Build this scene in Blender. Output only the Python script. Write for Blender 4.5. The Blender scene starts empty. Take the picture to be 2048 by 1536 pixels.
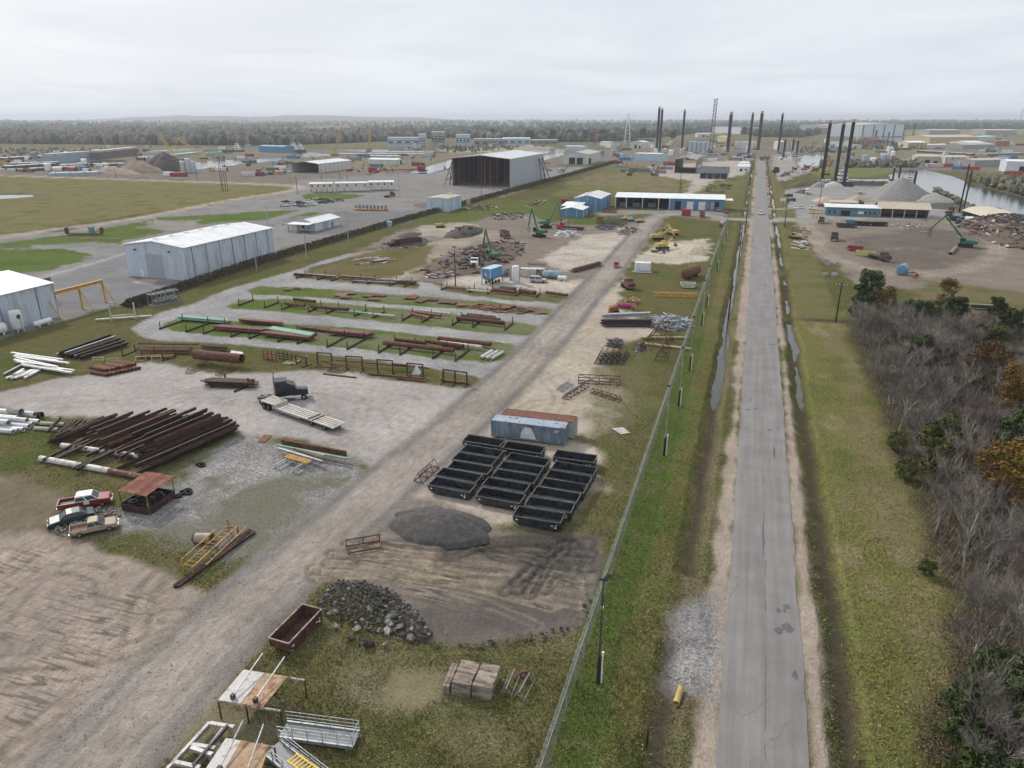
import bpy, math, random
import numpy as np
from mathutils import Vector, Matrix, Euler
random.seed(7)
D = bpy.data; SC = bpy.context.scene; COL = SC.collection
# ---------------------------------------------------------------- camera
F = 1421.; HOR = 234.; CH = 45.
TH = math.atan((768 - HOR) / F)
YAW = math.atan2(1522 - 1024, F * math.cos(TH) + (768 - HOR) * math.sin(TH))
ct, st, cy, sy = math.cos(TH), math.sin(TH), math.cos(YAW), math.sin(YAW)
cam = D.cameras.new('camera'); cam.sensor_width = 36; cam.lens = 36 * F / 2048
cam.clip_start = .5; cam.clip_end = 90000
camo = D.objects.new('camera', cam); COL.objects.link(camo)
camo.location = (0, 0, CH); camo.rotation_euler = (math.pi / 2 - TH, 0, YAW); SC.camera = camo
# ---------------------------------------------------------------- sky, sun, exposure
SUN_EL, SUN_DIR = math.radians(36), Vector((-.86, .50, 0)).normalized()
w = D.worlds.new('World'); SC.world = w; w.use_nodes = True
nt = w.node_tree; nt.nodes.clear(); N = nt.nodes.new; LK = nt.links.new
def mth(op, a, b=None, T=None):
    n = N('ShaderNodeMath'); n.operation = op
    for i, v in enumerate((a, b)):
        if v is None: continue
        if isinstance(v, (int, float)): n.inputs[i].default_value = v
        else: LK(v, n.inputs[i])
    return n.outputs[0]
out = N('ShaderNodeOutputWorld'); bg = N('ShaderNodeBackground'); LK(bg.outputs[0], out.inputs[0])
sky = N('ShaderNodeTexSky'); sky.sky_type = 'NISHITA'; sky.sun_disc = False
sky.sun_elevation = SUN_EL; sky.sun_rotation = math.atan2(SUN_DIR.x, SUN_DIR.y); sky.altitude = 50; sky.dust_density = 3
tc = N('ShaderNodeTexCoord'); sp = N('ShaderNodeSeparateXYZ'); LK(tc.outputs['Generated'], sp.inputs[0])
zc = mth('MAXIMUM', sp.outputs[2], 0.0)
zz = mth('ADD', zc, .09)
cb = N('ShaderNodeCombineXYZ'); LK(mth('DIVIDE', sp.outputs[0], zz), cb.inputs[0]); LK(mth('DIVIDE', sp.outputs[1], zz), cb.inputs[1])
n1 = N('ShaderNodeTexNoise'); n1.inputs['Scale'].default_value = .55; n1.inputs['Detail'].default_value = 7; n1.inputs['Roughness'].default_value = .55; n1.inputs['Distortion'].default_value = .6
LK(cb.outputs[0], n1.inputs['Vector'])
n2 = N('ShaderNodeTexNoise'); n2.inputs['Scale'].default_value = .16; n2.inputs['Detail'].default_value = 3; LK(cb.outputs[0], n2.inputs['Vector'])
r1 = N('ShaderNodeValToRGB'); LK(zc, r1.inputs[0])
e = r1.color_ramp.elements; e[0].position = 0; e[0].color = (.80, .855, .92, 1); e[1].position = 1; e[1].color = (.80, .83, .88, 1)
for p, c in ((.05, (.80, .84, .89, 1)), (.11, (.80, .83, .88, 1)), (.25, (.80, .83, .87, 1))):
    q = e.new(p); q.color = c
r2 = N('ShaderNodeValToRGB'); LK(mth('ADD', mth('MULTIPLY', n1.outputs[0], .55), mth('MULTIPLY', n2.outputs[0], .45)), r2.inputs[0])
e = r2.color_ramp.elements; e[0].position = .36; e[0].color = (.91, .93, .965, 1); e[1].position = .6; e[1].color = (1.12, 1.125, 1.13, 1)
mx = N('ShaderNodeMix'); mx.data_type = 'RGBA'; mx.blend_type = 'MULTIPLY'; mx.inputs[0].default_value = 1
LK(r1.outputs[0], mx.inputs[6]); LK(r2.outputs[0], mx.inputs[7])
sk = N('ShaderNodeMix'); sk.data_type = 'RGBA'; sk.blend_type = 'MULTIPLY'; sk.inputs[0].default_value = 1; LK(sky.outputs[0], sk.inputs[6]); sk.inputs[7].default_value = (.1, .1, .1, 1)
mm = N('ShaderNodeMix'); mm.data_type = 'RGBA'; mm.inputs[0].default_value = .93; LK(sk.outputs[2], mm.inputs[6]); LK(mx.outputs[2], mm.inputs[7])
LK(mm.outputs[2], bg.inputs[0]); bg.inputs[1].default_value = 1.0
sl = D.lights.new('sun', 'SUN'); sl.energy = 3.0; sl.angle = math.radians(6); sl.color = (1, .95, .87)
so = D.objects.new('sun', sl); COL.objects.link(so)
so.rotation_euler = (-Vector((SUN_DIR.x * math.cos(SUN_EL), SUN_DIR.y * math.cos(SUN_EL), math.sin(SUN_EL)))).to_track_quat('-Z', 'Y').to_euler()
vs = SC.view_settings; vs.view_transform = 'Standard'; vs.look = 'None'; vs.gamma = 1; vs.exposure = 0; vs.use_curve_mapping = False
SC.render.engine = 'CYCLES'; cyc = SC.cycles; cyc.use_denoising = True; cyc.use_adaptive_sampling = True; cyc.adaptive_threshold = .03; cyc.max_bounces = 5; cyc.diffuse_bounces = 1; cyc.glossy_bounces = 2; cyc.transparent_max_bounces = 12; cyc.volume_bounces = 0
try: cyc.denoising_prefilter = 'ACCURATE'
except Exception: pass
# ---------------------------------------------------------------- projection: pixel of the 2048 px photograph -> point on plane z
def P(px, py, z=0):
    x = (px - 1024) / F; y = -(py - 768) / F
    f = ct + y * st; u = -st + y * ct; t = (z - CH) / u
    return Vector(((x * cy - f * sy) * t, (x * sy + f * cy) * t, z))
def proj(X, Y, Z):
    x = X * cy + Y * sy; f = -X * sy + Y * cy; u = Z - CH; c = f * ct - u * st
    return 1024 + F * x / c, 768 - F * (f * st + u * ct) / c
def hgt(px, py, ty):
    q = P(px, py); lo, hi = 0., 200.
    for _ in range(40):
        m = (lo + hi) / 2
        if proj(q.x, q.y, m)[1] > ty: lo = m
        else: hi = m
    return lo
# ---------------------------------------------------------------- materials
MATS = {}
def newmat(name):
    m = D.materials.new(name); m.use_nodes = True; t = m.node_tree; t.nodes.clear()
    o = t.nodes.new('ShaderNodeOutputMaterial'); b = t.nodes.new('ShaderNodeBsdfPrincipled'); t.links.new(b.outputs[0], o.inputs[0])
    return m, t, b, o
def noise(t, vec, s, d=4, r=.55):
    n = t.nodes.new('ShaderNodeTexNoise'); n.inputs['Scale'].default_value = s; n.inputs['Detail'].default_value = d; n.inputs['Roughness'].default_value = r
    t.links.new(vec, n.inputs['Vector']); return n.outputs[0]
def rmap(t, v, a, b, c, d):
    n = t.nodes.new('ShaderNodeMapRange'); n.inputs[1].default_value = a; n.inputs[2].default_value = b; n.inputs[3].default_value = c; n.inputs[4].default_value = d
    t.links.new(v, n.inputs[0]); return n.outputs[0]
def mixc(t, f, a, b, mode='MIX'):
    n = t.nodes.new('ShaderNodeMix'); n.data_type = 'RGBA'; n.blend_type = mode
    for i, v in ((0, f), (6, a), (7, b)):
        if hasattr(v, 'node'): t.links.new(v, n.inputs[i])
        elif i == 0: n.inputs[0].default_value = v
        else: n.inputs[i].default_value = tuple(v)[:3] + (1,)
    return n.outputs[2]
def M(name, c, rough=.65, metal=0., var=.22, sc=.8, c2=None, amt=.5, rnd=.12, bump=.0, bs=8., wave=None, stretch=(1, 1, 1), spec=.35):
    """paint or metal with mottling, patches of a second colour (rust, dirt) and a little per-object change"""
    if name in MATS: return MATS[name]
    m, t, b, o = newmat(name); L = t.links.new
    g = t.nodes.new('ShaderNodeNewGeometry'); mp = t.nodes.new('ShaderNodeMapping'); mp.inputs['Scale'].default_value = stretch; L(g.outputs['Position'], mp.inputs[0]); v = mp.outputs[0]
    k = noise(t, v, sc, 6, .65); k2 = noise(t, v, sc * 6, 3)
    f = rmap(t, k, .3, .7, 1 - var, 1 + var); f2 = rmap(t, k2, .3, .7, 1 - var * .6, 1 + var * .6)
    oi = t.nodes.new('ShaderNodeObjectInfo'); fr = rmap(t, oi.outputs['Random'], 0, 1, 1 - rnd, 1 + rnd)
    col = c
    if c2 is not None:
        kk = noise(t, v, sc * 1.7, 8, .7); th = 1 - amt
        col = mixc(t, rmap(t, kk, .25 + th * .4, .35 + th * .4, 0, 1), c, c2)
    col = mixc(t, 1., col, f, 'MULTIPLY'); col = mixc(t, 1., col, f2, 'MULTIPLY'); col = mixc(t, 1., col, fr, 'MULTIPLY')
    L(col, b.inputs['Base Color']); b.inputs['Metallic'].default_value = metal; b.inputs['Specular IOR Level'].default_value = spec
    L(rmap(t, k, .3, .7, max(rough - .12, .05), min(rough + .12, 1)), b.inputs['Roughness'])
    if bump or wave:
        bn = t.nodes.new('ShaderNodeBump'); bn.inputs['Strength'].default_value = bump if bump else .5
        if wave:
            wv = t.nodes.new('ShaderNodeTexWave'); wv.bands_direction = wave[0]; wv.inputs['Scale'].default_value = wave[1]; tx = t.nodes.new('ShaderNodeTexCoord'); L(tx.outputs['Object'], wv.inputs[0]); L(wv.outputs['Fac'], bn.inputs['Height']); bn.inputs['Distance'].default_value = .04
        else:
            L(noise(t, v, bs, 6, .7), bn.inputs['Height']); bn.inputs['Distance'].default_value = .1
        L(bn.outputs[0], b.inputs['Normal'])
    MATS[name] = m; return m
RUSTC = (.105, .047, .03)
rust = M('rust', (.10, .045, .03), .85, 0, .35, 1.2, (.19, .085, .045), .35, .25, bump=.3)
rustd = M('rust_dark', (.042, .028, .024), .85, 0, .4, .9, (.10, .045, .028), .32, .3, bump=.3)
rusto = M('rust_orange', (.23, .10, .05), .85, 0, .35, .8, (.12, .05, .03), .4, .25, bump=.3)
blk = M('black_paint', (.012, .013, .015), .45, 0, .3, .6, (.035, .035, .036), .3, .2)
blkm = M('black_matt', (.016, .016, .017), .8, 0, .3)
rub = M('tyre_rubber', (.014, .014, .014), .9, 0, .3, 2, (.05, .045, .04), .25)
galv = M('galvanised_steel', (.42, .44, .46), .5, .55, .2, 1.5, (.3, .3, .31), .4)
whitep = M('white_paint', (.72, .73, .72), .5, 0, .08, .5, (.5, .47, .42), .22, .06)
offw = M('off_white_paint', (.55, .53, .49), .6, 0, .15, .8, (.3, .22, .16), .3)
yel = M('yellow_paint', (.55, .30, .05), .55, 0, .2, 1, (.25, .12, .05), .25)
cat = M('machine_yellow', (.50, .36, .12), .55, 0, .2, .8, (.2, .14, .08), .25)
redp = M('red_paint', (.30, .025, .022), .45, 0, .2, .6, (.14, .03, .025), .3)
redb = M('red_bright', (.42, .035, .03), .4, 0, .12, .6)
grn = M('machine_green', (.05, .155, .075), .5, 0, .2, .5, (.04, .09, .05), .3)
mint = M('mint_coating', (.20, .38, .27), .6, 0, .15, .7, (.3, .2, .14), .22)
blue = M('blue_paint', (.06, .17, .32), .55, 0, .15, .5, (.12, .16, .2), .25)
lblue = M('pale_blue_paint', (.28, .40, .46), .6, 0, .15, .5, (.18, .13, .1), .25)
glass = M('dark_glass', (.02, .024, .028), .12, 0, .1, spec=.6)
wood = M('weathered_timber', (.27, .225, .18), .9, 0, .35, 1.5, (.14, .11, .09), .4, .2, bump=.3, stretch=(.3, 1, 1))
woodp = M('pole_timber', (.03, .022, .018), .9, 0, .3)
conc = M('concrete', (.38, .36, .33), .9, 0, .2, .6, (.24, .22, .2), .4, bump=.2)
grey = M('grey_steel', (.22, .225, .23), .6, .2, .2, 1, (.12, .09, .07), .3)
dkgrey = M('dark_steel', (.06, .06, .062), .6, .2, .3, 1, (.1, .06, .04), .3)
chrome = M('chrome', (.5, .5, .5), .25, .9, .1)
# ---------------------------------------------------------------- mesh helpers
class MB:
    def __init__(s): s.v = []; s.f = []
    def add(s, vs, fs):
        n = len(s.v); s.v += [tuple(q) for q in vs]; s.f += [tuple(i + n for i in q) for q in fs]; return s
    def box(s, x, y, z, sx, sy, sz, rz=0, ry=0, rx=0):
        m = Euler((rx, ry, rz)).to_matrix(); c = Vector((x, y, z)); a, b, d = sx / 2, sy / 2, sz / 2
        return s.add([c + m @ Vector(q) for q in ((-a, -b, -d), (a, -b, -d), (a, b, -d), (-a, b, -d), (-a, -b, d), (a, -b, d), (a, b, d), (-a, b, d))],
                     ((3, 2, 1, 0), (4, 5, 6, 7), (0, 1, 5, 4), (1, 2, 6, 5), (2, 3, 7, 6), (3, 0, 4, 7)))
    def bb(s, x0, x1, y0, y1, z0, z1): return s.box((x0 + x1) / 2, (y0 + y1) / 2, (z0 + z1) / 2, abs(x1 - x0), abs(y1 - y0), abs(z1 - z0))
    @staticmethod
    def fr(p, q):
        d = (Vector(q) - Vector(p)); d = d.normalized() if d.length > 1e-6 else Vector((0, 0, 1))
        u = Vector((0, 0, 1)) if abs(d.z) < .95 else Vector((0, 1, 0)); a = d.cross(u).normalized(); return d, a, a.cross(d).normalized()
    def prof(s, p, q, pts, close=True):
        """sweep a 2D profile (a across, b up) from p to q"""
        d, a, b = s.fr(p, q); p, q = Vector(p), Vector(q); n = len(pts)
        vs = [p + a * x + b * y for x, y in pts] + [q + a * x + b * y for x, y in pts]
        fs = [(i, (i + 1) % n, (i + 1) % n + n, i + n) for i in range(n)]
        if close: fs += [tuple(range(n - 1, -1, -1)), tuple(range(n, 2 * n))]
        return s.add(vs, fs)
    def bar(s, p, q, w, h=None): h = h or w; return s.prof(p, q, ((-w / 2, -h / 2), (w / 2, -h / 2), (w / 2, h / 2), (-w / 2, h / 2)))
    def tube(s, p, q, r, n=8, r2=None, cap=True):
        r2 = r if r2 is None else r2; d, a, b = s.fr(p, q); p, q = Vector(p), Vector(q)
        cs = [(math.cos(2 * math.pi * i / n), math.sin(2 * math.pi * i / n)) for i in range(n)]
        vs = [p + (a * x + b * y) * r for x, y in cs] + [q + (a * x + b * y) * r2 for x, y in cs]
        fs = [(i, (i + 1) % n, (i + 1) % n + n, i + n) for i in range(n)]
        if cap: fs += [tuple(range(n - 1, -1, -1)), tuple(range(n, 2 * n))]
        return s.add(vs, fs)
    def hpipe(s, p, q, r, t=None, n=12):
        """open pipe with wall"""
        t = t or r * .12; d, a, b = s.fr(p, q); p, q = Vector(p), Vector(q); vs = []
        for c, rr in ((p, r), (q, r), (q, r - t), (p, r - t)):
            vs += [c + (a * math.cos(2 * math.pi * i / n) + b * math.sin(2 * math.pi * i / n)) * rr for i in range(n)]
        return s.add(vs, [(k * n + i, k * n + (i + 1) % n, ((k + 1) % 4) * n + (i + 1) % n, ((k + 1) % 4) * n + i) for k in range(4) for i in range(n)])
    def ibeam(s, p, q, w, h, t=.03):
        a, b, c = w / 2, h / 2, t / 2
        return s.prof(p, q, ((-a, -b), (a, -b), (a, -b + t), (c, -b + t), (c, b - t), (a, b - t), (a, b), (-a, b), (-a, b - t), (-c, b - t), (-c, -b + t), (-a, -b + t)))
    def poly(s, pts): return s.add(pts, [tuple(range(len(pts)))])
    def lathe(s, pr, n=14, c=(0, 0, 0), ax='z'):
        vs = []
        for r, z in pr:
            for i in range(n):
                x, y = r * math.cos(2 * math.pi * i / n), r * math.sin(2 * math.pi * i / n)
                vs.append((c[0] + x, c[1] + y, c[2] + z) if ax == 'z' else (c[0] + z, c[1] + x, c[2] + y))
        m = len(pr); fs = [(k * n + i, k * n + (i + 1) % n, (k + 1) * n + (i + 1) % n, (k + 1) * n + i) for k in range(m - 1) for i in range(n)]
        fs += [tuple(range(n - 1, -1, -1)), tuple(range((m - 1) * n, m * n))]
        return s.add(vs, fs)
    def mesh(s, name, mat, smooth=False):
        me = D.meshes.new(name); me.from_pydata(s.v, [], s.f); me.validate()
        if mat: me.materials.append(mat)
        if smooth: me.polygons.foreach_set('use_smooth', [True] * len(me.polygons)); me.set_sharp_from_angle(angle=.7)
        me.update(); return me
    def build(s, name, mat, parent=None, smooth=False): return obj(name, s.mesh(name, mat, smooth), parent)
def obj(name, me, parent=None, loc=None, rz=0):
    o = D.objects.new(name, me); COL.objects.link(o)
    if parent is not None: o.parent = parent
    if loc is not None: o.location = loc; o.rotation_euler = (0, 0, rz)
    return o
def tag(o, label, cat_, group=None, kind='thing'):
    o['label'] = label; o['category'] = cat_; o['kind'] = kind
    if group: o['group'] = group
    return o
def thing(name, label, cat_, loc=(0, 0, 0), rz=0, group=None):
    o = D.objects.new(name, None); COL.objects.link(o); o.empty_display_size = .2; o.location = loc; o.rotation_euler = (0, 0, rz); return tag(o, label, cat_, group)
def struct(o, kind='structure'): o['kind'] = kind; return o
def dup(o, loc=None, rz=None, label=None, parent=None):
    c = o.copy(); COL.objects.link(c)
    if parent is not None: c.parent = parent
    for ch in KIDS(o): dup(ch, parent=c)
    if loc is not None: c.location = loc
    if rz is not None: c.rotation_euler = (0, 0, rz)
    if label: c['label'] = label
    return c
def KIDS(o): return [x for x in o.children]
def line(a, b, z=0):
    """two pixels on the ground -> middle, heading, length"""
    p, q = P(*a, z), P(*b, z); d = q - p; m = (p + q) / 2; m.z = 0
    return m, math.atan2(d.y, d.x), d.length
R = random.uniform
# ================================================================= ground: one disc round the camera, painted by surface, split by surface into sheets that share their edges
def hsh(ix, iy, s):
    h = (ix.astype(np.int64) * 374761393 + iy.astype(np.int64) * 668265263 + s * 974711) & 0x7fffffff
    h = ((h ^ (h >> 13)) * 1274126177) & 0x7fffffff; h = h ^ (h >> 16)
    return (h & 0xffff) / 65535.
def vn(x, y, s=0):
    ix, iy = np.floor(x), np.floor(y); fx, fy = x - ix, y - iy; fx = fx * fx * (3 - 2 * fx); fy = fy * fy * (3 - 2 * fy)
    a = hsh(ix, iy, s); b = hsh(ix + 1, iy, s); c = hsh(ix, iy + 1, s); d = hsh(ix + 1, iy + 1, s)
    return (a * (1 - fx) + b * fx) * (1 - fy) + (c * (1 - fx) + d * fx) * fy
def fbm(x, y, sc, o=4, s=0):
    r = 0; a = .5; t = 0
    for k in range(o): r = r + a * vn(x / sc * 2 ** k + 17.3 * k, y / sc * 2 ** k + 5.1 * k, s + k); t += a; a *= .55
    return r / t
AZ = np.concatenate([np.linspace(-47, 47, 880), np.linspace(50, 310, 53)]) * math.pi / 180
rr = [14.]
while rr[-1] < 1600: rr.append(rr[-1] + max(.0016 * (rr[-1] ** 2 + CH ** 2) / CH, .12))
while rr[-1] < 60000: rr.append(rr[-1] * 1.12)
RR = np.array(rr)
az, ra = np.meshgrid(AZ - YAW, RR)
gx = (np.sin(az) * ra).ravel(); gy = (np.cos(az) * ra).ravel(); gz = np.zeros_like(gx); NV = len(gx); gr = ra.ravel()
rut = np.zeros(NV); alb = np.empty((NV, 4)); alb[:] = 1; typ = np.zeros((NV, 4)); cls = np.zeros(NV, int)
CLS = []
def cid(n):
    if n not in CLS: CLS.append(n)
    return CLS.index(n)
nzA = fbm(gx, gy, 4.5, 4, 1) - .5; nzB = fbm(gx, gy, 18., 4, 9) - .5; nzC = fbm(gx, gy, 1.2, 3, 21) - .5
def sdpoly(pts, mar):
    q = np.array(pts, float); x0, y0 = q.min(0) - mar; x1, y1 = q.max(0) + mar
    ix = np.nonzero((gx > x0) & (gx < x1) & (gy > y0) & (gy < y1))[0]; x, y = gx[ix], gy[ix]
    d = np.full(len(ix), 1e18); ins = np.zeros(len(ix), bool)
    for i in range(len(q)):
        a, b = q[i], q[(i + 1) % len(q)]; ex, ey = b - a; l = ex * ex + ey * ey + 1e-9
        t = np.clip(((x - a[0]) * ex + (y - a[1]) * ey) / l, 0, 1); d = np.minimum(d, (x - a[0] - t * ex) ** 2 + (y - a[1] - t * ey) ** 2)
        c = (a[1] > y) != (b[1] > y); ins ^= c & (x < (b[0] - a[0]) * (y - a[1]) / (b[1] - a[1] + 1e-12) + a[0])
    d = np.sqrt(d); return ix, np.where(ins, -d, d)
def W(px): return [tuple(P(*p))[:2] for p in px]
def lay(ix, wt, name, c, ty, amt=1.):
    wt = (wt * amt)[:, None]; alb[ix, :3] = alb[ix, :3] * (1 - wt) + np.array(c) * wt; typ[ix] = typ[ix] * (1 - wt) + np.array(ty) * wt
    if name: k = cid(name); cls[ix[wt[:, 0] > .5]] = k
def paint(name, c, ty, pts, fe=.8, en=2., world=False, amt=1., enB=0.):
    q = pts if world else W(pts); ix, d = sdpoly(q, fe + en + enB + 1)
    if len(ix) == 0: return ix, d
    far = 1 + gr[ix] / 400; d = d + (nzA[ix] * 2 * en + nzB[ix] * 2 * enB + nzC[ix] * en * .7) * np.minimum(far, 2)
    lay(ix, np.clip(.5 - d / (2 * fe), 0, 1), name, c, ty, amt); return ix, d
def sdline(pts, mar):
    q = np.array(pts, float); x0, y0 = q.min(0) - mar; x1, y1 = q.max(0) + mar
    ix = np.nonzero((gx > x0) & (gx < x1) & (gy > y0) & (gy < y1))[0]; x, y = gx[ix], gy[ix]
    D2 = np.full(len(ix), 1e18); S = np.zeros(len(ix)); A = np.zeros(len(ix)); run = 0
    for a, b in zip(q[:-1], q[1:]):
        ex, ey = b - a; l2 = ex * ex + ey * ey; l = math.sqrt(l2); t = np.clip(((x - a[0]) * ex + (y - a[1]) * ey) / l2, 0, 1)
        dx, dy = x - a[0] - t * ex, y - a[1] - t * ey; d = dx * dx + dy * dy; m = d < D2
        D2 = np.where(m, d, D2); S = np.where(m, np.sign(ex * dy - ey * dx), S); A = np.where(m, run + t * l, A); run += l
    return ix, np.sqrt(D2) * S, A
def stroke(name, c, ty, pts, wd, fe=.6, en=.6, world=False, amt=1., streak=.0):
    q = pts if world else W(pts); ix, d, al = sdline(q, wd + fe + en + 1)
    if len(ix) == 0: return ix, d, al
    dd = np.abs(d) - wd / 2 + nzA[ix] * 2 * en + nzC[ix] * en
    cc = np.array(c)
    if streak: cc = cc * (1 + streak * (fbm(al / 14, d * 1.3, 1, 3, 5) - .5) * 2)[:, None]
    lay(ix, np.clip(.5 - dd / (2 * fe), 0, 1), name, cc, ty, amt); return ix, d, al
def smooth(pts, n=6):
    """Catmull-Rom through pixel points"""
    p = [Vector(q) for q in pts]; p = [p[0] * 2 - p[1]] + p + [p[-1] * 2 - p[-2]]; o = []
    for i in range(1, len(p) - 2):
        for k in range(n):
            t = k / n; a, b, c, d = p[i - 1:i + 3]
            o.append(tuple(.5 * (2 * b + (c - a) * t + (2 * a - 5 * b + 4 * c - d) * t * t + (3 * b - a - 3 * c + d) * t ** 3)))
    o.append(tuple(p[-2])); return o
# surface types: R grass, G loose stone, B wheel-worn dirt
GR, ST, DT, MD = (1, 0, 0, 0), (0, 1, 0, 0), (0, 0, 1, 0), (0, .25, .6, 0)
# ---- base: rough grass near, marsh and scrub far away
k = fbm(gx, gy, 60, 4, 3)[:, None]; far = np.clip((gr - 500) / 500, 0, 1)[:, None]; far2 = np.clip((gr - 3000) / 6000, 0, 1)[:, None]
base = np.array((.09, .085, .036)) * (1 - far) + (np.array((.17, .15, .095)) * k * 1.3 + np.array((.11, .11, .07)) * (1 - k)) * far
base = base * (1 - far2) + np.array((.16, .15, .12)) * far2
alb[:, :3] = base; typ[:] = GR; cid('grass_ground')
LOT = (.235, .225, .215); PAD = (.37, .34, .32); LANE = (.30, .29, .285); SAND = (.40, .345, .28); TAN = (.30, .248, .21); MUD = (.215, .182, .155); GREEN = (.07, .105, .028); YARDG = (.105, .10, .042)
# far industrial ground
paint('industrial_ground', (.185, .16, .135), MD, [(-400, 298), (0, 296), (500, 296), (950, 305), (1500, 292), (2100, 280), (2500, 290), (2400, 420), (2048, 345), (1800, 340), (1500, 345), (1300, 345), (1180, 322), (1020, 350), (900, 372), (610, 372), (300, 360), (0, 351), (-400, 345)], 6, 10, enB=12)
for pl, c in (([(-100, 300), (250, 296), (520, 300), (480, 306), (0, 309)], (.20, .19, .13)), ([(550, 318), (700, 322), (900, 318), (1000, 322), (890, 330), (760, 345), (640, 330)], (.24, .21, .15)), ([(870, 298), (1100, 292), (1120, 300), (900, 306)], (.42, .37, .27)), ([(1560, 330), (1700, 335), (1790, 338), (1800, 352), (1700, 356), (1600, 350)], (.17, .18, .07)), ([(1580, 292), (1800, 285), (2048, 275), (2048, 290), (1850, 312), (1650, 318)], (.22, .20, .14)), ([(1800, 262), (2048, 258), (2048, 268), (1830, 272)], (.25, .23, .15))):
    paint('scrub_ground', c, GR, pl, 5, 6, enB=8)
# big field, upper left
paint('field', (.195, .172, .082), GR, [(-600, 338), (0, 353), (300, 363), (560, 370), (588, 377), (560, 388), (400, 410), (200, 440), (0, 470), (-600, 560)], 2, 2)
paint('pond_bank', (.20, .17, .11), GR, [(-60, 386), (70, 380), (95, 384), (80, 396), (-60, 402)], 1, 1)
# lots round the white sheds on the far side of the hedge
paint('gravel_lot', LOT, (0, .7, .3, 0), [(-330, 60), (-150, 60), (-151, 140), (-154, 280), (-149, 420), (-146, 600), (-150, 700), (-240, 640), (-330, 480), (-290, 420), (-275, 230), (-330, 180)], 1.5, 2, world=True, enB=2)
paint('gravel_lot', (.19, .185, .18), (0, .5, .3, 0), [(640, 425), (900, 420), (880, 440), (760, 455), (690, 470), (600, 470), (560, 440)], 2, 3)
paint('gravel_lot', (.215, .21, .215), (0, .5, .3, 0), [(60, 565), (250, 505), (260, 555), (380, 570), (330, 605), (200, 615), (120, 610)], 2, 3)
for pl in ([(-50, 492), (150, 468), (330, 434), (512, 424), (600, 420), (560, 437), (512, 441), (430, 444), (250, 480), (240, 487), (170, 484), (90, 490), (30, 498)], [(-60, 500), (120, 497), (178, 506), (165, 522), (100, 538), (0, 552), (-80, 560)], [(555, 497), (640, 483), (740, 478), (850, 452), (720, 472), (600, 500)], [(565, 425), (640, 424), (620, 432), (560, 438)], [(0, 700), (60, 668), (180, 640), (300, 610), (330, 590), (400, 582), (280, 640), (200, 690), (0, 760), (-100, 780)], [(600, 390), (660, 385), (760, 392), (700, 398), (620, 402)]):
    paint('grass_ground', (.095, .15, .038), GR, pl, .8, 1.5, enB=1)
paint('gravel_lot', (.26, .235, .21), (0, .5, .4, 0), [(300, 440), (400, 440), (390, 455), (330, 462), (290, 455)], 1.5, 3)
paint('gravel_lot', (.42, .34, .27), DT, [(262, 566), (285, 558), (320, 558), (305, 570)], .3, .3)
stroke('dirt_road', (.36, .30, .235), DT, smooth([(-500, 575), (0, 476), (250, 440), (450, 402), (560, 385), (606, 376)]), 7, 1.5, .6, streak=.2)
stroke('dirt_road', (.36, .31, .26), DT, smooth([(606, 376), (560, 370), (300, 361), (0, 351), (-500, 336)]), 11, 4, .8, streak=.2)
stroke('gravel_lot', (.33, .325, .32), ST, [(60, 560), (140, 540), (250, 507)], 2.5, .6, .6)
stroke('paved_lane', (.235, .23, .225), (0, .2, .2, 0), smooth([(480, 462), (560, 436), (660, 410), (780, 382), (880, 352), (930, 330)]), 8, .6, .4)
paint('industrial_ground', (.23, .215, .20), (0, .4, .5, 0), [(610, 372), (760, 345), (900, 372), (1050, 378), (1000, 395), (870, 405), (780, 385), (640, 384)], 2, 3)
stroke(None, (.075, .06, .045), GR, [(-146, 134), (-151.5, 190), (-152, 280), (-149, 400), (-145, 560), (-141, 790)], 5, 1, .8, world=True)
# yard
paint('grass_ground', YARDG, GR, [(-149, 80), (-10, 30), (-10, 400), (-147, 400)], 1, 1, world=True)
paint('grass_ground', (.155, .15, .06), GR, [(1095, 395), (1230, 330), (1400, 340), (1500, 330), (1490, 420), (1440, 395), (1220, 390)], 2, 3)
paint('grass_ground', (.20, .165, .10), GR, [(1200, 345), (1330, 350), (1380, 372), (1350, 385), (1180, 372), (1130, 368)], 2, 3, enB=4)
paint('grass_ground', (.10, .125, .04), GR, [(820, 450), (1000, 405), (1090, 395), (1130, 420), (1060, 432), (920, 448), (860, 462)], 1, 2)
for _ in range(26):
    x_, y_, r_ = R(-44, -12), R(28, 62), R(1., 3.4); paint(None, random.choice(((.23, .20, .14), (.17, .145, .085), (.21, .18, .11))), (.45, .1, .45, 0), [(x_ + r_ * 1.4 * math.cos(k * .785), y_ + r_ * math.sin(k * .785)) for k in range(8)], 1., 1.6, world=True, amt=R(.45, .8))
# gravel loop with pipe rows
paint('gravel_loop', LANE, (0, .8, .2, 0), smooth([(262, 657), (300, 633), (390, 606), (450, 580), (590, 540), (690, 508), (705, 513), (612, 545), (850, 564), (890, 572), (1150, 588), (1185, 598), (1130, 690), (1035, 758), (985, 762), (940, 750), (800, 727), (640, 708), (480, 690), (330, 682), (275, 672)], 3), .5, .6)
ISL = ([(330, 650), (350, 640), (440, 640), (700, 655), (1000, 685), (1045, 700), (1028, 722), (960, 725), (700, 697), (420, 670), (340, 662)], [(458, 612), (480, 600), (560, 598), (800, 618), (1000, 640), (1095, 655), (1075, 672), (980, 666), (760, 642), (560, 624), (470, 618)], [(495, 580), (520, 572), (600, 575), (800, 590), (1000, 605), (1118, 622), (1105, 633), (1000, 623), (760, 607), (580, 591), (505, 588)], [(575, 553), (610, 548), (840, 565), (835, 577), (700, 566)], [(875, 575), (960, 570), (1155, 590), (1150, 608), (1020, 601), (890, 583)])
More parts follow.
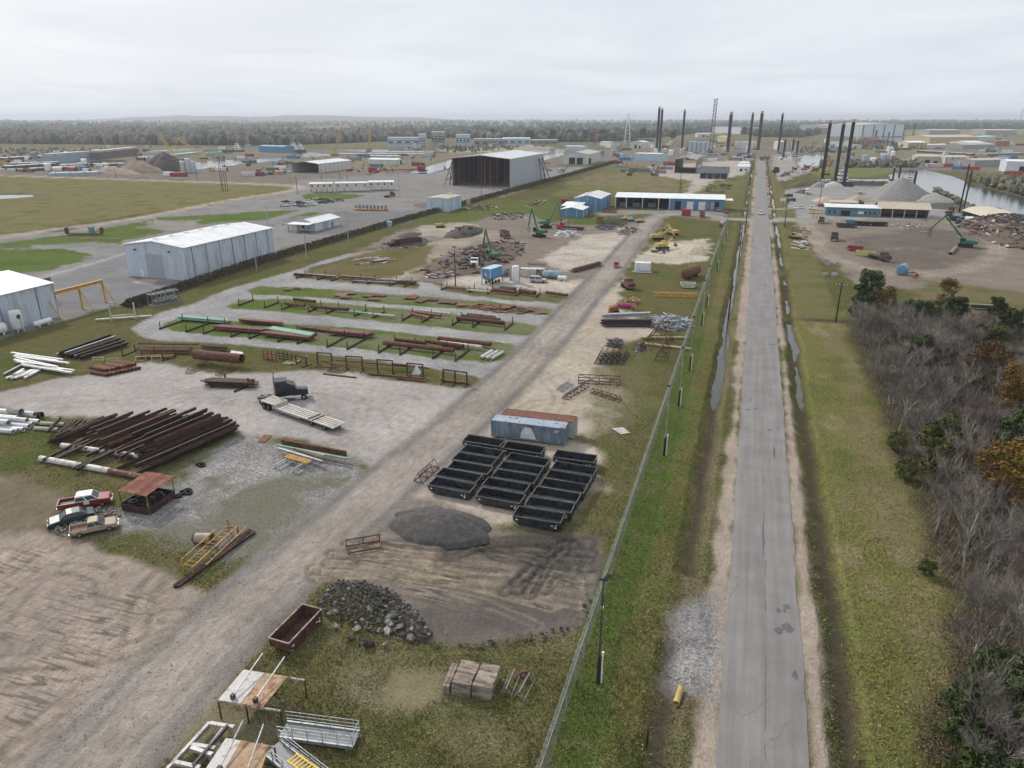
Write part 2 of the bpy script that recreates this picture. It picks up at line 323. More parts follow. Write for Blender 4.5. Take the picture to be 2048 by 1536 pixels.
for i, pl in enumerate(ISL):
    paint('grass_ground', (.095, .15, .034) if i < 3 else (.15, .14, .08), GR, pl, .5, .9)
    if i < 3: paint(None, (.19, .165, .12), DT, [(q[0] * .75 + pl[5][0] * .25, q[1] * .75 + pl[5][1] * .25) for q in pl], 1.5, 3, amt=.6)
# light gravel pad
paint('gravel_yard', PAD, (0, .35, .65, 0), smooth([(-60, 800), (0, 783), (60, 768), (200, 744), (300, 724), (380, 735), (430, 745), (520, 745), (650, 740), (760, 755), (900, 775), (985, 762), (1045, 735), (960, 840), (870, 930), (790, 960), (735, 935), (690, 905), (600, 880), (490, 868), (440, 842), (300, 836), (100, 832), (0, 815), (-60, 825)], 3), .8, 1.2)
paint('gravel_yard', (.24, .23, .222), ST, smooth([(330, 980), (430, 900), (480, 872), (560, 885), (690, 915), (740, 945), (690, 1020), (560, 1085), (460, 1130), (400, 1110), (300, 1065), (235, 1062), (190, 1040), (240, 1000)], 3), 1.5, 2.2, enB=1.5)
paint(None, (.11, .105, .06), GR, [(420, 960), (600, 930), (700, 960), (560, 1090), (450, 1140), (300, 1075)], 2, 5, amt=.55, enB=6)
paint('dirt_ground', TAN, DT, smooth([(-300, 1000), (0, 1062), (60, 1055), (180, 1088), (300, 1132), (365, 1160), (405, 1195), (300, 1300), (140, 1460), (40, 1560), (-300, 1800), (-600, 1300)], 3), .6, .8)
paint('dirt_ground', (.20, .165, .12), DT, [(-100, 930), (0, 950), (100, 975), (140, 1000), (110, 1050), (170, 1085), (0, 1075), (-100, 1060)], 1.5, 2.5, amt=.8)
# sandy ground between haul road and fence
paint('sandy_ground', SAND, (0, .2, .6, 0), smooth([(800, 985), (900, 880), (960, 850), (1010, 790), (1080, 720), (1140, 640), (1185, 595), (1240, 560), (1262, 562), (1235, 605), (1290, 645), (1310, 668), (1230, 690), (1215, 735), (1250, 775), (1270, 800), (1225, 850), (1160, 880), (1200, 910), (1180, 1010), (1140, 1040), (1040, 1060), (960, 1045), (880, 1010)], 3), 1.2, 1.8, enB=1)
paint(None, (.16, .145, .085), GR, [(1200, 740), (1300, 690), (1310, 800), (1260, 860), (1190, 860), (1170, 790)], 1.5, 3, amt=.6)
paint('dirt_ground', (.20, .172, .145), DT, smooth([(640, 1140), (700, 1060), (780, 1010), (880, 1000), (1000, 1055), (1100, 1068), (1190, 1078), (1188, 1150), (1165, 1235), (1060, 1270), (960, 1290), (850, 1275), (790, 1205), (680, 1160)], 3), .8, .8)
paint(None, (.085, .078, .073), DT, [(900, 1090), (980, 1070), (1090, 1062), (1180, 1075), (1192, 1110), (1170, 1165), (1130, 1190), (1070, 1165), (1000, 1115)], 2.2, 2.5, amt=.9)
paint(None, (.115, .102, .094), (0, .5, .4, 0), [(820, 1215), (960, 1180), (1080, 1190), (1165, 1195), (1160, 1240), (1060, 1272), (900, 1292), (830, 1265)], 1.5, 1.5, amt=.9)
paint(None, (.15, .135, .075), GR, [(780, 1260), (860, 1290), (1060, 1285), (1000, 1320), (860, 1340), (700, 1320)], 1, 2, amt=.8)
# scrap yard mud
paint('mud_yard', MUD, MD, smooth([(720, 500), (780, 470), (840, 455), (900, 458), (960, 440), (1040, 425), (1110, 440), (1150, 450), (1290, 440), (1330, 430), (1270, 520), (1200, 592), (1140, 590), (900, 571), (850, 564), (800, 556), (860, 530), (880, 505), (800, 485)], 3), 1, 2, enB=1.5)
for pl, c in (([(1135, 487), (1170, 470), (1285, 462), (1280, 480), (1220, 520), (1130, 540), (1080, 520)], (.42, .375, .32)), ([(890, 560), (1000, 548), (1100, 560), (1175, 560), (1150, 588), (1000, 576), (880, 570)], (.42, .375, .315)), ([(700, 508), (880, 480), (960, 462), (1010, 462), (900, 500), (840, 545), (800, 562), (760, 560)], (.31, .265, .22)), ([(840, 452), (920, 445), (960, 452), (900, 475), (840, 470)], (.34, .30, .25)), ([(1295, 500), (1330, 482), (1418, 478), (1415, 520), (1360, 527), (1262, 522)], (.43, .385, .31))):
    paint('sandy_ground', c, DT, pl, 1.2, 2, enB=1.5)
paint('grass_ground', (.15, .125, .065), GR, [(610, 545), (690, 520), (760, 500), (870, 492), (850, 530), (790, 555), (700, 562)], 1, 1.5)
paint('grass_ground', (.085, .12, .035), GR, [(1090, 425), (1180, 430), (1280, 442), (1200, 452), (1100, 444), (1070, 435)], 1, 1)
paint('paved_lot', (.235, .225, .215), (0, .3, .4, 0), [(1180, 420), (1465, 421), (1506, 432), (1506, 447), (1440, 442), (1350, 432), (1290, 428), (1200, 432)], 1, 1)
# haul road
hx = smooth([(60, 1660), (180, 1536), (400, 1300), (560, 1150), (690, 1040), (790, 955), (900, 865), (1010, 765), (1095, 680), (1165, 600), (1228, 530), (1278, 470), (1318, 432), (1420, 432), (1512, 440)])
ix, d, al = stroke('haul_road', (.285, .25, .22), (0, .25, .8, 0), hx, 9.5, .7, .5, streak=.28)
lay(ix, np.exp(-((np.abs(d) - 3.9) / .9) ** 2) * np.clip((gr[ix] - 20) / 60, .5, 1), None, (.15, .145, .142), (0, .8, .2, 0), .75)
lay(ix, np.exp(-(d / 1.6) ** 2), None, (.33, .285, .245), DT, .6)
# beyond the cross road
for pl, c in (([(1300, 332), (1500, 318), (1502, 346), (1430, 362), (1390, 385), (1370, 395), (1385, 362), (1310, 350)], (.37, .335, .29)), ([(1545, 385), (1640, 368), (1740, 368), (1840, 378), (1905, 418), (1935, 440), (1700, 442), (1545, 440)], (.275, .265, .255)), ([(1545, 310), (1620, 312), (1630, 340), (1570, 360), (1545, 370)], (.30, .275, .24))):
    paint('gravel_yard', c, (0, .6, .4, 0), pl, 1.5, 2.5)
paint('mud_yard', (.215, .18, .15), MD, smooth([(1588, 470), (1600, 500), (1640, 505), (1680, 545), (1750, 585), (1830, 580), (2048, 640), (2400, 690), (2400, 480), (2048, 495), (1960, 470), (1900, 442), (1650, 440), (1590, 442)], 3), 1.2, 2, enB=1.5)
paint(None, (.135, .112, .095), MD, [(1690, 475), (1850, 455), (1960, 470), (1990, 510), (1900, 540), (1780, 535), (1700, 510)], 3, 4, amt=.85, enB=2)
stroke(None, (.30, .25, .205), DT, smooth([(1600, 442), (1632, 470), (1640, 500), (1700, 530), (1800, 548), (1920, 540), (1990, 510), (1985, 480), (1940, 455), (1880, 440)]), 7, 1.5, 1, amt=.8, streak=.2)
paint('grass_ground', (.15, .13, .075), GR, [(1830, 560), (2000, 580), (2200, 600), (2200, 660), (2000, 640), (1850, 620)], 2, 4, enB=3)
# verges, shoulders
paint('verge', (.085, .125, .03), GR, [(-10.2, 20), (-3.4, 20), (-3.4, 352), (-10.2, 352)], .6, .5, world=True)
paint(None, (.115, .09, .038), GR, [(-6.2, 30), (-3.4, 30), (-3.4, 352), (-5.2, 352)], .9, 1.1, world=True, amt=.7, enB=1.5)
paint(None, (.15, .13, .06), GR, [(-9, 160), (-4, 160), (-4, 352), (-8, 352)], 1.5, 2, world=True, amt=.8)
paint('verge', (.15, .148, .05), GR, [(12.6, 10), (26, 10), (26, 190), (12.6, 176)], .6, .5, world=True)
paint(None, (.20, .165, .09), GR, [(18, 40), (23, 40), (23, 170), (19, 170)], 1.2, 1.5, world=True, amt=.8, enB=2.)
paint('verge', (.145, .135, .06), GR, [(12.8, 176), (23, 178), (24, 290), (13, 350)], .6, 1., world=True, enB=1)
paint('verge', (.13, .125, .06), GR, [(-11, 360), (0, 360), (0, 900), (-5, 900)], .8, 1., world=True)
paint('verge', (.15, .135, .06), GR, [(10.5, 370), (22, 370), (16, 700), (10.5, 700)], .8, 1., world=True)
for x0, x1 in ((.3, 2.4), (8.8, 10.3)): paint('shoulder', (.33, .275, .225), (0, .3, .6, 0), [(x0, -60), (x1, -60), (x1, 900), (x0, 900)], .5, .75, world=True, enB=.9)
paint(None, (.16, .135, .09), GR, [(-2.6, 20), (-.3, 20), (-.3, 900), (-2.6, 900)], .5, .6, world=True, amt=.9)
stroke('paved_lot', (.30, .28, .26), (0, .3, .5, 0), [(-9, 356), (12, 357), (30, 362)], 9, .8, .6, world=True)
stroke('paved_lot', (.36, .335, .30), (0, .3, .5, 0), [(8, 402), (32, 414)], 5, .8, .6, world=True)
for _ in range(30):
    x_, y_, r_ = R(12, 24), R(40, 175), R(.7, 2.2); paint(None, random.choice(((.25, .21, .13), (.22, .20, .09), (.09, .12, .03))), GR, [(x_ + r_ * math.cos(k * .785), y_ + r_ * 2 * math.sin(k * .785)) for k in range(8)], .8, 1.2, world=True, amt=R(.4, .75))
# thicket floor
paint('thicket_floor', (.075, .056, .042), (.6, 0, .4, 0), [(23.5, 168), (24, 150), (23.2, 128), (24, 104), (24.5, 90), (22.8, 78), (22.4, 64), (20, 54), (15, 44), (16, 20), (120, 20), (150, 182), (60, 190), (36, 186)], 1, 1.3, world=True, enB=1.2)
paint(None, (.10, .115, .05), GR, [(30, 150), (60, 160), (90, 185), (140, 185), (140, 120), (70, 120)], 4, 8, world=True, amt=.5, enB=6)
# ---- wheel tracks
def track(pts, c=(.17, .14, .11), wd=.35, gauge=1.9, amt=.5, dep=.03):
    q = W(smooth(pts)); ix, d, al = sdline(q, gauge + 1)
    wv = np.exp(-((np.abs(d) - gauge / 2) / wd) ** 2) * (.6 + .8 * vn(al / 6, d * 0, 3)); lay(ix, np.clip(wv, 0, 1), None, c, DT, amt); gz[ix] -= dep * np.clip(wv, 0, 1)
for t in ([(0, 1325), (150, 1320), (260, 1300), (330, 1270)], [(0, 1360), (140, 1345), (250, 1330), (320, 1290)], [(270, 1270), (285, 1210), (310, 1160), (330, 1140)], [(330, 1150), (280, 1190), (300, 1230), (360, 1230)], [(0, 1150), (60, 1110), (110, 1090)], [(0, 1240), (40, 1190), (100, 1140), (200, 1150), (215, 1200)], [(120, 1450), (60, 1490), (0, 1536)], [(30, 1500), (90, 1440), (140, 1400)]): track(t)
for t in ([(700, 870), (640, 800), (500, 770), (300, 790), (60, 800)], [(820, 900), (760, 800), (700, 770), (560, 790)], [(900, 860), (840, 790), (760, 780), (720, 830), (700, 880), (560, 900)], [(760, 920), (690, 880), (620, 830), (400, 800), (100, 812)], [(870, 900), (820, 840), (720, 800), (600, 780), (450, 800)], [(780, 940), (830, 880), (900, 830), (980, 775)]): track(t, (.30, .265, .24), .5, 2.0, .45, .01)
for t in ([(1000, 870), (1060, 810), (1180, 800)], [(1100, 860), (1180, 820), (1230, 830)], [(1060, 740), (1120, 700), (1180, 660)], [(1080, 850), (1120, 800), (1090, 760)], [(960, 830), (1080, 760), (1150, 730)]): track(t, (.24, .20, .155), .35, 1.9, .5, .02)
for i in range(22):
    a = R(0, 1); j = lambda k: R(-k, k); track([(630 + 70 * a + j(20), 1155 - 70 * a), (780 + 40 * a + j(25), 1150 - 55 * a + j(14)), (950 + j(40), 1195 - 100 * a + j(14)), (1110 + 50 * a + j(40), 1245 - 160 * a + j(12))], (.13, .108, .086) if i % 2 else (.33, .27, .2), R(.2, .35), R(.9, 2.), R(.3, .6), R(.03, .08))
for i in range(13):
    a = R(0, 1); track([(1010 + 150 * a + R(-25, 25), 1190 - R(0, 30)), (1050 + 120 * a, 1135 + R(-15, 15)), (1100 + 80 * a + R(-20, 20), 1085)], (.05, .046, .044) if i % 3 else (.16, .14, .125), R(.2, .35), R(.8, 1.6), R(.4, .7), R(.04, .1))
for i in range(10):
    a = R(0, 1); track([(880 + 60 * a, 1120 - 60 * a + R(-10, 10)), (1000, 1110 + 30 * a - 30), (1180, 1080 + 60 * a)], (.06, .055, .05), R(.2, .4), R(.9, 1.7), R(.3, .6), R(.03, .07))
track([(1700, 520), (1760, 500), (1860, 500), (1930, 520)], (.26, .22, .18), .6, 2.2, .5, 0); track([(820, 560), (860, 540), (940, 500), (1010, 470)], (.36, .31, .26), .6, 2.2, .5, 0)
def ruts(pts, a, fe=3):
    ix, d = sdpoly(W(pts), fe + 1); rut[ix] = np.maximum(rut[ix], np.clip(-d / fe, 0, 1) * a)
ruts([(640, 1150), (720, 1060), (860, 1080), (1000, 1075), (1190, 1080), (1185, 1170), (1150, 1230), (960, 1270), (820, 1210), (700, 1170)], 1., 2)
ruts([(0, 1075), (180, 1090), (390, 1190), (300, 1300), (100, 1470), (-200, 1600), (-300, 1100)], .75); ruts([(0, 790), (300, 730), (900, 780), (830, 940), (600, 870), (0, 815)], .35); ruts([(860, 960), (1180, 600), (1230, 740), (1250, 840), (1170, 880), (1000, 1040)], .45); ruts([(720, 505), (1100, 440), (1300, 440), (1180, 590), (850, 560)], .5); ruts([(1590, 450), (1960, 470), (2200, 560), (1830, 580), (1680, 540)], .4)
# ---- relief: ditches, culvert plug, river bed
gz += (fbm(gx, gy, 3., 3, 40) - .5) * .10 * np.clip(1 - gr / 900, 0, 1) * (typ[:, 0] * .8 + .2)
wob = (fbm(gx * 0, gy, 9., 3, 55) - .5) * 1.1
def ditch(xc, hw, dep, y0, y1, plugs):
    d = np.abs(gx - xc - wob) + np.abs(nzA) * .6 + nzC * .5; m = (gy > y0) & (gy < y1) & (d < hw * 2.2); pr = np.clip(1 - (d / (hw * 1.5)) ** 2, 0, 1) * (.8 + .4 * fbm(gx * 0 + xc, gy, 14., 3, 77)) * (.72 + .28 * np.clip((gy - 95) / 30, 0, 1))
    for a, b in plugs: pr = pr * np.clip(np.maximum(a - gy, gy - b) / 1.2, 0, 1)
    gz[m] -= (pr * dep)[m]; ix = np.nonzero(m)[0]
    lay(ix, np.clip(1.25 - (d[ix] / hw), 0, 1) * np.clip(pr[ix] * 3, 0, 1), 'ditch', (.06, .048, .036), (.3, 0, .4, 0), .92)
ditch(-2.1, 1.2, .88, -60, 900, ((55, 65), (346, 368), (398, 406)))
ditch(11.9, 1.2, .85, -60, 900, ((228, 238), (346, 368), (398, 406), (176, 178)))
paint('gravel_patch', (.225, .215, .21), ST, [(1345, 1205), (1425, 1195), (1445, 1300), (1440, 1400), (1370, 1405), (1325, 1350), (1330, 1260)], 1., 1.1)
paint('ditch', (.07, .06, .042), (.5, 0, .3, 0), [(1600, 636), (1705, 640), (1705, 648), (1605, 642)], .6, .5)
WATER = [[(1778, 350), (1800, 342), (1850, 338), (1905, 352), (1945, 368), (2000, 382), (2048, 395), (2300, 440), (2500, 560), (2200, 500), (2048, 460), (1985, 438), (1912, 408), (1880, 392), (1845, 376), (1800, 366)], [(1688, 356), (1790, 358), (1800, 364), (1760, 372), (1690, 372), (1680, 366)], [(1592, 309), (1648, 308), (1650, 330), (1600, 333)], [(1660, 282), (1700, 280), (1700, 292), (1665, 292)], [(1750, 274), (1800, 275), (1830, 290), (1860, 300), (1790, 290)], [(512, 318), (585, 311), (598, 302), (622, 303), (668, 310), (600, 314), (560, 320), (512, 324), (440, 332), (350, 342), (280, 346), (250, 342), (330, 330), (440, 319)], [(665, 297), (780, 298), (900, 303), (880, 306), (700, 302)], [(815, 343), (892, 322), (960, 305), (1000, 303), (1130, 296), (1130, 302), (1010, 315), (905, 332), (850, 347)], [(-100, 330), (60, 325), (250, 318), (250, 324), (60, 335), (-100, 342)], [(270, 312), (330, 309), (312, 320), (275, 318)], [(405, 299), (470, 301), (455, 308), (410, 304)], [(1255, 279), (1308, 280), (1308, 294), (1262, 292)], [(-80, 391), (60, 387), (68, 391), (-80, 400)], [(1040, 322), (1125, 303), (1130, 308), (1060, 326)]]
for pl in WATER:
    ix, d = sdpoly(W(pl), 25); d = d + nzA[ix] * 3; s = np.clip(.5 - d / 6, 0, 1); gz[ix] = gz[ix] * (1 - s) - 1.6 * s
    lay(ix, np.clip(.5 - (d - 2) / 5, 0, 1), None, (.09, .075, .05), (.4, 0, .4, 0), .8)
gz = np.where((gx > 1.9) & (gx < 9.1), np.minimum(gz, -.03) * np.where((gx > 2.3) & (gx < 8.7), 1, .3), gz)
gz -= np.clip(gr - 3000, 0, None) ** 2 / 1.27e7 * .75   # the earth falls away towards the horizon
# ---- material
gm, t, b, o = newmat('ground_surface'); L = t.links.new
ca = t.nodes.new('ShaderNodeVertexColor'); ca.layer_name = 'alb'; ty = t.nodes.new('ShaderNodeVertexColor'); ty.layer_name = 'typ'
sx = t.nodes.new('ShaderNodeSeparateColor'); L(ty.outputs[0], sx.inputs[0]); pos = t.nodes.new('ShaderNodeNewGeometry').outputs['Position']
na, nb, nc, nd = noise(t, pos, .09, 3), noise(t, pos, .55, 3, .6), noise(t, pos, 2.6, 3, .7), noise(t, pos, 9., 1, .7)
g = mixc(t, rmap(t, nb, .42, .66, 0, .75), ca.outputs[0], (.15, .122, .062)); g = mixc(t, rmap(t, na, .47, .67, 0, .55), g, (.06, .095, .02))
g = mixc(t, 1., g, rmap(t, nc, .3, .7, .62, 1.38), 'MULTIPLY'); g = mixc(t, 1., g, rmap(t, nd, .3, .7, .6, 1.4), 'MULTIPLY')
vo = t.nodes.new('ShaderNodeTexVoronoi'); vo.inputs['Scale'].default_value = 5.5; L(pos, vo.inputs[0]); sv = t.nodes.new('ShaderNodeSeparateColor'); L(vo.outputs['Color'], sv.inputs[0])
s_ = mixc(t, 1., ca.outputs[0], rmap(t, sv.outputs[0], 0, 1, .6, 1.4), 'MULTIPLY'); s_ = mixc(t, 1., s_, rmap(t, nb, .3, .7, .82, 1.18), 'MULTIPLY')
s_ = mixc(t, 1., s_, rmap(t, nc, .3, .7, .8, 1.2), 'MULTIPLY'); s_ = mixc(t, 1., s_, rmap(t, na, .3, .7, .78, 1.22), 'MULTIPLY')
dmp = t.nodes.new('ShaderNodeMapping'); dmp.inputs['Rotation'].default_value = (0, 0, .25); dmp.inputs['Scale'].default_value = (1, .5, 1); L(pos, dmp.inputs[0])
d_ = mixc(t, 1., ca.outputs[0], rmap(t, noise(t, dmp.outputs[0], 1.1, 4, .65), .3, .7, .74, 1.26), 'MULTIPLY'); d_ = mixc(t, 1., d_, rmap(t, na, .35, .65, .85, 1.15), 'MULTIPLY'); d_ = mixc(t, 1., d_, rmap(t, nc, .3, .7, .86, 1.14), 'MULTIPLY')
ra_ = t.nodes.new('ShaderNodeAttribute'); ra_.attribute_name = 'rut'
def wav(rot, sc_, dist):
    mp = t.nodes.new('ShaderNodeMapping'); mp.inputs['Rotation'].default_value = (0, 0, rot); mp.inputs['Scale'].default_value = (.12, 1, 1); L(pos, mp.inputs[0]); wv = t.nodes.new('ShaderNodeTexNoise'); wv.inputs['Scale'].default_value = sc_; wv.inputs['Detail'].default_value = 2; wv.inputs['Distortion'].default_value = dist; L(mp.outputs[0], wv.inputs['Vector']); return wv.outputs[0]
wA, wB = wav(.35, 1.3, 1.6), wav(-.5, 1.1, 2.2); rsel = rmap(t, noise(t, pos, .05, 1), .45, .55, 0, 1)
rmx = t.nodes.new('ShaderNodeMix'); L(rsel, rmx.inputs[0]); L(wA, rmx.inputs[2]); L(wB, rmx.inputs[3]); rw = rmx.outputs[0]
rs_ = t.nodes.new('ShaderNodeMath'); rs_.operation = 'MULTIPLY'; L(rmap(t, rw, .46, .41, 0, .75), rs_.inputs[0]); rk_ = t.nodes.new('ShaderNodeMath'); rk_.operation = 'MULTIPLY'; L(ra_.outputs['Fac'], rk_.inputs[0]); L(rmap(t, noise(t, pos, .16, 2), .40, .58, .1, 1.2), rk_.inputs[1]); L(rk_.outputs[0], rs_.inputs[1]); rl_ = t.nodes.new('ShaderNodeMath'); rl_.operation = 'MULTIPLY'; L(rmap(t, rw, .55, .61, 0, .45), rl_.inputs[0]); L(rk_.outputs[0], rl_.inputs[1])
d_ = mixc(t, rs_.outputs[0], d_, mixc(t, 1., d_, (.42, .40, .38), 'MULTIPLY')); d_ = mixc(t, rl_.outputs[0], d_, mixc(t, 1., d_, (1.45, 1.42, 1.38), 'MULTIPLY'))
c = mixc(t, sx.outputs[1], ca.outputs[0], s_); c = mixc(t, sx.outputs[2], c, d_); c = mixc(t, rmap(t, sx.outputs[0], .15, .85, 0, 1), c, g)
L(c, b.inputs['Base Color']); b.inputs['Roughness'].default_value = 1; b.inputs['Specular IOR Level'].default_value = 0
bn = t.nodes.new('ShaderNodeBump'); bn.inputs['Strength'].default_value = .7; bn.inputs['Distance'].default_value = .3; L(noise(t, pos, 3.5, 2, .8), bn.inputs['Height']); L(bn.outputs[0], b.inputs['Normal'])
# ---- faces by surface
na_, nr_ = len(AZ), len(RR); I = np.arange(nr_ * na_).reshape(nr_, na_); J = np.roll(I, -1, 1)
quads = np.stack([I[:-1], J[:-1], J[1:], I[1:]], -1).reshape(-1, 4)[:, ::-1]
fc = cls[quads[:, 0]]
def sheet(name, q):
    u, inv = np.unique(q, return_inverse=True); me = D.meshes.new(name); n = len(q)
    me.vertices.add(len(u)); me.vertices.foreach_set('co', np.stack([gx[u], gy[u], gz[u]], 1).ravel())
    me.loops.add(n * 4); me.loops.foreach_set('vertex_index', inv.ravel().astype(np.int32)); me.polygons.add(n)
    me.polygons.foreach_set('loop_start', np.arange(0, n * 4, 4, dtype=np.int32)); me.polygons.foreach_set('loop_total', np.full(n, 4, np.int32))
    me.update(calc_edges=True)
    for nm, ar in (('alb', alb), ('typ', typ)):
        at = me.attributes.new(nm, 'FLOAT_COLOR', 'POINT'); at.data.foreach_set('color', ar[u].astype(np.float32).ravel())
    at = me.attributes.new('rut', 'FLOAT', 'POINT'); at.data.foreach_set('value', rut[u].astype(np.float32))
    me.polygons.foreach_set('use_smooth', np.ones(n, bool)); me.materials.append(gm); return struct(obj(name, me))
for i, nme in enumerate(CLS):
    q = quads[fc == i]
    if len(q): sheet(nme, q)
# centre disc under the camera
MBc = MB(); n0 = 48
MBc.add([(0, 0, 0)] + [(14.2 * math.sin(2 * math.pi * i / n0), 14.2 * math.cos(2 * math.pi * i / n0), -.01) for i in range(n0)], [(0, (i + 1) % n0 + 1, i + 1) for i in range(n0)])
struct(MBc.build('ground_below', M('plain_grass', (.12, .12, .05), .95)))
# ---- asphalt road
def roadmat():
    m, t, b, o = newmat('asphalt'); L = t.links.new; pos = t.nodes.new('ShaderNodeNewGeometry').outputs['Position']
    mp = t.nodes.new('ShaderNodeMapping'); mp.inputs['Scale'].default_value = (1, .035, 1); L(pos, mp.inputs[0])
    c = mixc(t, 1., (.208, .197, .19), rmap(t, noise(t, mp.outputs[0], 1.4, 5, .6), .3, .7, .86, 1.14), 'MULTIPLY')
    c = mixc(t, 1., c, rmap(t, noise(t, pos, .25, 5), .3, .7, .88, 1.12), 'MULTIPLY'); c = mixc(t, 1., c, rmap(t, noise(t, pos, 7, 4, .8), .3, .7, .88, 1.12), 'MULTIPLY')
    vo = t.nodes.new('ShaderNodeTexVoronoi'); vo.feature = 'DISTANCE_TO_EDGE'; vo.inputs['Scale'].default_value = .16; mp2 = t.nodes.new('ShaderNodeMapping'); mp2.inputs['Scale'].default_value = (1.3, .35, 1); L(pos, mp2.inputs[0])
    wp = t.nodes.new('ShaderNodeMix'); wp.data_type = 'RGBA'; wp.blend_type = 'LINEAR_LIGHT'; wp.inputs[0].default_value = .25; L(mp2.outputs[0], wp.inputs[6]); nn = t.nodes.new('ShaderNodeTexNoise'); nn.inputs['Scale'].default_value = 1.2; L(pos, nn.inputs['Vector']); L(nn.outputs['Color'], wp.inputs[7]); L(wp.outputs[2], vo.inputs['Vector'])
    ck = t.nodes.new('ShaderNodeMath'); ck.operation = 'MULTIPLY'; L(rmap(t, vo.outputs[0], .0, .006, 1, 0), ck.inputs[0]); L(rmap(t, noise(t, pos, .12, 3), .48, .6, 0, .45), ck.inputs[1]); c = mixc(t, ck.outputs[0], c, (.07, .066, .062))
    c = mixc(t, rmap(t, noise(t, pos, .7, 6, .7), .68, .73, 0, .25), c, (.1, .097, .095))
    L(c, b.inputs['Base Color']); b.inputs['Roughness'].default_value = .85; b.inputs['Specular IOR Level'].default_value = .25
    bn = t.nodes.new('ShaderNodeBump'); bn.inputs['Strength'].default_value = .15; L(noise(t, pos, 12, 3), bn.inputs['Height']); L(bn.outputs[0], b.inputs['Normal']); return m
asph = roadmat(); m = MB(); ys = list(np.arange(-60, 200, 1.2)) + list(np.arange(200, 900, 6)); vs = []; xs = (2.05, 2.15, 4, 5.5, 7, 8.75, 8.87)
for y in ys:
    e1 = (vn(np.array(y / 2.2), np.array(0.), 3) - .5) * .3; e2 = (vn(np.array(y / 2.0), np.array(9.), 4) - .5) * .3
    for i, x in enumerate(xs): vs.append((x + (e1 if i < 2 else e2 if i > 4 else 0), y, -.1 if i in (0, 6) else .05 - .02 * abs(x - 5.5) / 3.5))
m.add(vs, [(r * 7 + i, r * 7 + i + 1, r * 7 + i + 8, r * 7 + i + 7) for r in range(len(ys) - 1) for i in range(6)])
road = struct(m.build('asphalt_road', asph, None, True))
pm = M('asphalt_patch', (.12, .116, .114), .9, 0, .3, 3); road_n = 0
for (px, py, sx_, sy_) in ((1573, 1214, .8, .9), (1558, 1222, .5, .9), (1569, 1222, .45, .8), (1575, 1256, 1.2, 1.5), (1558, 1262, .9, 1.3), (1590, 1351, .6, 1.1), (1495, 820, .6, .8), (1512, 818, 1.1, .6), (1540, 860, 1.0, .9), (1556, 858, .6, .6), (1500, 800, .3, 3.), (1548, 905, .3, 5), (1526, 1080, .25, 9), (1524, 700, 1.2, .8), (1545, 690, 2., .9), (1490, 686, 1.6, .6), (1530, 540, 1.6, 1), (1538, 492, 2.4, 1.6), (1536, 605, 1.5, .8)):
    q = P(px, py); n = 11; m = MB(); m.add([(q.x + sx_ / 2 * math.cos(i * 6.283 / n) * R(.6, 1.1), q.y + sy_ / 2 * math.sin(i * 6.283 / n) * R(.6, 1.1), .056) for i in range(n)], [tuple(range(n))])
    m.build('asphalt_patch', pm, road)
m = MB(); yy = [24 + i * 1.5 for i in range(110)]; vs = []
for y in yy:
    x = 5.6 + float(vn(np.array(y / 3.), np.array(2.), 8) - .5) * .25; vs += [(x - .03, y, .0555), (x + .03, y, .0555)]
m.add(vs, [(2 * i, 2 * i + 1, 2 * i + 3, 2 * i + 2) for i in range(len(yy) - 1) if R(0, 1) < .6]); m.build('centre_joint', M('joint_tar', (.12, .115, .11), .9), road)
# ---- water
def watermat(name, c, bs, bstr):
    m, t, b, o = newmat(name); L = t.links.new; b.inputs['Base Color'].default_value = c + (1,); b.inputs['Roughness'].default_value = .07; b.inputs['IOR'].default_value = 1.33
    bn = t.nodes.new('ShaderNodeBump'); bn.inputs['Strength'].default_value = bstr; bn.inputs['Distance'].default_value = .3; L(noise(t, t.nodes.new('ShaderNodeNewGeometry').outputs['Position'], bs, 4), bn.inputs['Height']); L(bn.outputs[0], b.inputs['Normal']); return m
wr, wd = watermat('river_water', (.07, .08, .085), .5, .22), watermat('ditch_water', (.05, .05, .045), 2., .04)
for i, pl in enumerate(WATER):
    q = W(pl); cx = sum(a[0] for a in q) / len(q); cy_ = sum(a[1] for a in q) / len(q); m = MB()
    m.poly([(x + (4 if x > cx else -4), y + (5 if y > cy_ else -5), -.55 - .75 * max(math.hypot(x, y) - 3000, 0) ** 2 / 1.27e7) for x, y in q]); struct(m.build('river' if i in (0, 2) else 'pond' if i == 12 else 'canal', wr))
for xc, rng in ((-2.1, ((66, 345.8), (368, 398), (406, 700))), (11.9, ((40, 176), (178.5, 198), (218, 227), (238.5, 346), (368, 398), (406, 700)))):
    for y0, y1 in rng:
        m = MB(); m.poly([(xc - 1.9, y0, -.775), (xc + 1.9, y0, -.775), (xc + 1.9, y1, -.775), (xc - 1.9, y1, -.775)]); struct(m.build('ditch_water', wd))
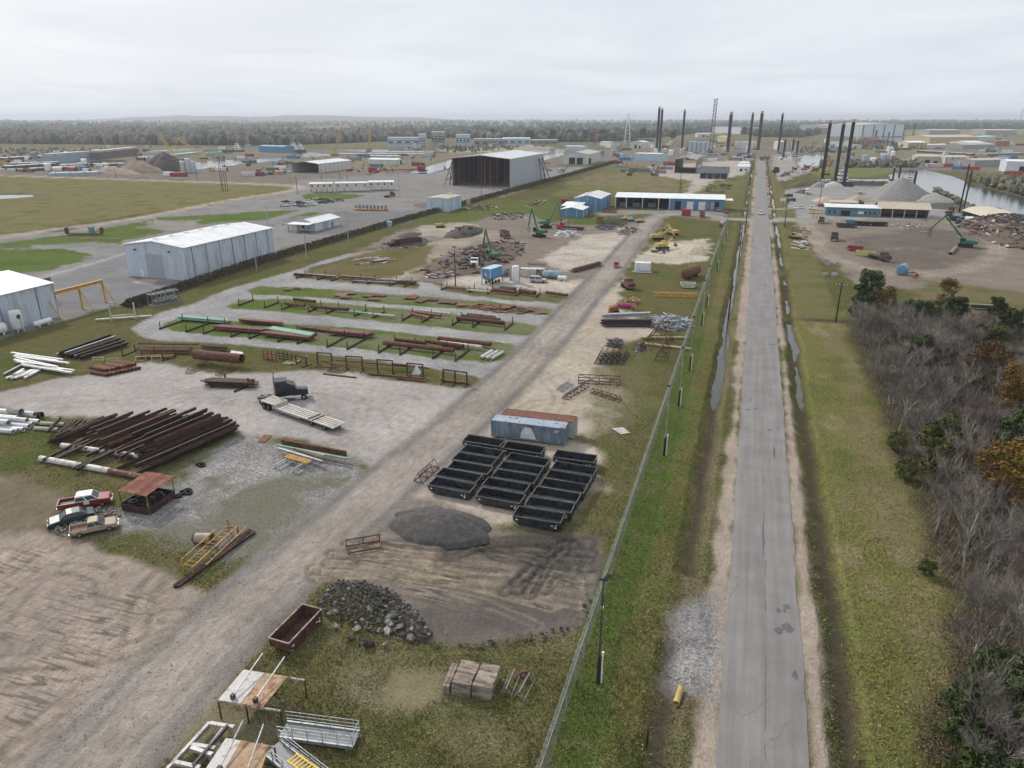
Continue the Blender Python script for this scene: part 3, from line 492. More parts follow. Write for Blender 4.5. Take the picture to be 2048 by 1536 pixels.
# ================================================================= far country: hills, woods, haze
def drop(r): return .75 * max(r - 3000, 0) ** 2 / 1.27e7
hills_m = M('hill_forest', (.06, .062, .045), .95, 0, .3, .004, (.10, .09, .06), .4)
crest = [(-500, 242), (0, 240.5), (150, 239.5), (250, 236.5), (300, 234), (345, 233), (390, 231), (420, 232.5), (470, 232), (520, 233.5), (560, 233), (590, 231.2), (640, 230.8), (680, 231.5), (740, 233.6), (800, 234.5), (850, 234.6), (890, 237), (930, 240), (1000, 243)]
m = MB(); vs = []; rows = ((.80, 0), (.86, .25), (.92, .62), (1, 1), (1.1, .5), (1.25, 0)); xs_ = [i * 8 for i in range(-60, 127)]
for px in xs_:
    k = max(i for i in range(len(crest) - 1) if crest[i][0] <= px); a, b_ = crest[k], crest[min(k + 1, len(crest) - 1)]; py = a[1] + (b_[1] - a[1]) * (px - a[0]) / max(b_[0] - a[0], 1)
    u = P(px, 400); u.z = 0; u.normalize(); sc_ = proj(u.x * 9000, u.y * 9000, 45)[1]; hz = max(45 + (sc_ - py) / F * 9000 * 1.02, -5)
    for f_, h_ in rows: r = 9000 * f_ + R(-60, 60); vs.append((u.x * r, u.y * r, -drop(r) - 6 + (hz + 6 + drop(r)) * h_ * (1 + R(-.02, .02))))
nr = len(rows); m.add(vs, [(i * nr + k, (i + 1) * nr + k, (i + 1) * nr + k + 1, i * nr + k + 1) for i in range(len(xs_) - 1) for k in range(nr - 1)])
struct(m.build('hills', hills_m, None, True))
# woods: thousands of crowns, each with its own shape and tint
fm, t, b, o = newmat('far_foliage'); va = t.nodes.new('ShaderNodeVertexColor'); va.layer_name = 'tint'
t.links.new(mixc(t, 1., va.outputs[0], rmap(t, noise(t, t.nodes.new('ShaderNodeNewGeometry').outputs['Position'], .45, 3, .7), .3, .7, .55, 1.4), 'MULTIPLY'), b.inputs['Base Color']); b.inputs['Roughness'].default_value = 1; b.inputs['Specular IOR Level'].default_value = .05
TINT = {'g': (.075, .085, .055), 'd': (.055, .066, .046), 'b': (.165, .148, .125), 'y': (.22, .18, .10), 'o': (.21, .125, .06), 't': (.20, .18, .14), 'l': (.12, .125, .07)}
def crowns(name, trees, n=7, rings=((.0, .55), (.28, .95), (.6, 1.), (.85, .62)), label=None):
    V, Fc, C = [], [], []
    for (x, y, z, r, h, tn) in trees:
        o_ = len(V); a0 = R(0, 6); c = TINT[tn]; k = R(.75, 1.3); c = (c[0] * k, c[1] * k, c[2] * k, 1)
        for zz, rr_ in rings:
            for i in range(n):
                q = rr_ * r * R(.65, 1.2); V.append((x + q * math.cos(a0 + 6.283 * i / n), y + q * math.sin(a0 + 6.283 * i / n), z + h * (zz + R(-.07, .07)))); C.append(c)
        V.append((x + R(-.2, .2) * r, y, z + h * R(.93, 1.08))); C.append(c); m_ = len(rings)
        for k_ in range(m_ - 1):
            for i in range(n): Fc.append((o_ + k_ * n + i, o_ + k_ * n + (i + 1) % n, o_ + (k_ + 1) * n + (i + 1) % n, o_ + (k_ + 1) * n + i))
        for i in range(n): Fc.append((o_ + (m_ - 1) * n + i, o_ + (m_ - 1) * n + (i + 1) % n, o_ + m_ * n))
    me = D.meshes.new(name); me.from_pydata(V, [], Fc); at = me.attributes.new('tint', 'FLOAT_COLOR', 'POINT'); at.data.foreach_set('color', np.array(C, np.float32).ravel()); me.materials.append(fm); return obj(name, me)
FRONT = [(-300, 286), (0, 287), (330, 290), (520, 291), (640, 288), (780, 282), (900, 275), (1010, 283), (1100, 284), (1200, 284), (1270, 280), (1320, 274), (1450, 262), (1520, 274), (1600, 275), (1640, 268), (1720, 262), (1850, 258), (2048, 258), (2400, 262)]
def front(px):
    for a, b_ in zip(FRONT[:-1], FRONT[1:]):
        if a[0] <= px <= b_[0]: return a[1] + (b_[1] - a[1]) * (px - a[0]) / (b_[0] - a[0])
    return 270
def woods(x0, x1, n, pick, ymin=242.):
    tr = []
    for i in range(n):
        px = R(x0, x1); f_ = front(px); py = ymin + (f_ - ymin) * (R(0, 1) ** .8 if i % 6 else 1 - R(0, .05)); q = P(px, py); r = math.hypot(q.x, q.y)
        if float(vn(np.array(q.x / 420), np.array(q.y / 420), 3)) > .61 and i % 6: continue
        s_ = R(.7, 1.25) * (1 + r / 9000); tn = random.choice(pick); tr.append((q.x, q.y, -drop(r), 5.2 * s_, 12.5 * s_ * (1. if tn != 'l' else .7), tn))
    return tr
struct(crowns('woodland', woods(-300, 780, 9000, 'bbbbtggdybbtl')), 'stuff')
struct(crowns('woodland', woods(780, 1500, 5000, 'ggddbbtgl')), 'stuff')
struct(crowns('woodland', woods(1500, 2400, 5000, 'ddddgbgd')), 'stuff')
# ================================================================= near yard: bins, boxes, fence, lights
def wheel(parent, x, y, r=.5, wd=.28, rimr=.55, name='wheel', rimm=None, parts=True):
    """tyre with a rim let into it, axle along y"""
    m = MB(); n = 16; h = wd / 2; pr = ((r * .55, -h), (r * .92, -h), (r, -h * .6), (r, h * .6), (r * .92, h), (r * .55, h)); vs = []
    for a, b_ in pr: vs += [(a * math.cos(6.283 * i / n), b_, a * math.sin(6.283 * i / n)) for i in range(n)]
    m.add(vs, [(k * n + i, ((k + 1) % 6) * n + i, ((k + 1) % 6) * n + (i + 1) % n, k * n + (i + 1) % n) for k in range(6) for i in range(n)])
    w_ = m.build(name, rub, parent, True); w_.location = (x, y, r)
    if parts: d = MB(); d.tube((0, -h * .75, 0), (0, h * .75, 0), r * .56, 12); d.tube((0, -h * .9, 0), (0, h * .9, 0), r * .2, 8); d.build('rim', rimm or grey, w_)
    return w_
# ---------------------------------------------------------------- roll-off bins
def make_bin(L_, Wd, H, bodym, rimm, inm, label, ribs=True):
    t = thing('rolloff_bin', label, 'waste bin'); a, b_ = L_ / 2, Wd / 2; th = .06
    m = MB(); c = .55      # tub with a cut lower front corner
    outer = [(-a, .62), (-a + c, .18), (a, .18), (a, H), (-a, H)]
    for s in (-1, 1): m.add([(x, s * b_, z) for x, z in outer] + [(x, s * (b_ - th), z) for x, z in outer], [(0, 1, 2, 3, 4), (9, 8, 7, 6, 5)] + [(i, (i + 1) % 5, (i + 1) % 5 + 5, i + 5) for i in range(5)])
    for i in range(4):
        (x0, z0), (x1, z1) = (outer + [outer[0]])[(4, 0, 1, 2)[i]], (outer + [outer[0]])[(5, 1, 2, 3)[i]] if i else outer[0]
        k = th if i == 0 else 0; dx = (th if x0 < 0 and i < 2 else -th if i == 3 else 0); dz = th if i in (1, 2) else 0
        m.add([(x0, -b_ + th, z0), (x1, -b_ + th, z1), (x1, b_ - th, z1), (x0, b_ - th, z0), (x0 + dx, -b_ + th, z0 + dz), (x1 + dx, -b_ + th, z1 + dz), (x1 + dx, b_ - th, z1 + dz), (x0 + dx, b_ - th, z0 + dz)], [(0, 1, 2, 3), (7, 6, 5, 4), (0, 4, 5, 1), (3, 2, 6, 7)])
    m.build('tub', bodym, t)
    m = MB(); m.poly([(-a + .62, -b_ + .07, .25), (a - .07, -b_ + .07, .25), (a - .07, b_ - .07, .25), (-a + .62, b_ - .07, .25)]); m.build('floor', inm, t)
    for nm_, p, q in (('rim', (-a - .03, -b_ - .02, H + .04), (a + .05, -b_ - .02, H + .04)), ('rim', (-a - .03, b_ + .02, H + .04), (a + .05, b_ + .02, H + .04)), ('rim', (-a, -b_ + .05, H + .041), (-a, b_ - .05, H + .041)), ('rim', (a + .01, -b_ + .05, H + .041), (a + .01, b_ - .05, H + .041))):
        MB().bar(p, q, .12, .1).build(nm_, rimm, t)
    for s in (-1, 1):
        MB().bar((-a + .5, s * .55, .1), (a, s * .55, .1), .12, .2).build('skid', bodym, t)
        wheel(t, a - .25, s * .8, .14, .14, name='roller', parts=False); wheel(t, -a + .75, s * .8, .14, .14, name='roller', parts=False)
    if ribs:
        rb = None
        for i in range(6):
            for s in (-1, 1):
                x = -a + .75 + i * (L_ - 1.1) / 5
                if rb is None: rb = MB().box(0, 0, (H + .3) / 2, .1, .07, H - .3).build('rib', bodym, t); rb.location = (x, s * (b_ + .035), 0)
                else: o_ = rb.copy(); COL.objects.link(o_); o_.parent = t; o_.location = (x, s * (b_ + .035), 0)
    for x, z, sx_, sz in ((-a + .5, .88, .3, .14), (a - .95, .75, .26, .12), (a - .55, .55, .26, .2), (a - .5, .86, .2, .1)): MB().box(x, -b_ - .075, z, sx_, .012, sz).build('label_plate', whitep, t)
    for s in (-1, 1): MB().add([(-a + .02, s * (b_ + .012), .60), (-a + .52, s * (b_ + .012), .2), (-a + .62, s * (b_ + .012), .3), (-a + .02, s * (b_ + .012), .8)], [(0, 1, 2, 3)]).build('corner_plate', grey, t)
    MB().box(a + .06, 0, (H + .2) / 2, .07, .1, H - .3).build('door_bar', bodym, t); MB().tube((a + .09, -b_ + .3, .7), (a + .09, b_ - .3, .7), .035, 6).build('door_latch', dkgrey, t)
    return t
binm = M('bin_black', (.017, .020, .025), .33, 0, .35, .9, (.036, .042, .05), .45, .25, spec=.6); binrim = M('bin_rim', (.065, .066, .066), .5, 0, .3, 2, (.14, .125, .11), .4); binin = M('bin_floor_skylit', (.055, .066, .08), .6, 0, .35, .8, (.085, .06, .045), .3, .5)  # bin floor: bluish sky light inside the tub is put into the base colour
BINS = [[(225, 680, 300, 612, 600, 685, 548, 743), (300, 600, 345, 545, 660, 605, 590, 665), (388, 543, 432, 485, 750, 545, 680, 597), (428, 470, 465, 425, 785, 475, 715, 528), (487, 412, 540, 358, 830, 410, 770, 462), (507, 325, 560, 280, 845, 325, 775, 375)],
        [(613, 770, 670, 695, 1005, 765, 935, 830), (660, 685, 710, 620, 1045, 685, 980, 745), (740, 615, 785, 555, 1110, 612, 1050, 672), (790, 550, 830, 487, 1155, 545, 1095, 598), (855, 480, 885, 420, 1205, 482, 1150, 532), (825, 382, 865, 333, 1170, 385, 1110, 428)],
        [(910, 930, 955, 850, 1320, 915, 1265, 985), (1005, 845, 1045, 775, 1410, 835, 1340, 902), (1060, 750, 1095, 700, 1455, 760, 1395, 825), (1125, 690, 1160, 628, 1500, 685, 1450, 748), (1170, 620, 1205, 560, 1545, 620, 1480, 682), (1220, 550, 1245, 490, 1590, 548, 1525, 607), (1232, 457, 1262, 402, 1590, 450, 1525, 502)]]
ORD = ('front', 'second', 'third', 'fourth', 'fifth', 'sixth', 'seventh'); COLN = ('nearest the haul road', 'in the middle', 'nearest the chain-link fence')
bin0 = None
for ci, colm in enumerate(BINS):
    for k, q in enumerate(colm):
        c4 = [P(800 + q[i] / 4, 800 + q[i + 1] / 4, 1.2) for i in (0, 2, 4, 6)]; c = sum(c4, Vector()) / 4; d_ = (c4[2] - c4[1]) + (c4[3] - c4[0]); rz = math.atan2(d_.y, d_.x) * .8 + .02
        lb = 'black roll-off bin, %s from the front in the row %s' % (ORD[k], COLN[ci]) if k else 'black roll-off bin at the front of the row ' + COLN[ci]
        if bin0 is None: bin0 = make_bin(5.7, 2.3, 1.2, binm, binrim, binin, lb); bin0['group'] = 'black roll-off bins beside the containers'; bin0.location = (c.x, c.y, 0); bin0.rotation_euler = (0, 0, rz)
        else: dup(bin0, (c.x, c.y, 0), rz, lb)
rbin = make_bin(5.0, 2.1, 1.45, M('rusty_bin', (.07, .035, .026), .85, 0, .35, .7, (.13, .06, .035), .4), M('worn_rim', (.30, .25, .21), .6, .2, .3, 2, (.12, .06, .04), .4), M('rust_floor', (.11, .05, .032), .9, 0, .4, .7, (.04, .03, .025), .4), 'rusty open-topped roll-off bin with worn pale rim beside the rubble pile'); rbin.name = 'rusty_skip'
rbin.location = (-35.5, 44.5, 0); rbin.rotation_euler = (0, 0, math.radians(88))
# ---------------------------------------------------------------- containers
def container(loc, rz, L_, sidem, roofm, label, Wd=2.44, H=2.6, z0=.25, nm='shipping_container', per=.46, patch=None):
    t = thing(nm, label, 'container', (loc.x, loc.y, 0), rz); a, b_ = L_ / 2, Wd / 2
    def corr(x0, x1, y, s, z0_, z1_):
        m = MB(); n = int((x1 - x0) / per); vs = []
        for i in range(n):
            x = x0 + (x1 - x0) * i / n; p = (x1 - x0) / n
            for u, dp in ((0, 0), (.3, 0), (.5, .09), (.8, .09)): vs += [(x + u * p, y - s * dp, z0_), (x + u * p, y - s * dp, z1_)]
        vs += [(x1, y, z0_), (x1, y, z1_)]; k = len(vs) // 2
        return m.add(vs, [(2 * i, 2 * i + 2, 2 * i + 3, 2 * i + 1) for i in range(k - 1)])
    for s in (-1, 1): corr(-a + .1, a - .1, s * (b_ - .03), s, z0 + .16, z0 + H - .1).build('side_panel', sidem, t)
    m = MB(); n = int(L_ / .6); 
    m.add([(-a + .1 + (L_ - .2) * i / n, s * (b_ - .05), z0 + H - .02 - (.025 if i % 2 else 0)) for i in range(n + 1) for s in (-1, 1)], [(2 * i, 2 * i + 2, 2 * i + 3, 2 * i + 1) for i in range(n)]); m.build('roof', roofm, t)
    for x in (-a + .08, a - .08):
        for y in (-b_ + .08, b_ - .08): MB().box(x, y, z0 + H / 2, .16, .16, H).build('corner_post', sidem, t)
    for s in (-1, 1):
        MB().bar((-a + .16, s * (b_ - .06), z0 + H - .06), (a - .16, s * (b_ - .06), z0 + H - .06), .11, .11).build('top_rail', roofm, t); MB().bar((-a + .16, s * (b_ - .06), z0 + .08), (a - .16, s * (b_ - .06), z0 + .08), .11, .16).build('bottom_rail', sidem, t)
    MB().bb(-a + .16, a - .16, -b_ + .1, b_ - .1, z0, z0 + .12).build('floor', dkgrey, t)
    for s in (-1, 1): d = MB().bb(a - .07, a - .02, 0 if s > 0 else -b_ + .17, b_ - .17 if s > 0 else -.012, z0 + .15, z0 + H - .15).build('door', sidem, t); MB().tube((a, s * .55, z0 + .1), (a, s * .55, z0 + H - .1), .03, 6).build('lock_rod', galv, d)
    MB().bb(-a + .03, -a + .08, -b_ + .17, b_ - .17, z0 + .1, z0 + H - .1).build('end_panel', sidem, t)
    return t
cb_ = M('container_bluegrey', (.13, .175, .235), .6, 0, .2, .9, (.24, .26, .28), .35, stretch=(1, 1, .3)); cbr = M('container_roof_blue', (.27, .33, .40), .6, 0, .2, .8, (.17, .075, .045), .30)
cg = M('container_palegreen', (.36, .42, .39), .6, 0, .15, .8, (.3, .22, .16), .25, stretch=(1, 1, .3)); crr = M('container_roof_rust', (.15, .062, .042), .9, 0, .25, .8, (.22, .10, .06), .35)
p0, p1 = P(982, 872, .25), P(1130, 890, .25); d_ = (p1 - p0).normalized(); rz = math.atan2(d_.y, d_.x); nrm = Vector((-d_.y, d_.x, 0)); L12 = (p1 - p0).length
c1 = container(p0 + d_ * L12 / 2 + nrm * 1.22, rz, L12, cb_, cbr, 'blue-grey corrugated shipping container with pale scrape, standing behind the black bins')
for x in (-3.4, 3.4): MB().bb(x - .15, x + .15, -1.4, 1.4, 0, .25).build('timber_block', wood, c1)
m = MB(); pw = M('bare_patch', (.52, .54, .55), .6); m.add([(-1.15, -1.224, .5), (1.3, -1.224, .5), (1.1, -1.224, 1.2), (.5, -1.224, 2.3), (-.4, -1.224, 2.4), (-1.0, -1.224, 1.5)], [(0, 1, 2, 3, 4, 5)]); m.build('pale_patch', pw, c1)
for z, ww in ((2.25, .7), (2.05, .5)): MB().bb(4.0, 4.0 + ww, -1.232, -1.226, z, z + .1).build('marking', whitep, c1)
c2 = container(p0 + d_ * (L12 / 2 + .75) + nrm * 3.8, rz, L12 + .2, cg, crr, 'pale green shipping container with rust-red roof behind the blue-grey one')
for x in (-3.4, 3.4): MB().bb(x - .15, x + .15, -1.3, 1.3, 0, .25).build('timber_block', wood, c2)
def plate(px4, z, th, mat, name, label, cat_='plate', group=None):
    q = [P(*p, z) for p in px4]; m = MB(); m.add([(v.x, v.y, z) for v in q] + [(v.x, v.y, z + th) for v in q], [(3, 2, 1, 0), (4, 5, 6, 7)] + [(i, (i + 1) % 4, (i + 1) % 4 + 4, i + 4) for i in range(4)])
    o_ = m.build(name, mat); tag(o_, label, cat_, group); return o_
plate([(1223, 857), (1242, 869), (1261, 866), (1246, 855)], .08, .05, M('panel_grey', (.42, .41, .39), .6, 0, .15, .8, (.3, .24, .19), .3), 'loose_sheet', 'pale grey flat sheet panel lying alone on grass near the fence')
plate([(1147, 866), (1154, 872), (1161, 872), (1160, 865)], .05, .05, offw, 'loose_sheet', 'small white board lying beside the pale green container')
# ---------------------------------------------------------------- chain-link fence
fx = -9.7; wire, t, b, o = newmat('chain_link'); L = t.links.new; tx = t.nodes.new('ShaderNodeTexCoord'); sp_ = t.nodes.new('ShaderNodeSeparateXYZ'); L(t.nodes.new('ShaderNodeNewGeometry').outputs['Position'], sp_.inputs[0])
def mop(op, a, b2):
    n = t.nodes.new('ShaderNodeMath'); n.operation = op
    for i, v in enumerate((a, b2)):
        if isinstance(v, (int, float)): n.inputs[i].default_value = v
        else: L(v, n.inputs[i])
    return n.outputs[0]
def saw(v): return mop('LESS_THAN', mop('PINGPONG', mop('MULTIPLY', v, 10.), .5), .095)
al_ = mop('MAXIMUM', saw(mop('ADD', sp_.outputs[1], sp_.outputs[2])), saw(mop('SUBTRACT', sp_.outputs[1], sp_.outputs[2])))
b.inputs['Base Color'].default_value = (.36, .375, .39, 1); b.inputs['Roughness'].default_value = .5; b.inputs['Metallic'].default_value = .3; L(al_, b.inputs['Alpha'])
fence = thing('chain_link_fence', 'long galvanised chain-link fence between the yard and the road', 'fence', (fx, 30, 0))
post0 = MB().tube((0, 0, 0), (0, 0, 2.35), .045, 8).tube((0, 0, 2.35), (-.22, 0, 2.7), .02, 6).mesh('post', galv)
yp = 22.
while yp < 352: q = obj('post', post0, fence); q.location = (0, yp - 30, 0); yp += 3.1
for z in (2.32,): MB().tube((0, -8, z), (0, 322, z), .03, 6).build('top_rail', galv, fence)
for k in range(3): MB().tube((-.07 - .07 * k, -8, 2.42 + .1 * k), (-.07 - .07 * k, 322, 2.42 + .1 * k), .012, 4).build('barbed_wire', galv, fence)
for y0 in range(-8, 322, 30): MB().poly([(.02, y0, .05), (.02, min(y0 + 30, 322), .05), (.02, min(y0 + 30, 322), 2.32), (.02, y0, 2.32)]).build('mesh_panel', wire, fence)
# ---------------------------------------------------------------- yard lights along the fence
def yard_light(px, py, ty, label, twin=False, dark=False):
    q = P(px, py); h = hgt(px, py, ty); t = thing('yard_light', label, 'light pole', (q.x, q.y, 0), 0, 'yard lights along the fence')
    MB().tube((0, 0, 0), (0, 0, h * .27), .17, 10, .15).build('wooden_base', woodp, t)
    MB().tube((0, 0, h * .27), (0, 0, h), .085, 8, .06).build('pole', dkgrey if dark else galv, t)
    MB().box(.28, 0, h * .3, .18, .18, .35).box(.28, 0, h * .15, .1, .1, h * .28).build('meter_box', whitep, t)
    MB().box(0, .1, h * .72, .2, .2, .25).build('sensor', whitep, t)
    m = MB().box(-.12, -.35, h + .1, .36, .75, .12, .2, 0, -.5).build('lamp_head', blkm, t); MB().tube((0, 0, h - .1), (-.1, -.3, h + .1), .04, 6).build('bracket', dkgrey, t)
    if dark: MB().box(.22, .3, h - .1, .34, .7, .12, -.6, 0, .5).build('lamp_head', blkm, t)
for i, (px, py, ty, lb) in enumerate(((1196, 1366, 1156, 'black-poled twin yard light by the fence, closest to the timber mats'), (1328, 911, 772, 'yard light pole by the fence, level with the black bins'), (1357, 812, 695, 'yard light pole by the fence, level with the flat grey panel'), (1379, 741, 634, 'yard light pole by the fence, level with the steel trusses'), (1403, 652, 561, 'yard light pole by the fence, just past the galvanised scrap heap'), (1413, 614, 532, 'yard light pole by the fence, level with the yellow lattice boom'), (1434, 542, 475, 'yard light pole by the fence, level with the rusty tank'), (1445, 500, 446, 'yard light pole by the fence, level with the sand heap'), (1452, 478, 432, 'yard light pole by the fence, closest to the red tractor'))):
    yard_light(px, py, ty, lb, dark=(i == 0))
# ---------------------------------------------------------------- utility poles
def utility_pole(px, py, ty, label, arms=1, base=None, lean=0., dark=True):
    q = P(px, py) if base is None else Vector(base); h = hgt(px, py, ty) if base is None else ty; t = thing('utility_pole', label, 'utility pole', (q.x, q.y, 0), 0, 'utility poles')
    MB().tube((0, 0, -.7), (lean * h, 0, h), .19, 8, .12).build('pole', woodp if dark else galv, t)
    for k in range(arms):
        c = MB().box(lean * h, 0, h - .5 - 1. * k, 2.6, .11, .14).build('crossarm', grey, t)
        for x in (-1.15, -.5, .5, 1.15): MB().tube((lean * h + x, 0, h - .43 - k), (lean * h + x, 0, h - .15 - k), .05, 6).build('insulator', offw, c)
    return t
UP = ((1457, 635, 556, 'dark wooden utility pole with crossarm at the ditch beside the road', 1), (1478, 518, 452, 'dark utility pole leaning over the roadside ditch, without crossarm', 0), (1490, 464, 410, 'utility pole with double crossarm by the cross road', 2), (1671, 645, 566, 'dark wooden utility pole on the verge beside the thicket', 1), (1569, 453, 395, 'thin utility pole at the turning opposite the blue building', 1), (1496, 402, 340, 'utility pole past the cross road on the ditch side', 1), (1638, 412, 370, 'thin pole by the green metal building', 0), (1362, 392, 362, 'dark pole behind the long blue building', 0), (799, 394, 331, 'tall pale pole beside the paved lane behind the hedge', 1), (614, 523, 466, 'slim light pole by the hedge, close to the big white warehouse', 0), (697, 488, 438, 'slim light pole by the hedge near the small open shed', 0), (514, 543, 480, 'slim light pole beside the wall of the big white warehouse', 0), (536, 449, 405, 'slim light pole at the edge of the car park', 0), (595, 388, 354, 'wooden pole at the bend of the field road', 1), (644, 362, 340, 'wooden pole near the white office cabins', 1), (680, 360, 340, 'second wooden pole near the white office cabins', 1), (695, 360, 342, 'third wooden pole near the white office cabins', 1), (963, 397, 372, 'pole on the hedge in front of the big open hangar', 0), (988, 397, 374, 'second pole on the hedge in front of the big open hangar', 1), (911, 573, 500, 'dark yard pole between the pipe rows and the plate pile', 0), (395, 363, 334, 'wooden pole on the field road by the aggregate heaps', 0), (232, 357, 336, 'short wooden pole on the far field road', 0), (1359, 392, 320, 'tall pale pole behind the long blue building', 0))
for u in UP:
    o_ = utility_pole(*u[:4], arms=u[4], dark=(u[0] not in (614, 697, 514, 799, 536)))
    if u[0] == 911: MB().box(0, -.2, 11.2, .9, .4, .3).build('lamp_head', dkgrey, o_)
for i, (px, py, ty) in enumerate(((444, 381, 312), (447, 383, 312), (452, 384, 322), (456, 383, 318))): utility_pole(px, py, ty, 'one of four tall black poles clustered in the field', 0)
for (px, py, tx, ty) in ((1918, 425, 1933, 330), (1926, 425, 1938, 342)):
    a0 = P(px, py); h = hgt(px, py, ty); t = thing('mooring_pile', 'tall black steel pile at the river bank' if px == 1918 else 'second tall black steel pile at the river bank, slightly shorter', 'pile', tuple(a0), 0, 'steel piles by the river')
    MB().tube((0, 0, -1), (0, 0, h), .38, 10).build('pipe', blk, t); MB().tube((0, 0, h), (0, 0, h + .6), .3, 10).build('cap', dkgrey, t)
# ================================================================= vehicles
def loft(prof, hw, mat, name, parent):
    """side outline (x, z) given a half width for each height"""
    n = len(prof); m = MB(); m.add([(x, -hw(z), z) for x, z in prof] + [(x, hw(z), z) for x, z in prof], [tuple(range(n)), tuple(range(2 * n - 1, n - 1, -1))] + [(i, i + n, (i + 1) % n + n, (i + 1) % n) for i in range(n)])
    return m.build(name, mat, parent)
SPEC = {'sedan': (4.8, 1.8, [(-2.4, .3), (-2.38, .84), (-1.7, .95), (.95, .93), (2.15, .76), (2.4, .55), (2.4, .3)], [(-1.75, .94), (-1.0, 1.40), (-.2, 1.45), (.35, 1.42), (1.15, .92)], (-1.4, 1.45), .31),
        'suv': (4.9, 1.95, [(-2.42, .4), (-2.45, 1.08), (1.05, 1.1), (2.2, 1.02), (2.42, .8), (2.42, .4)], [(-2.42, 1.08), (-2.15, 1.78), (-1.5, 1.85), (.25, 1.82), (1.15, 1.09)], (-1.5, 1.5), .37),
        'pickup': (5.6, 1.95, [(-2.8, .45), (-2.8, .72), (-.7, .72), (-.7, 1.06), (1.35, 1.08), (2.55, .98), (2.8, .75), (2.8, .45)], [(-.72, 1.06), (-.58, 1.68), (-.3, 1.75), (.55, 1.73), (1.4, 1.07)], (-1.75, 1.75), .38),
        'crew': (6.6, 2.05, [(-3.3, .55), (-3.3, .85), (-1.1, .85), (-1.1, 1.2), (1.8, 1.22), (3.1, 1.12), (3.3, .85), (3.3, .55)], [(-1.12, 1.2), (-1.0, 1.85), (-.7, 1.95), (1.0, 1.92), (1.85, 1.2)], (-2.05, 2.15), .42)}
def vehicle(kind, pm_, a, b_, label, roof=None, near=False, group=None, cat_=None, bed=None, name=None, loc=None, rz=None):
    L_, Wd, bp, cp, ax, wr_ = SPEC[kind]
    if loc is None: mid, rz, _ = line(a, b_)
    else: mid = Vector(loc)
    t = thing(name or ({'sedan': 'parked_car', 'suv': 'parked_suv', 'pickup': 'pickup_truck', 'crew': 'crew_truck'}[kind]), label, cat_ or ('car' if kind in ('sedan', 'suv') else 'pickup truck'), tuple(mid), rz, group)
    if near and kind in ('crew', 'pickup'): t.scale = (.87, .9, .95)
    h = Wd / 2; body = loft(bp, lambda z: h * (.94 if z < .5 else 1), pm_, 'body', t)
    zb, zt = cp[0][1], max(z for _, z in cp); hw = lambda z: h * (.985 - .2 * (z - zb) / (zt - zb)); loft(cp, hw, roof or pm_, 'cabin', t)
    x0, x1 = cp[0], cp[-1]; ti = [cp[1], cp[-2]]
    def lerp(p, q, k): return (p[0] + (q[0] - p[0]) * k, p[1] + (q[1] - p[1]) * k)
    s0, s1, s2, s3 = lerp(x0, ti[0], .15), lerp(x0, ti[0], .85), lerp(x1, ti[1], .85), lerp(x1, ti[1], .15); mx_ = (s0[0] + s3[0]) / 2
    for s in (-1, 1):
        for A, B in ((0.03, .47), (.53, .97)):
            q = [lerp(s0, s3, A), lerp(s0, s3, B), lerp(s1, s2, B), lerp(s1, s2, A)]; MB().poly([(x, s * (hw(z) + .012), z) for x, z in q]).build('window', glass, t)
    for p, q, nm_ in ((x1, ti[1], 'windscreen'), (x0, ti[0], 'rear_window')):
        u, v = lerp(p, q, .1), lerp(p, q, .9); dx = .015 if nm_ == 'windscreen' else -.015; MB().poly([(u[0] + dx, -hw(u[1]) * .88, u[1] + .01), (u[0] + dx, hw(u[1]) * .88, u[1] + .01), (v[0] + dx, hw(v[1]) * .88, v[1] + .01), (v[0] + dx, -hw(v[1]) * .88, v[1] + .01)]).build(nm_, glass, t)
    if kind in ('pickup', 'crew'):
        e = bp[3][0]; zt_ = bp[3][1]; b0 = bp[0][0]; zf = bp[1][1]
        for s in (-1, 1): MB().bb(b0, e, s * h, s * (h - .09), zf, zt_).build('bed_side', pm_, t)
        MB().bb(b0, b0 + .08, -h + .09, h - .09, zf, zt_).build('tailgate', pm_, t); MB().poly([(b0 + .09, -h + .1, zf + .012), (e - .02, -h + .1, zf + .012), (e - .02, h - .1, zf + .012), (b0 + .09, h - .1, zf + .012)]).build('bed_floor', bed or dkgrey, t)
    w0 = None
    for x in ax:
        for s in (-1, 1):
            if w0 is None: w0 = wheel(t, x, s * (h - .13), wr_, .26, parts=near)
            else: dup(w0, (x, s * (h - .13), wr_), parent=t)
    if near:
        xf = bp[-2][0]; xr = bp[1][0]; zl = bp[-2][1] - .02
        for s in (-1, 1): MB().box(xf - .02, s * (h - .28), zl, .1, .36, .16).build('headlight', offw, t); MB().box(xr + .02, s * (h - .16), bp[1][1] - .12, .08, .2, .2).build('tail_light', redb, t)
        MB().box(xf + .04, 0, bp[-1][1] + .05, .14, Wd * .96, .2).build('bumper', chrome if kind != 'sedan' else dkgrey, t); MB().box(xr - .04, 0, bp[0][1] + .08, .12, Wd * .94, .18).build('bumper', chrome if kind != 'sedan' else dkgrey, t)
        for s in (-1, 1): MB().box(cp[-1][0] - .25, s * (h + .1), zb + .12, .1, .18, .13).build('mirror', blkm, t)
    return t
vc = lambda n, c, r=.35: M('car_' + n, c, r, 0, .1, .6, tuple(x * .75 + .03 for x in c), .25, .08, spec=.5)
red_t = vehicle('crew', vc('red', (.22, .02, .03)), (123, 1021), (222, 1004), 'red crew-cab truck with white cab roof beside the tyre shed', whitep, True)
MB().box(.3, -1.04, .95, .7, .02, .45).build('door_sign', whitep, red_t)
vehicle('sedan', vc('green', (.03, .05, .055)), (187, 1032), (100, 1054), 'dark green sedan parked between the red truck and the beige pickup', None, True)
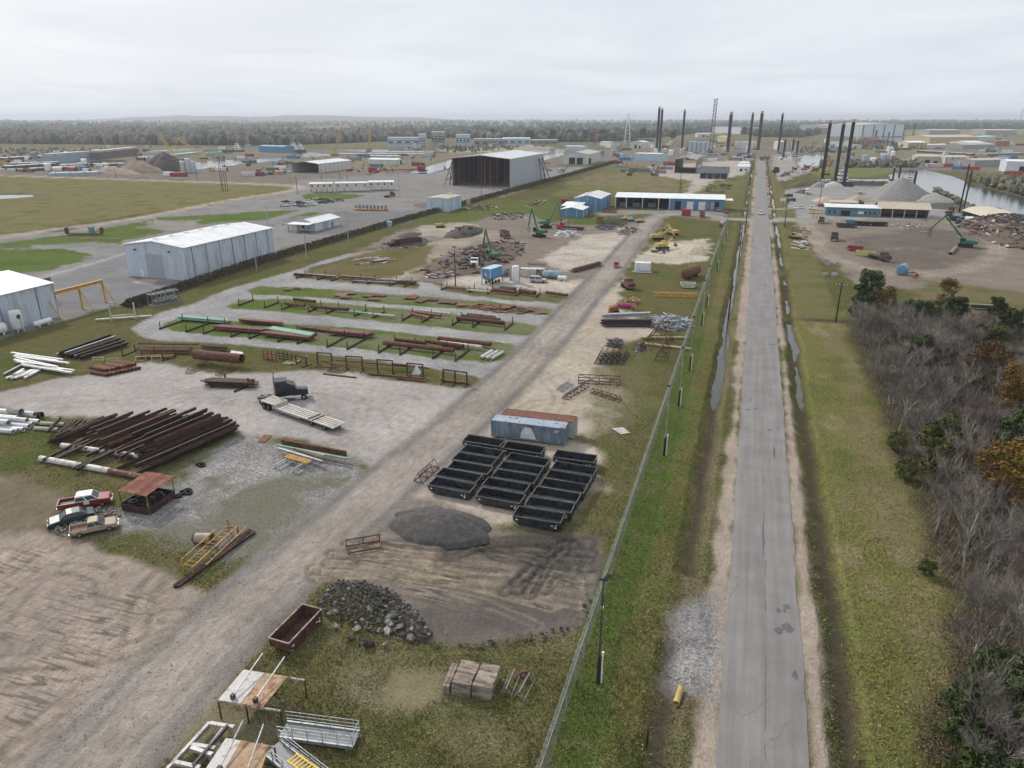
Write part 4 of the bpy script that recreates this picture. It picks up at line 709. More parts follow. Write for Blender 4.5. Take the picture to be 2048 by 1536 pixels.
vehicle('pickup', M('car_beige', (.40, .32, .25), .6, 0, .15, .7, (.22, .12, .08), .3), (151, 1071), (229, 1054), 'old beige pickup with rust-brown bed, parked on stones', None, True, bed=M('bed_rust', (.16, .09, .06), .9))
# ---------------------------------------------------------------- semi tractor and step-deck trailer
mid, rz, ln = line((556, 800), (603, 792)); sm = thing('semi_tractor', 'black sleeper-cab semi tractor jackknifed in front of its flatbed trailer', 'truck', tuple(P(575, 799)), .62); sm.scale = (.9, .92, .95)
navy = M('truck_navy', (.016, .02, .03), .3, 0, .15, .6, spec=.6)
m = MB().bb(-2.2, .2, -1.2, 1.2, 1.1, 3.9); m.build('sleeper', navy, sm); loft([(.2, 1.1), (.2, 3.4), (.5, 3.35), (1.5, 2.95), (1.9, 2.1), (1.9, 1.1)], lambda z: 1.1, navy, 'cab', sm); loft([(1.9, .9), (1.9, 2.05), (3.7, 1.9), (3.85, 1.7), (3.85, .9)], lambda z: .75 + .1 * (2 - z), navy, 'hood', sm)
MB().poly([(1.53, -.95, 2.9), (1.9, -1.0, 2.15), (1.9, 1.0, 2.15), (1.53, .95, 2.9)]).build('windscreen', glass, sm); MB().box(3.9, 0, 1.3, .06, 1.3, 1.1).build('grille', chrome, sm); MB().box(4.1, 0, .65, .25, 2.3, .45).build('bumper', chrome, sm)
for s in (-1, 1):
    MB().poly([(.6, s * 1.112, 2.2), (1.6, s * 1.112, 2.2), (1.3, s * 1.112, 2.85), (.6, s * 1.112, 2.95)]).build('window', glass, sm); MB().tube((-2.05, s * 1.3, 1.), (-2.05, s * 1.3, 5.1), .1, 8).build('exhaust_stack', chrome, sm); MB().tube((-.6, s * 1.05, .8), (1.0, s * 1.05, .8), .33, 12).build('fuel_tank', chrome, sm); MB().box(3.0, s * 1.0, 1.25, 1.2, .4, .3).build('fender', navy, sm)
    wheel(sm, 3.0, s * 1.0, .52, .32, rimm=chrome)
    for x in (-3.2, -4.5):
        wheel(sm, x, s * .95, .52, .55, rimm=chrome)
MB().bb(-5.3, 3.4, -.42, .42, .75, 1.05).build('frame_rail', dkgrey, sm); MB().bb(-2.22, -2.205, -.85, .85, 1.6, 3.5).build('rear_panel', M('navy2', (.03, .036, .05), .35), sm)
tdeck = M('trailer_deck', (.50, .47, .43), .7, 0, .15, .8, (.34, .27, .2), .3); mid, rz, ln = line((560, 832), (683, 862)); 
tr_ = thing('flatbed_trailer', 'pale step-deck flatbed trailer with timber strips, parked on the light gravel pad', 'trailer', (0, 0, 0), 0); a0 = P(553, 818, 0); b0 = P(676, 861, 0); dv = (b0 - a0).normalized(); tr_.location = a0; tr_.rotation_euler = (0, 0, math.atan2(dv.y, dv.x)); Lt = (b0 - a0).length + .4
MB().bb(-2.2, 1.4, -1.28, 1.28, 1.3, 1.5).build('upper_deck', tdeck, tr_); MB().bb(1.0, 1.5, -1.2, 1.2, .85, 1.3).build('gooseneck', tdeck, tr_); MB().bb(1.4, Lt, -1.28, 1.28, .82, 1.0).build('lower_deck', tdeck, tr_); MB().bb(1.4, Lt - .2, -.5, .5, .4, .81).build('frame', dkgrey, tr_)
for y in (-.75, -.25, .25, .75): MB().bb(1.6, Lt - .1, y - .09, y + .09, 1.003, 1.02).build('deck_strip', wood, tr_); MB().bb(-2.1, 1.3, y - .09, y + .09, 1.503, 1.52).build('deck_strip', wood, tr_)
for x in (Lt * .62, Lt * .68): MB().bb(x, x + .2, -1.25, 1.25, 1.03, 1.12).build('cross_bunk', dkgrey, tr_)
for s in (-1, 1):
    for x in (Lt * .66, Lt * .86): wheel(tr_, x, s * .98, .42, .5, rimm=chrome)
    MB().bb(1.5, Lt * .5, s * 1.2, s * 1.27, .55, .8).build('side_box', galv, tr_); MB().bb(3.0, 3.2, s * .8 - .1, s * .8 + .1, 0, .82).build('landing_leg', dkgrey, tr_)
    wheel(tr_, -1.6, s * 1.0, .5, .5); wheel(tr_, -.5, s * 1.0, .5, .5)
# ================================================================= steel stock
def pipe(a, b_, r, mat, name, label, cat_='pipe', group=None, z=None, solid=False, n=12, dx=0, dy=0):
    p, q = P(*a), P(*b_); z = r if z is None else z; p = Vector((p.x + dx, p.y + dy, z)); q = Vector((q.x + dx, q.y + dy, z)); c = (p + q) / 2; d_ = q - p; m = MB(); h = d_.length / 2
    (m.tube((-h, 0, 0), (h, 0, 0), r, n) if solid else m.hpipe((-h, 0, 0), (h, 0, 0), r, None, n)); o_ = m.build(name, mat, None, True); o_.location = c; o_.rotation_euler = (0, 0, math.atan2(d_.y, d_.x)); return tag(o_, label, cat_, group)
def beam(a, b_, w_, h, mat, name, label, cat_='beam', group=None, z=None, roll=0., tilt=0., kind='i'):
    p, q = P(*a), P(*b_); z = h / 2 if z is None else z; c = (p + q) / 2; d_ = q - p; L_ = d_.length; m = MB()
    (m.ibeam((-L_ / 2, 0, 0), (L_ / 2, 0, 0), w_, h, .035) if kind == 'i' else m.bar((-L_ / 2, 0, 0), (L_ / 2, 0, 0), w_, h)); o_ = m.build(name, mat); o_.location = (c.x, c.y, z); o_.rotation_euler = Euler((roll, tilt, math.atan2(d_.y, d_.x))); return tag(o_, label, cat_, group)
def bundle(a, b_, n, r, mats, name, label, cat_, group, z0=.3, layers=1, kind='pipe', spread=1.1, jl=.12):
    p, q = P(*a), P(*b_); d_ = q - p; L_ = d_.length; u = d_.normalized(); nr_ = Vector((-u.y, u.x, 0)); rz = math.atan2(u.y, u.x); k = 0; per = math.ceil(n / layers)
    for l in range(layers):
        for i in range(per - l):
            if k >= n: return
            k += 1; ll = L_ * R(1 - jl, 1 + jl * .3); m = MB(); rr_ = r * R(.85, 1.12)
            if kind == 'pipe': m.hpipe((-ll / 2, 0, 0), (ll / 2, 0, 0), rr_, None, 10)
            elif kind == 'i': m.ibeam((-ll / 2, 0, 0), (ll / 2, 0, 0), r * 2, r * 2, .03)
            else: m.bar((-ll / 2, 0, 0), (ll / 2, 0, 0), r * 2, r * 1.2)
            o_ = m.build(name, random.choice(mats), None, kind == 'pipe'); off = (i - (per - l - 1) / 2) * 2 * r * spread
            o_.location = (p + q) / 2 + nr_ * off + u * R(-.5, .5) * L_ * jl; o_.location.z = z0 + r + l * r * 1.75; o_.rotation_euler = (0, 0, rz + R(-.012, .012)); tag(o_, label, cat_, group)
C1 = lambda x, y: (x / 4, 660 + y / 4)
# H-piles heap
LBH = 'rusty H-section steel pile in the big dark heap below the gravel pad'; GH = 'steel piles in the dark heap'
for i in range(10):
    a = C1(470 + i * 36 + R(-12, 12), 838 + R(-8, 14)); b_ = C1(590 + i * 34, 738 + R(-8, 8)); beam(a, b_, .32, .32, rustd, 'steel_pile', 'short rusty H-section beam in the thin end of the dark heap', 'beam', 'short beams at the end of the heap', .35, R(-.2, .2))
ur = [(840, 735), (1030, 722), (1250, 712), (1440, 706), (1630, 708), (1720, 740), (1805, 770), (1890, 800), (1890, 830)]
for i in range(64):
    k = i / 63 * (len(ur) - 1.001); j = int(k); f_ = k - j; e_ = (ur[j][0] * (1 - f_) + ur[j + 1][0] * f_ + R(-30, 30), ur[j][1] * (1 - f_) + ur[j + 1][1] * f_ + R(-12, 20))
    ln_ = (R(.55, 1.) if i % 5 else R(.9, 1.1)) * (.62 if i < 14 else .85 if i < 24 else 1); s_ = (e_[0] - 790 * ln_, e_[1] + (318 + 40 * i / 63) * ln_); z = .35 + .3 * (i % 5) * min(1, (i + 8) / 30)
    beam(C1(*s_), C1(*e_), .36, .36, rustd if i % 4 else rust, 'steel_pile', (LBH if i % 4 else LBH.replace('rusty', 'lighter red-brown')) if ln_ < .85 else LBH.replace('rusty', 'long dark' if i % 4 else 'long red-brown'), 'beam', GH, z + .17, random.choice((0, 1.57)) + R(-.12, .12), R(-.012, .012))
for a, b_ in (((350, 1082), (760, 868)), ((470, 1066), (860, 880)), ((588, 1150), (1000, 965)), ((620, 1156), (1130, 905)), ((380, 855), (495, 732)), ((965, 1058), (1300, 880))): beam(C1(*a), C1(*b_), .34, .34, rustd, 'steel_pile', 'long rusty H-section pile sticking out of the dark heap over the pale pipe', 'beam', 'piles sticking out of the heap', .75, R(-.1, .1))
pipe(C1(330, 1048), C1(880, 1148), .42, offw, 'support_pipe', 'long dirty white pipe under the ends of the steel piles', z=.42); pipe(C1(880, 1148), C1(1160, 1200), .40, M('pipe_red', (.17, .07, .055), .8, 0, .3, 1, (.3, .25, .22), .3), 'support_pipe', 'rust-red length of pipe running up to the tyre shed', z=.4)
pipe(C1(500, 942), C1(1120, 1028), .38, offw, 'support_pipe', 'white pipe lying under the middle of the steel pile heap', z=.38); pipe(C1(330, 760), C1(520, 770), .3, M('pipe_cream', (.36, .34, .27), .7), 'support_pipe', 'cream pipe on the ground beside the white pipes', z=.3); pipe(C1(280, 800), C1(470, 812), .3, M('pipe_cream', (.36, .34, .27)), 'support_pipe', 'second cream pipe on the ground beside the white pipes', z=.3)
wpip = M('white_pipe', (.60, .60, .60), .5, 0, .15, .8, (.4, .37, .33), .3)
for i, (x, y, r, z) in enumerate(((290, 712, .45, .9), (200, 690, .4, .7), (155, 752, .4, 1.1), (320, 748, .36, .45), (270, 770, .36, .5), (240, 785, .4, .4), (85, 790, .5, 1.1), (195, 808, .36, .36), (150, 815, .36, .36), (110, 826, .36, .36), (230, 765, .4, 1.0), (60, 770, .4, .8), (90, 690, .36, .4))): pipe(C1(x - 520, y - 42), C1(x, y + 6), r, wpip, 'white_pipe', 'white steel pipe in the pile at the edge of the yard', group='pile of white pipes', z=z)
pipe(C1(95, 715), C1(190, 730), .55, conc, 'concrete_pipe', 'short grey concrete pipe on top of the white pipes', z=1.6); pipe(C1(308, 702), C1(340, 704), .52, blkm, 'black_pipe', 'short black pipe end beside the white pipes', z=.52)
# white beams, black beams, brown offcuts
for i in range(8): a = (80 + i * 12 + R(-10, 40), 210 + i * 14); beam(C1(*a), C1(a[0] + R(300, 440), a[1] + R(50, 75)), .4, .3, wpip, 'white_beam', 'long white-painted beam on top of the pale beam stack', 'beam', 'white beams, upper layer', .75, 0, 0, 'b')
for i in range(9): a = (25 + i * 24 + R(-8, 8), 372 + R(-8, 40)); beam(C1(*a), C1(a[0] + R(110, 160), a[1] - R(55, 80)), .4, .3, wpip if i % 3 else grey, 'white_beam', 'short pale beam lying across under the white beam stack', 'beam', 'pale beams, lower layer', .3, 0, 0, 'b')
for i in range(14): k = i / 13; beam(C1(462 + 190 * k + R(-8, 8), 215 + 28 * k + R(-5, 5)), C1(872 + 160 * k, 62 + 66 * k), .42, .42, rustd if i % 5 else grey, 'black_beam', 'dark steel beam in the stack beyond the white beams', 'beam', 'dark beams behind the white ones', .4 + .3 * (i % 3), 0, 0, 'i')
for i in range(17): x, y = 730 + (i % 9) * 32, 352 - (i % 9) * 7 - (i // 9) * 18; pipe(C1(x, y), C1(x + 135, y + 22), .3, rusto if i % 3 else rust, 'pipe_offcut', 'short rust-brown pipe in the low heap on the gravel pad', 'pipe', 'rust-brown pipe offcuts', .32 + .5 * (i // 9))
def saw_horse(loc, rz, L_, h, mat, name, label, cat_='sawhorse', wd=.9, n=2):
    t = thing(name, label, cat_, tuple(loc), rz); MB().bar((-L_ / 2, 0, h), (L_ / 2, 0, h), .12).build('top_bar', mat, t)
    for i in range(n):
        x = -L_ / 2 + .2 + (L_ - .4) * i / (n - 1)
        for s in (-1, 1): MB().bar((x, 0, h), (x, s * wd / 2, 0), .08).build('leg', mat, t)
        MB().bar((x, -wd / 3, h * .35), (x, wd / 3, h * .35), .06).build('brace', mat, t)
    for s in (-1, 1): MB().bar((-L_ / 2, s * wd / 2, .06), (L_ / 2, s * wd / 2, .06), .08).build('foot_rail', mat, t)
    return t
yel2 = M('pale_yellow', (.40, .36, .20), .7)
for i, (x, y) in enumerate(((790, 245), (905, 255), (1130, 240), (1255, 238))): saw_horse(P(*C1(x, y)), .5, 2.2, .7, yel2, 'sawhorse', ('pale yellow sawhorse beside the dark beam stack', 'pale yellow sawhorse above the rust-brown pipe heap', 'pale yellow sawhorse in front of the pipe rack, first of two', 'pale yellow sawhorse in front of the pipe rack, next to the big pipe')[i])
GRK = 'pipes on the rack by the gravel pad'
bundle(C1(1105, 150), C1(1590, 160), 3, .14, [rust, rust, offw], 'steel_pipe', 'long thin pipe on the top of the rack by the gravel pad', 'pipe', GRK, 1.1); bundle(C1(1095, 185), C1(1520, 186), 5, .18, [rust, rustd], 'steel_pipe', 'rusty pipe on the middle of the rack by the gravel pad', 'pipe', 'pipes, middle of the rack', .7); bundle(C1(1105, 222), C1(1390, 222), 5, .18, [rust, rusto], 'steel_pipe', 'rusty pipe at the bottom of the rack by the gravel pad', 'pipe', 'pipes, bottom of the rack', .15)
bundle(C1(1620, 160), C1(1830, 172), 5, .2, [rust, wood, rustd], 'steel_pipe', 'short pipe behind the big rusty pipe', 'pipe', 'short pipes behind the big pipe', .3, 2); plate([C1(1840, 190), C1(1950, 200), C1(1940, 178), C1(1850, 165)], .4, .08, offw, 'white_sheet', 'white sheet lying behind the big rusty pipe', 'sheet')
rk = thing('pipe_rack', 'low rusty rack of posts carrying pipes at the edge of the gravel pad', 'rack', tuple(P(*C1(1240, 215))), 0)
for x in (-6.5, -1.5, 3.5): MB().bar((x, -1.8, .1), (x, 1.8, .1), .25).build('cross_beam', rustd, rk); MB().bar((x, -1.6, 0), (x, -1.6, 1.5), .16).build('post', rustd, rk); MB().bar((x, 1.6, 0), (x, 1.6, 1.5), .16).build('post', rustd, rk)
pipe(C1(1572, 262), C1(1945, 300), .95, rust, 'big_pipe', 'large-diameter rusty steel pipe resting on trusses', z=1.75, n=20)
def truss(loc, rz, L_, w_, h, mat, name, label, n=6, tri=True, r=.04, cat_='truss'):
    """triangular or square lattice girder lying on the ground, long axis x"""
    t = thing(name, label, cat_, tuple(loc), rz); ch = [(-w_ / 2, .05), (w_ / 2, .05)] + ([(0, h)] if tri else [(w_ / 2, h), (-w_ / 2, h)]); k = len(ch)
    for y, z in ch: MB().bar((-L_ / 2, y, z), (L_ / 2, y, z), r * 2).build('chord', mat, t)
    for i in range(n + 1):
        x = -L_ / 2 + L_ * i / n
        for j in range(k):
            (y0, z0), (y1, z1) = ch[j], ch[(j + 1) % k]; MB().bar((x, y0, z0), (x, y1, z1), r * 1.5).build('batten', mat, t)
            if i < n and (i + j) % 2 == 0: MB().bar((x, y0, z0), (x + L_ / n, y1, z1), r * 1.4).build('diagonal', mat, t)
    return t
for i, (a, b_) in enumerate((((1505, 350), (1680, 268)), ((1740, 368), (1860, 322)))): mid, rz, ln = line(C1(*a), C1(*b_)); truss(mid, rz, ln, 1.2, .9, rust, 'support_truss', ('rusty support truss under the open end of the big pipe', 'rusty support truss between the big pipe and the bar pile')[i], 4)
bundle(C1(1660, 440), C1(2030, 455), 22, .15, [rust, rust, rustd], 'steel_bar', 'rusty bar in the bundle on the gravel pad near the black semi', 'bar', 'bundle of rusty bars on the pad', .35, 3, 'bar', 1.2, .2)
rk = thing('bar_rack', 'low rack with stub posts under the bundle of rusty bars', 'rack', tuple(P(*C1(1845, 455))), -.1)
for x in (-2.8, 2.6): MB().bar((x, -1.8, .15), (x, 1.8, .15), .3).build('cross_beam', rustd, rk); MB().bar((x, 1.7, 0), (x, 1.7, 1.5), .2).build('post', rustd, rk)
# beams on sawhorses in front of the trailer
C2 = lambda x, y: (512 + x / 4, 660 + y / 4)
for i, (x, y) in enumerate(((240, 1088), (385, 1120))): mid, rz, ln = line(C2(x - 50, y + 14), C2(x + 90, y - 62)); saw_horse(mid, rz, 4.6, .75, galv, 'beam_stand', 'grey steel stand under the long beams, %s the yellow grate' % ('left of' if i == 0 else 'below'), 'stand', 1.0, 3)
def zbeam(a, b_, z, w_, h, mat, nm_, lb, kind='i'):
    p, q = P(*a, z), P(*b_, z); c = (p + q) / 2; d_ = q - p; m = MB(); L_ = d_.length; (m.ibeam((-L_ / 2, 0, 0), (L_ / 2, 0, 0), w_, h, .04) if kind == 'i' else m.bar((-L_ / 2, 0, 0), (L_ / 2, 0, 0), w_, h)); o_ = m.build(nm_, mat); o_.location = c; o_.rotation_euler = (0, 0, math.atan2(d_.y, d_.x)); tag(o_, lb, 'beam')
zbeam(C2(205, 895), C2(725, 990), 1.15, .3, .8, rust, 'steel_girder', 'deep rust-brown girder standing on edge on the steel stands'); zbeam(C2(170, 922), C2(728, 1030), .95, .3, .25, mint, 'steel_beam', 'long pale green beam beside the rust-brown girder', 'b'); zbeam(C2(175, 945), C2(530, 1050), .95, .3, .2, galv, 'steel_beam', 'grey beam at the front of the beams on stands', 'b'); zbeam(C2(260, 938), C2(545, 1000), .95, .25, .2, offw, 'steel_beam', 'white flat beam lying among the beams on stands', 'b'); zbeam(C2(300, 950), C2(530, 1030), 1.1, .25, .2, rust, 'steel_beam', 'short rusty beam on top of the grey beams on stands', 'b')
gt = thing('yellow_grate', 'yellow slotted grate lying on the grey steel stands', 'grate', tuple(P(*C2(335, 1030), .9)), line(C2(240, 1005), C2(430, 1060))[1])
for y in (-.45, .45): MB().bar((-2., y, 0), (2., y, 0), .1, .14).build('side_rail', yel, gt)
for i in range(11): MB().bar((-1.95 + i * .39, -.4, 0), (-1.95 + i * .39, .4, 0), .2, .1).build('rung', yel, gt)
plate([C2(15, 895), C2(75, 897), C2(128, 845), C2(65, 840)], .06, .06, rusto, 'steel_plate', 'small rust-orange plate lying flat at the edge of the pad', 'plate')
# portal racks
GP = 'rusty portal racks in a row'
for i, (x0, y0, x1, y1, lb) in enumerate(((497, 290, 612, 300, 'rusty portal rack with stacked arms, nearest the sawn offcuts'), (727, 320, 855, 330, 'rusty portal rack, second in the row'), (975, 350, 1097, 360, 'rusty portal rack in the middle of the row'), (1213, 380, 1338, 392, 'rusty portal rack beside the small white tent-shaped crate'), (1500, 420, 1688, 445, 'wide rusty portal rack with a centre post, last before the haul road'), (322, 268, 405, 290, 'low rusty portal rack by the red crates'))):
    mid, rz, ln = line(C2(x0, y0), C2(x1, y1)); h = 2.7 if i < 4 else 2.4 if i == 4 else 1.6; t = thing('portal_rack', lb, 'rack', tuple(mid), rz, GP)
    for x in ((-ln / 2, ln / 2) if i != 4 else (-ln / 2, 0, ln / 2)):
        MB().bar((x, 0, 0), (x, 0, h), .2).build('post', rustd, t); MB().bar((x, -1.2, .08), (x, 1.2, .08), .22, .16).build('foot', rustd, t)
        for z in (.8, 1.6): MB().bar((x, -.8, z), (x, .8, z), .12).build('arm', rust, t)
    MB().bar((-ln / 2 - .1, 0, h + .1), (ln / 2 + .1, 0, h + .1), .2).build('top_beam', rustd, t)
for j, (a, b_, z) in enumerate((((640, 240), (1210, 290), .9), ((480, 290), (660, 300), .9), ((900, 345), (1340, 390), .25), ((1130, 385), (1360, 410), .2), ((1480, 400), (1690, 425), .2), ((540, 350), (800, 380), .12), ((1100, 270), (1380, 305), 1.2), ((520, 245), (680, 280), 1.4))): zbeam(C2(*a), C2(*b_), z, .35, .2, rust, 'rusty_bar', 'long rusty bar lying along the portal racks, %s' % ('between the second and fourth rack', 'in the first rack', 'at the foot of the middle rack', 'at the foot of the fourth rack', 'under the wide rack', 'on the ground before the first rack', 'sticking out of the fourth rack', 'upper in the first rack')[j], 'b')
m = MB().add([(-.7, -.6, 0), (.7, -.6, 0), (.7, .6, 0), (-.7, .6, 0), (0, -.5, 1.5), (0, .5, 1.5)], [(3, 2, 1, 0), (0, 1, 4), (1, 2, 5, 4), (2, 3, 5), (3, 0, 4, 5)]); o_ = m.build('white_crate', whitep); o_.location = P(*C2(1285, 350)); tag(o_, 'small white tent-shaped crate beside the portal racks', 'crate')
for k, (x, y) in enumerate(((115, 240), (240, 245))):
    t = thing('pipe_cradle', ('red barred cradle at the end of the portal racks', 'brown barred cradle beside the red one')[k], 'cradle', tuple(P(*C2(x, y))), -.08)
    for z in (.3, .8, 1.3): MB().bar((-1.6, 0, z), (1.6, 0, z), .18).build('rail', redp if k == 0 else rustd, t)
    for x2 in (-1.6, -.5, .5, 1.6): MB().bar((x2, 0, 0), (x2, 0, 1.8), .12).build('post', rustd, t)
for k in range(5): zbeam(C2(215 + k * 22, 275), C2(262 + k * 22, 240), .15, .2, .18, yel2, 'timber_offcut', 'pale timber offcut under the brown cradle, number %s from the red one' % ('one', 'two', 'three', 'four', 'five')[k], 'b')
# ================================================================= heaps
def heap(name, px, rx, ry, h, mat, label, cat_='heap', pw=1.2, nz=.12, rz=0., seed=1, loc=None, n=56, nr_=16, kind='thing', ridge=.0, ns=2.5):
    q = P(*px) if loc is None else Vector(loc); V = [(0, 0, h)]; Fc = []
    for k in range(1, nr_ + 1):
        f_ = k / nr_
        for i in range(n):
            a = 6.2832 * i / n; e_ = 1 + .22 * (float(fbm(np.array(math.cos(a) * 2 + seed * 7.), np.array(math.sin(a) * 2.), 1., 3, seed)) - .5) * 2
            x, y = f_ * rx * e_ * math.cos(a), f_ * ry * e_ * math.sin(a); z = h * max(1 - f_ ** pw, 0) ** (.9)
            z += h * nz * (float(fbm(np.array(x + 31. * seed), np.array(y), ns, 3, seed)) - .5) * 2 * min(1, (1 - f_) * 4) + ridge * math.sin(x * 3 + y)
            V.append((x, y, z if k < nr_ else -.15))
    Fc += [(0, 1 + i, 1 + (i + 1) % n) for i in range(n)]
    for k in range(nr_ - 1): Fc += [(1 + k * n + i, 1 + (k + 1) * n + i, 1 + (k + 1) * n + (i + 1) % n, 1 + k * n + (i + 1) % n) for i in range(n)]
    m = MB(); m.v = V; m.f = Fc; o_ = m.build(name, mat, None, True); o_.location = q; o_.rotation_euler = (0, 0, rz); tag(o_, label, cat_); return o_
mill = M('asphalt_millings', (.075, .070, .066), .95, 0, .3, 1.2, (.11, .10, .095), .4, bump=.6, bs=6); gravel_g = M('crushed_grey', (.27, .255, .24), .95, 0, .15, .5, (.22, .21, .2), .4, bump=.5, bs=4); sandm = M('sand_heap', (.42, .35, .25), .95, 0, .15, .5, bump=.4, bs=4); dkh = M('dark_scrap', (.05, .045, .042), .9, 0, .5, 1.5, (.10, .07, .055), .4, bump=.9, bs=3); brown_h = M('brown_scrap', (.13, .09, .07), .9, 0, .5, 1.5, (.06, .05, .045), .4, bump=.9, bs=3); white_h = M('white_scrap', (.42, .41, .40), .8, 0, .5, 1.5, (.12, .11, .1), .4, bump=.9, bs=3)
gp = heap('gravel_pile', (882, 1052), 6.1, 4.1, 1.9, mill, 'dark grey mound of asphalt millings in front of the black bins', 'gravel pile', 1.7, .10, .05, 3, ridge=.0)
CHM = {}
def chunk_mesh(mat, k):
    key = (mat.name, k)
    if key in CHM: return CHM[key]
    m = MB(); n = 6; vs = []
    for z, r in ((-.35, .7), (.1, 1.), (.5, .6)): vs += [(r * R(.6, 1.15) * math.cos(6.283 * i / n + z), r * R(.6, 1.15) * math.sin(6.283 * i / n + z), z * R(.7, 1.2)) for i in range(n)]
    m.add(vs, [(k_ * n + i, k_ * n + (i + 1) % n, (k_ + 1) * n + (i + 1) % n, (k_ + 1) * n + i) for k_ in range(2) for i in range(n)] + [tuple(range(n - 1, -1, -1)), tuple(range(2 * n, 3 * n))]); CHM[key] = m.mesh('chunk', mat); return CHM[key]
def chunk(name, parent, loc, s, mat, k=0): o_ = obj(name, chunk_mesh(mat, k), parent); o_.location = loc; o_.scale = (s * R(.8, 1.3), s * R(.7, 1.1), s * R(.6, 1.)); o_.rotation_euler = (R(-.5, .5), R(-.5, .5), R(0, 6)); return o_
rubd = M('rubble_dark', (.045, .042, .040), .95, 0, .4, 1.5, (.09, .085, .08), .4, .4, bump=.4); rubl = M('rubble_pale', (.26, .245, .225), .95, 0, .3, 1.5, (.15, .14, .13), .4, .3, bump=.4); rubm = M('rubble_mid', (.11, .105, .10), .95, 0, .35, 1.5, (.06, .055, .05), .4, .4, bump=.4)
def rubble(name, outline, n, smax, mats, label, hmax, big=60, cat_='rubble pile'):
    """loose chunks filling an outline: the large ones apart, the small ones joined"""
    q = [Vector(P(*p)) for p in outline]; c = sum(q, Vector()) / len(q); t = thing(name, label, cat_, tuple(c)); x0, x1 = min(v.x for v in q), max(v.x for v in q); y0, y1 = min(v.y for v in q), max(v.y for v in q); V = {m_.name: (m_, MB()) for m_ in mats}; k = 0; tries = 0
    def inside(x, y):
        r = False
        for a, b_ in zip(q, q[1:] + q[:1]):
            if (a.y > y) != (b_.y > y) and x < (b_.x - a.x) * (y - a.y) / (b_.y - a.y + 1e-9) + a.x: r = not r
        return r
    while k < n and tries < n * 6:
        tries += 1; x, y = R(x0, x1), R(y0, y1)
        if not inside(x, y): continue
        k += 1; e_ = min(abs(x - x0), abs(x1 - x), abs(y - y0), abs(y1 - y)); z = hmax * min(1, e_ / 2.2) * R(.2, 1); s = smax * (R(.2, .55) if k > big else R(.5, 1.1)); m_ = random.choice(mats)
        if k <= big: chunk('rubble_chunk', t, (x - c.x, y - c.y, z + s * .1), s, m_, k % 5)
        else:
            me = chunk_mesh(m_, k % 5); mt = Matrix.Translation((x - c.x, y - c.y, z)) @ Euler((R(-.6, .6), R(-.6, .6), R(0, 6))).to_matrix().to_4x4() @ Matrix.Diagonal((s, s * R(.7, 1), s * R(.6, .9), 1))
            V[m_.name][1].add([mt @ v.co for v in me.vertices], [tuple(p.vertices) for p in me.polygons])
    for m_, mb in V.values():
        if mb.v: o_ = mb.build('loose_rubble', m_, t); o_['kind'] = 'stuff'
    return t
ru = rubble('rubble_pile', [(632, 1200), (660, 1168), (720, 1162), (775, 1178), (800, 1205), (845, 1245), (870, 1272), (830, 1290), (770, 1275), (730, 1262), (665, 1240), (640, 1222)], 1150, .36, [rubd, rubd, rubd, rubd, rubm, rubl], 'heap of dark broken concrete and asphalt rubble beside the rusty skip', 1.3, 90)
for px, s, m_ in (((787, 1238), .85, rubl), ((780, 1252), .6, rubl), ((800, 1258), .6, rubl), ((775, 1268), .5, rubl), ((715, 1262), .5, rubl), ((672, 1258), .45, rubl), ((735, 1292), .7, rubd), ((700, 1280), .5, rubd), ((822, 1282), .5, rubl), ((770, 1295), .4, rubl)): chunk('rubble_chunk', ru, P(*px) - ru.location + Vector((0, 0, .3)), s, m_, 1)
rr2 = rubble('stone_spill', [(100, 1058), (140, 1040), (200, 1015), (240, 1015), (243, 1032), (200, 1040), (170, 1060), (140, 1078), (110, 1072)], 420, .38, [rubl, rubl, rubm], 'spill of pale broken stones around the parked sedan and pickup', .35, 40, 'stones')
rr3 = rubble('dirt_berm', [(830, 1275), (900, 1290), (1000, 1285), (1060, 1270), (1130, 1255), (1165, 1230), (1172, 1185), (1182, 1190), (1180, 1245), (1120, 1275), (1050, 1292), (960, 1302), (850, 1295)], 260, .26, [rubd, rubd, rubd, rubm], 'low berm of dark clods and stones along the edge of the graded dirt', .4, 30, 'berm')
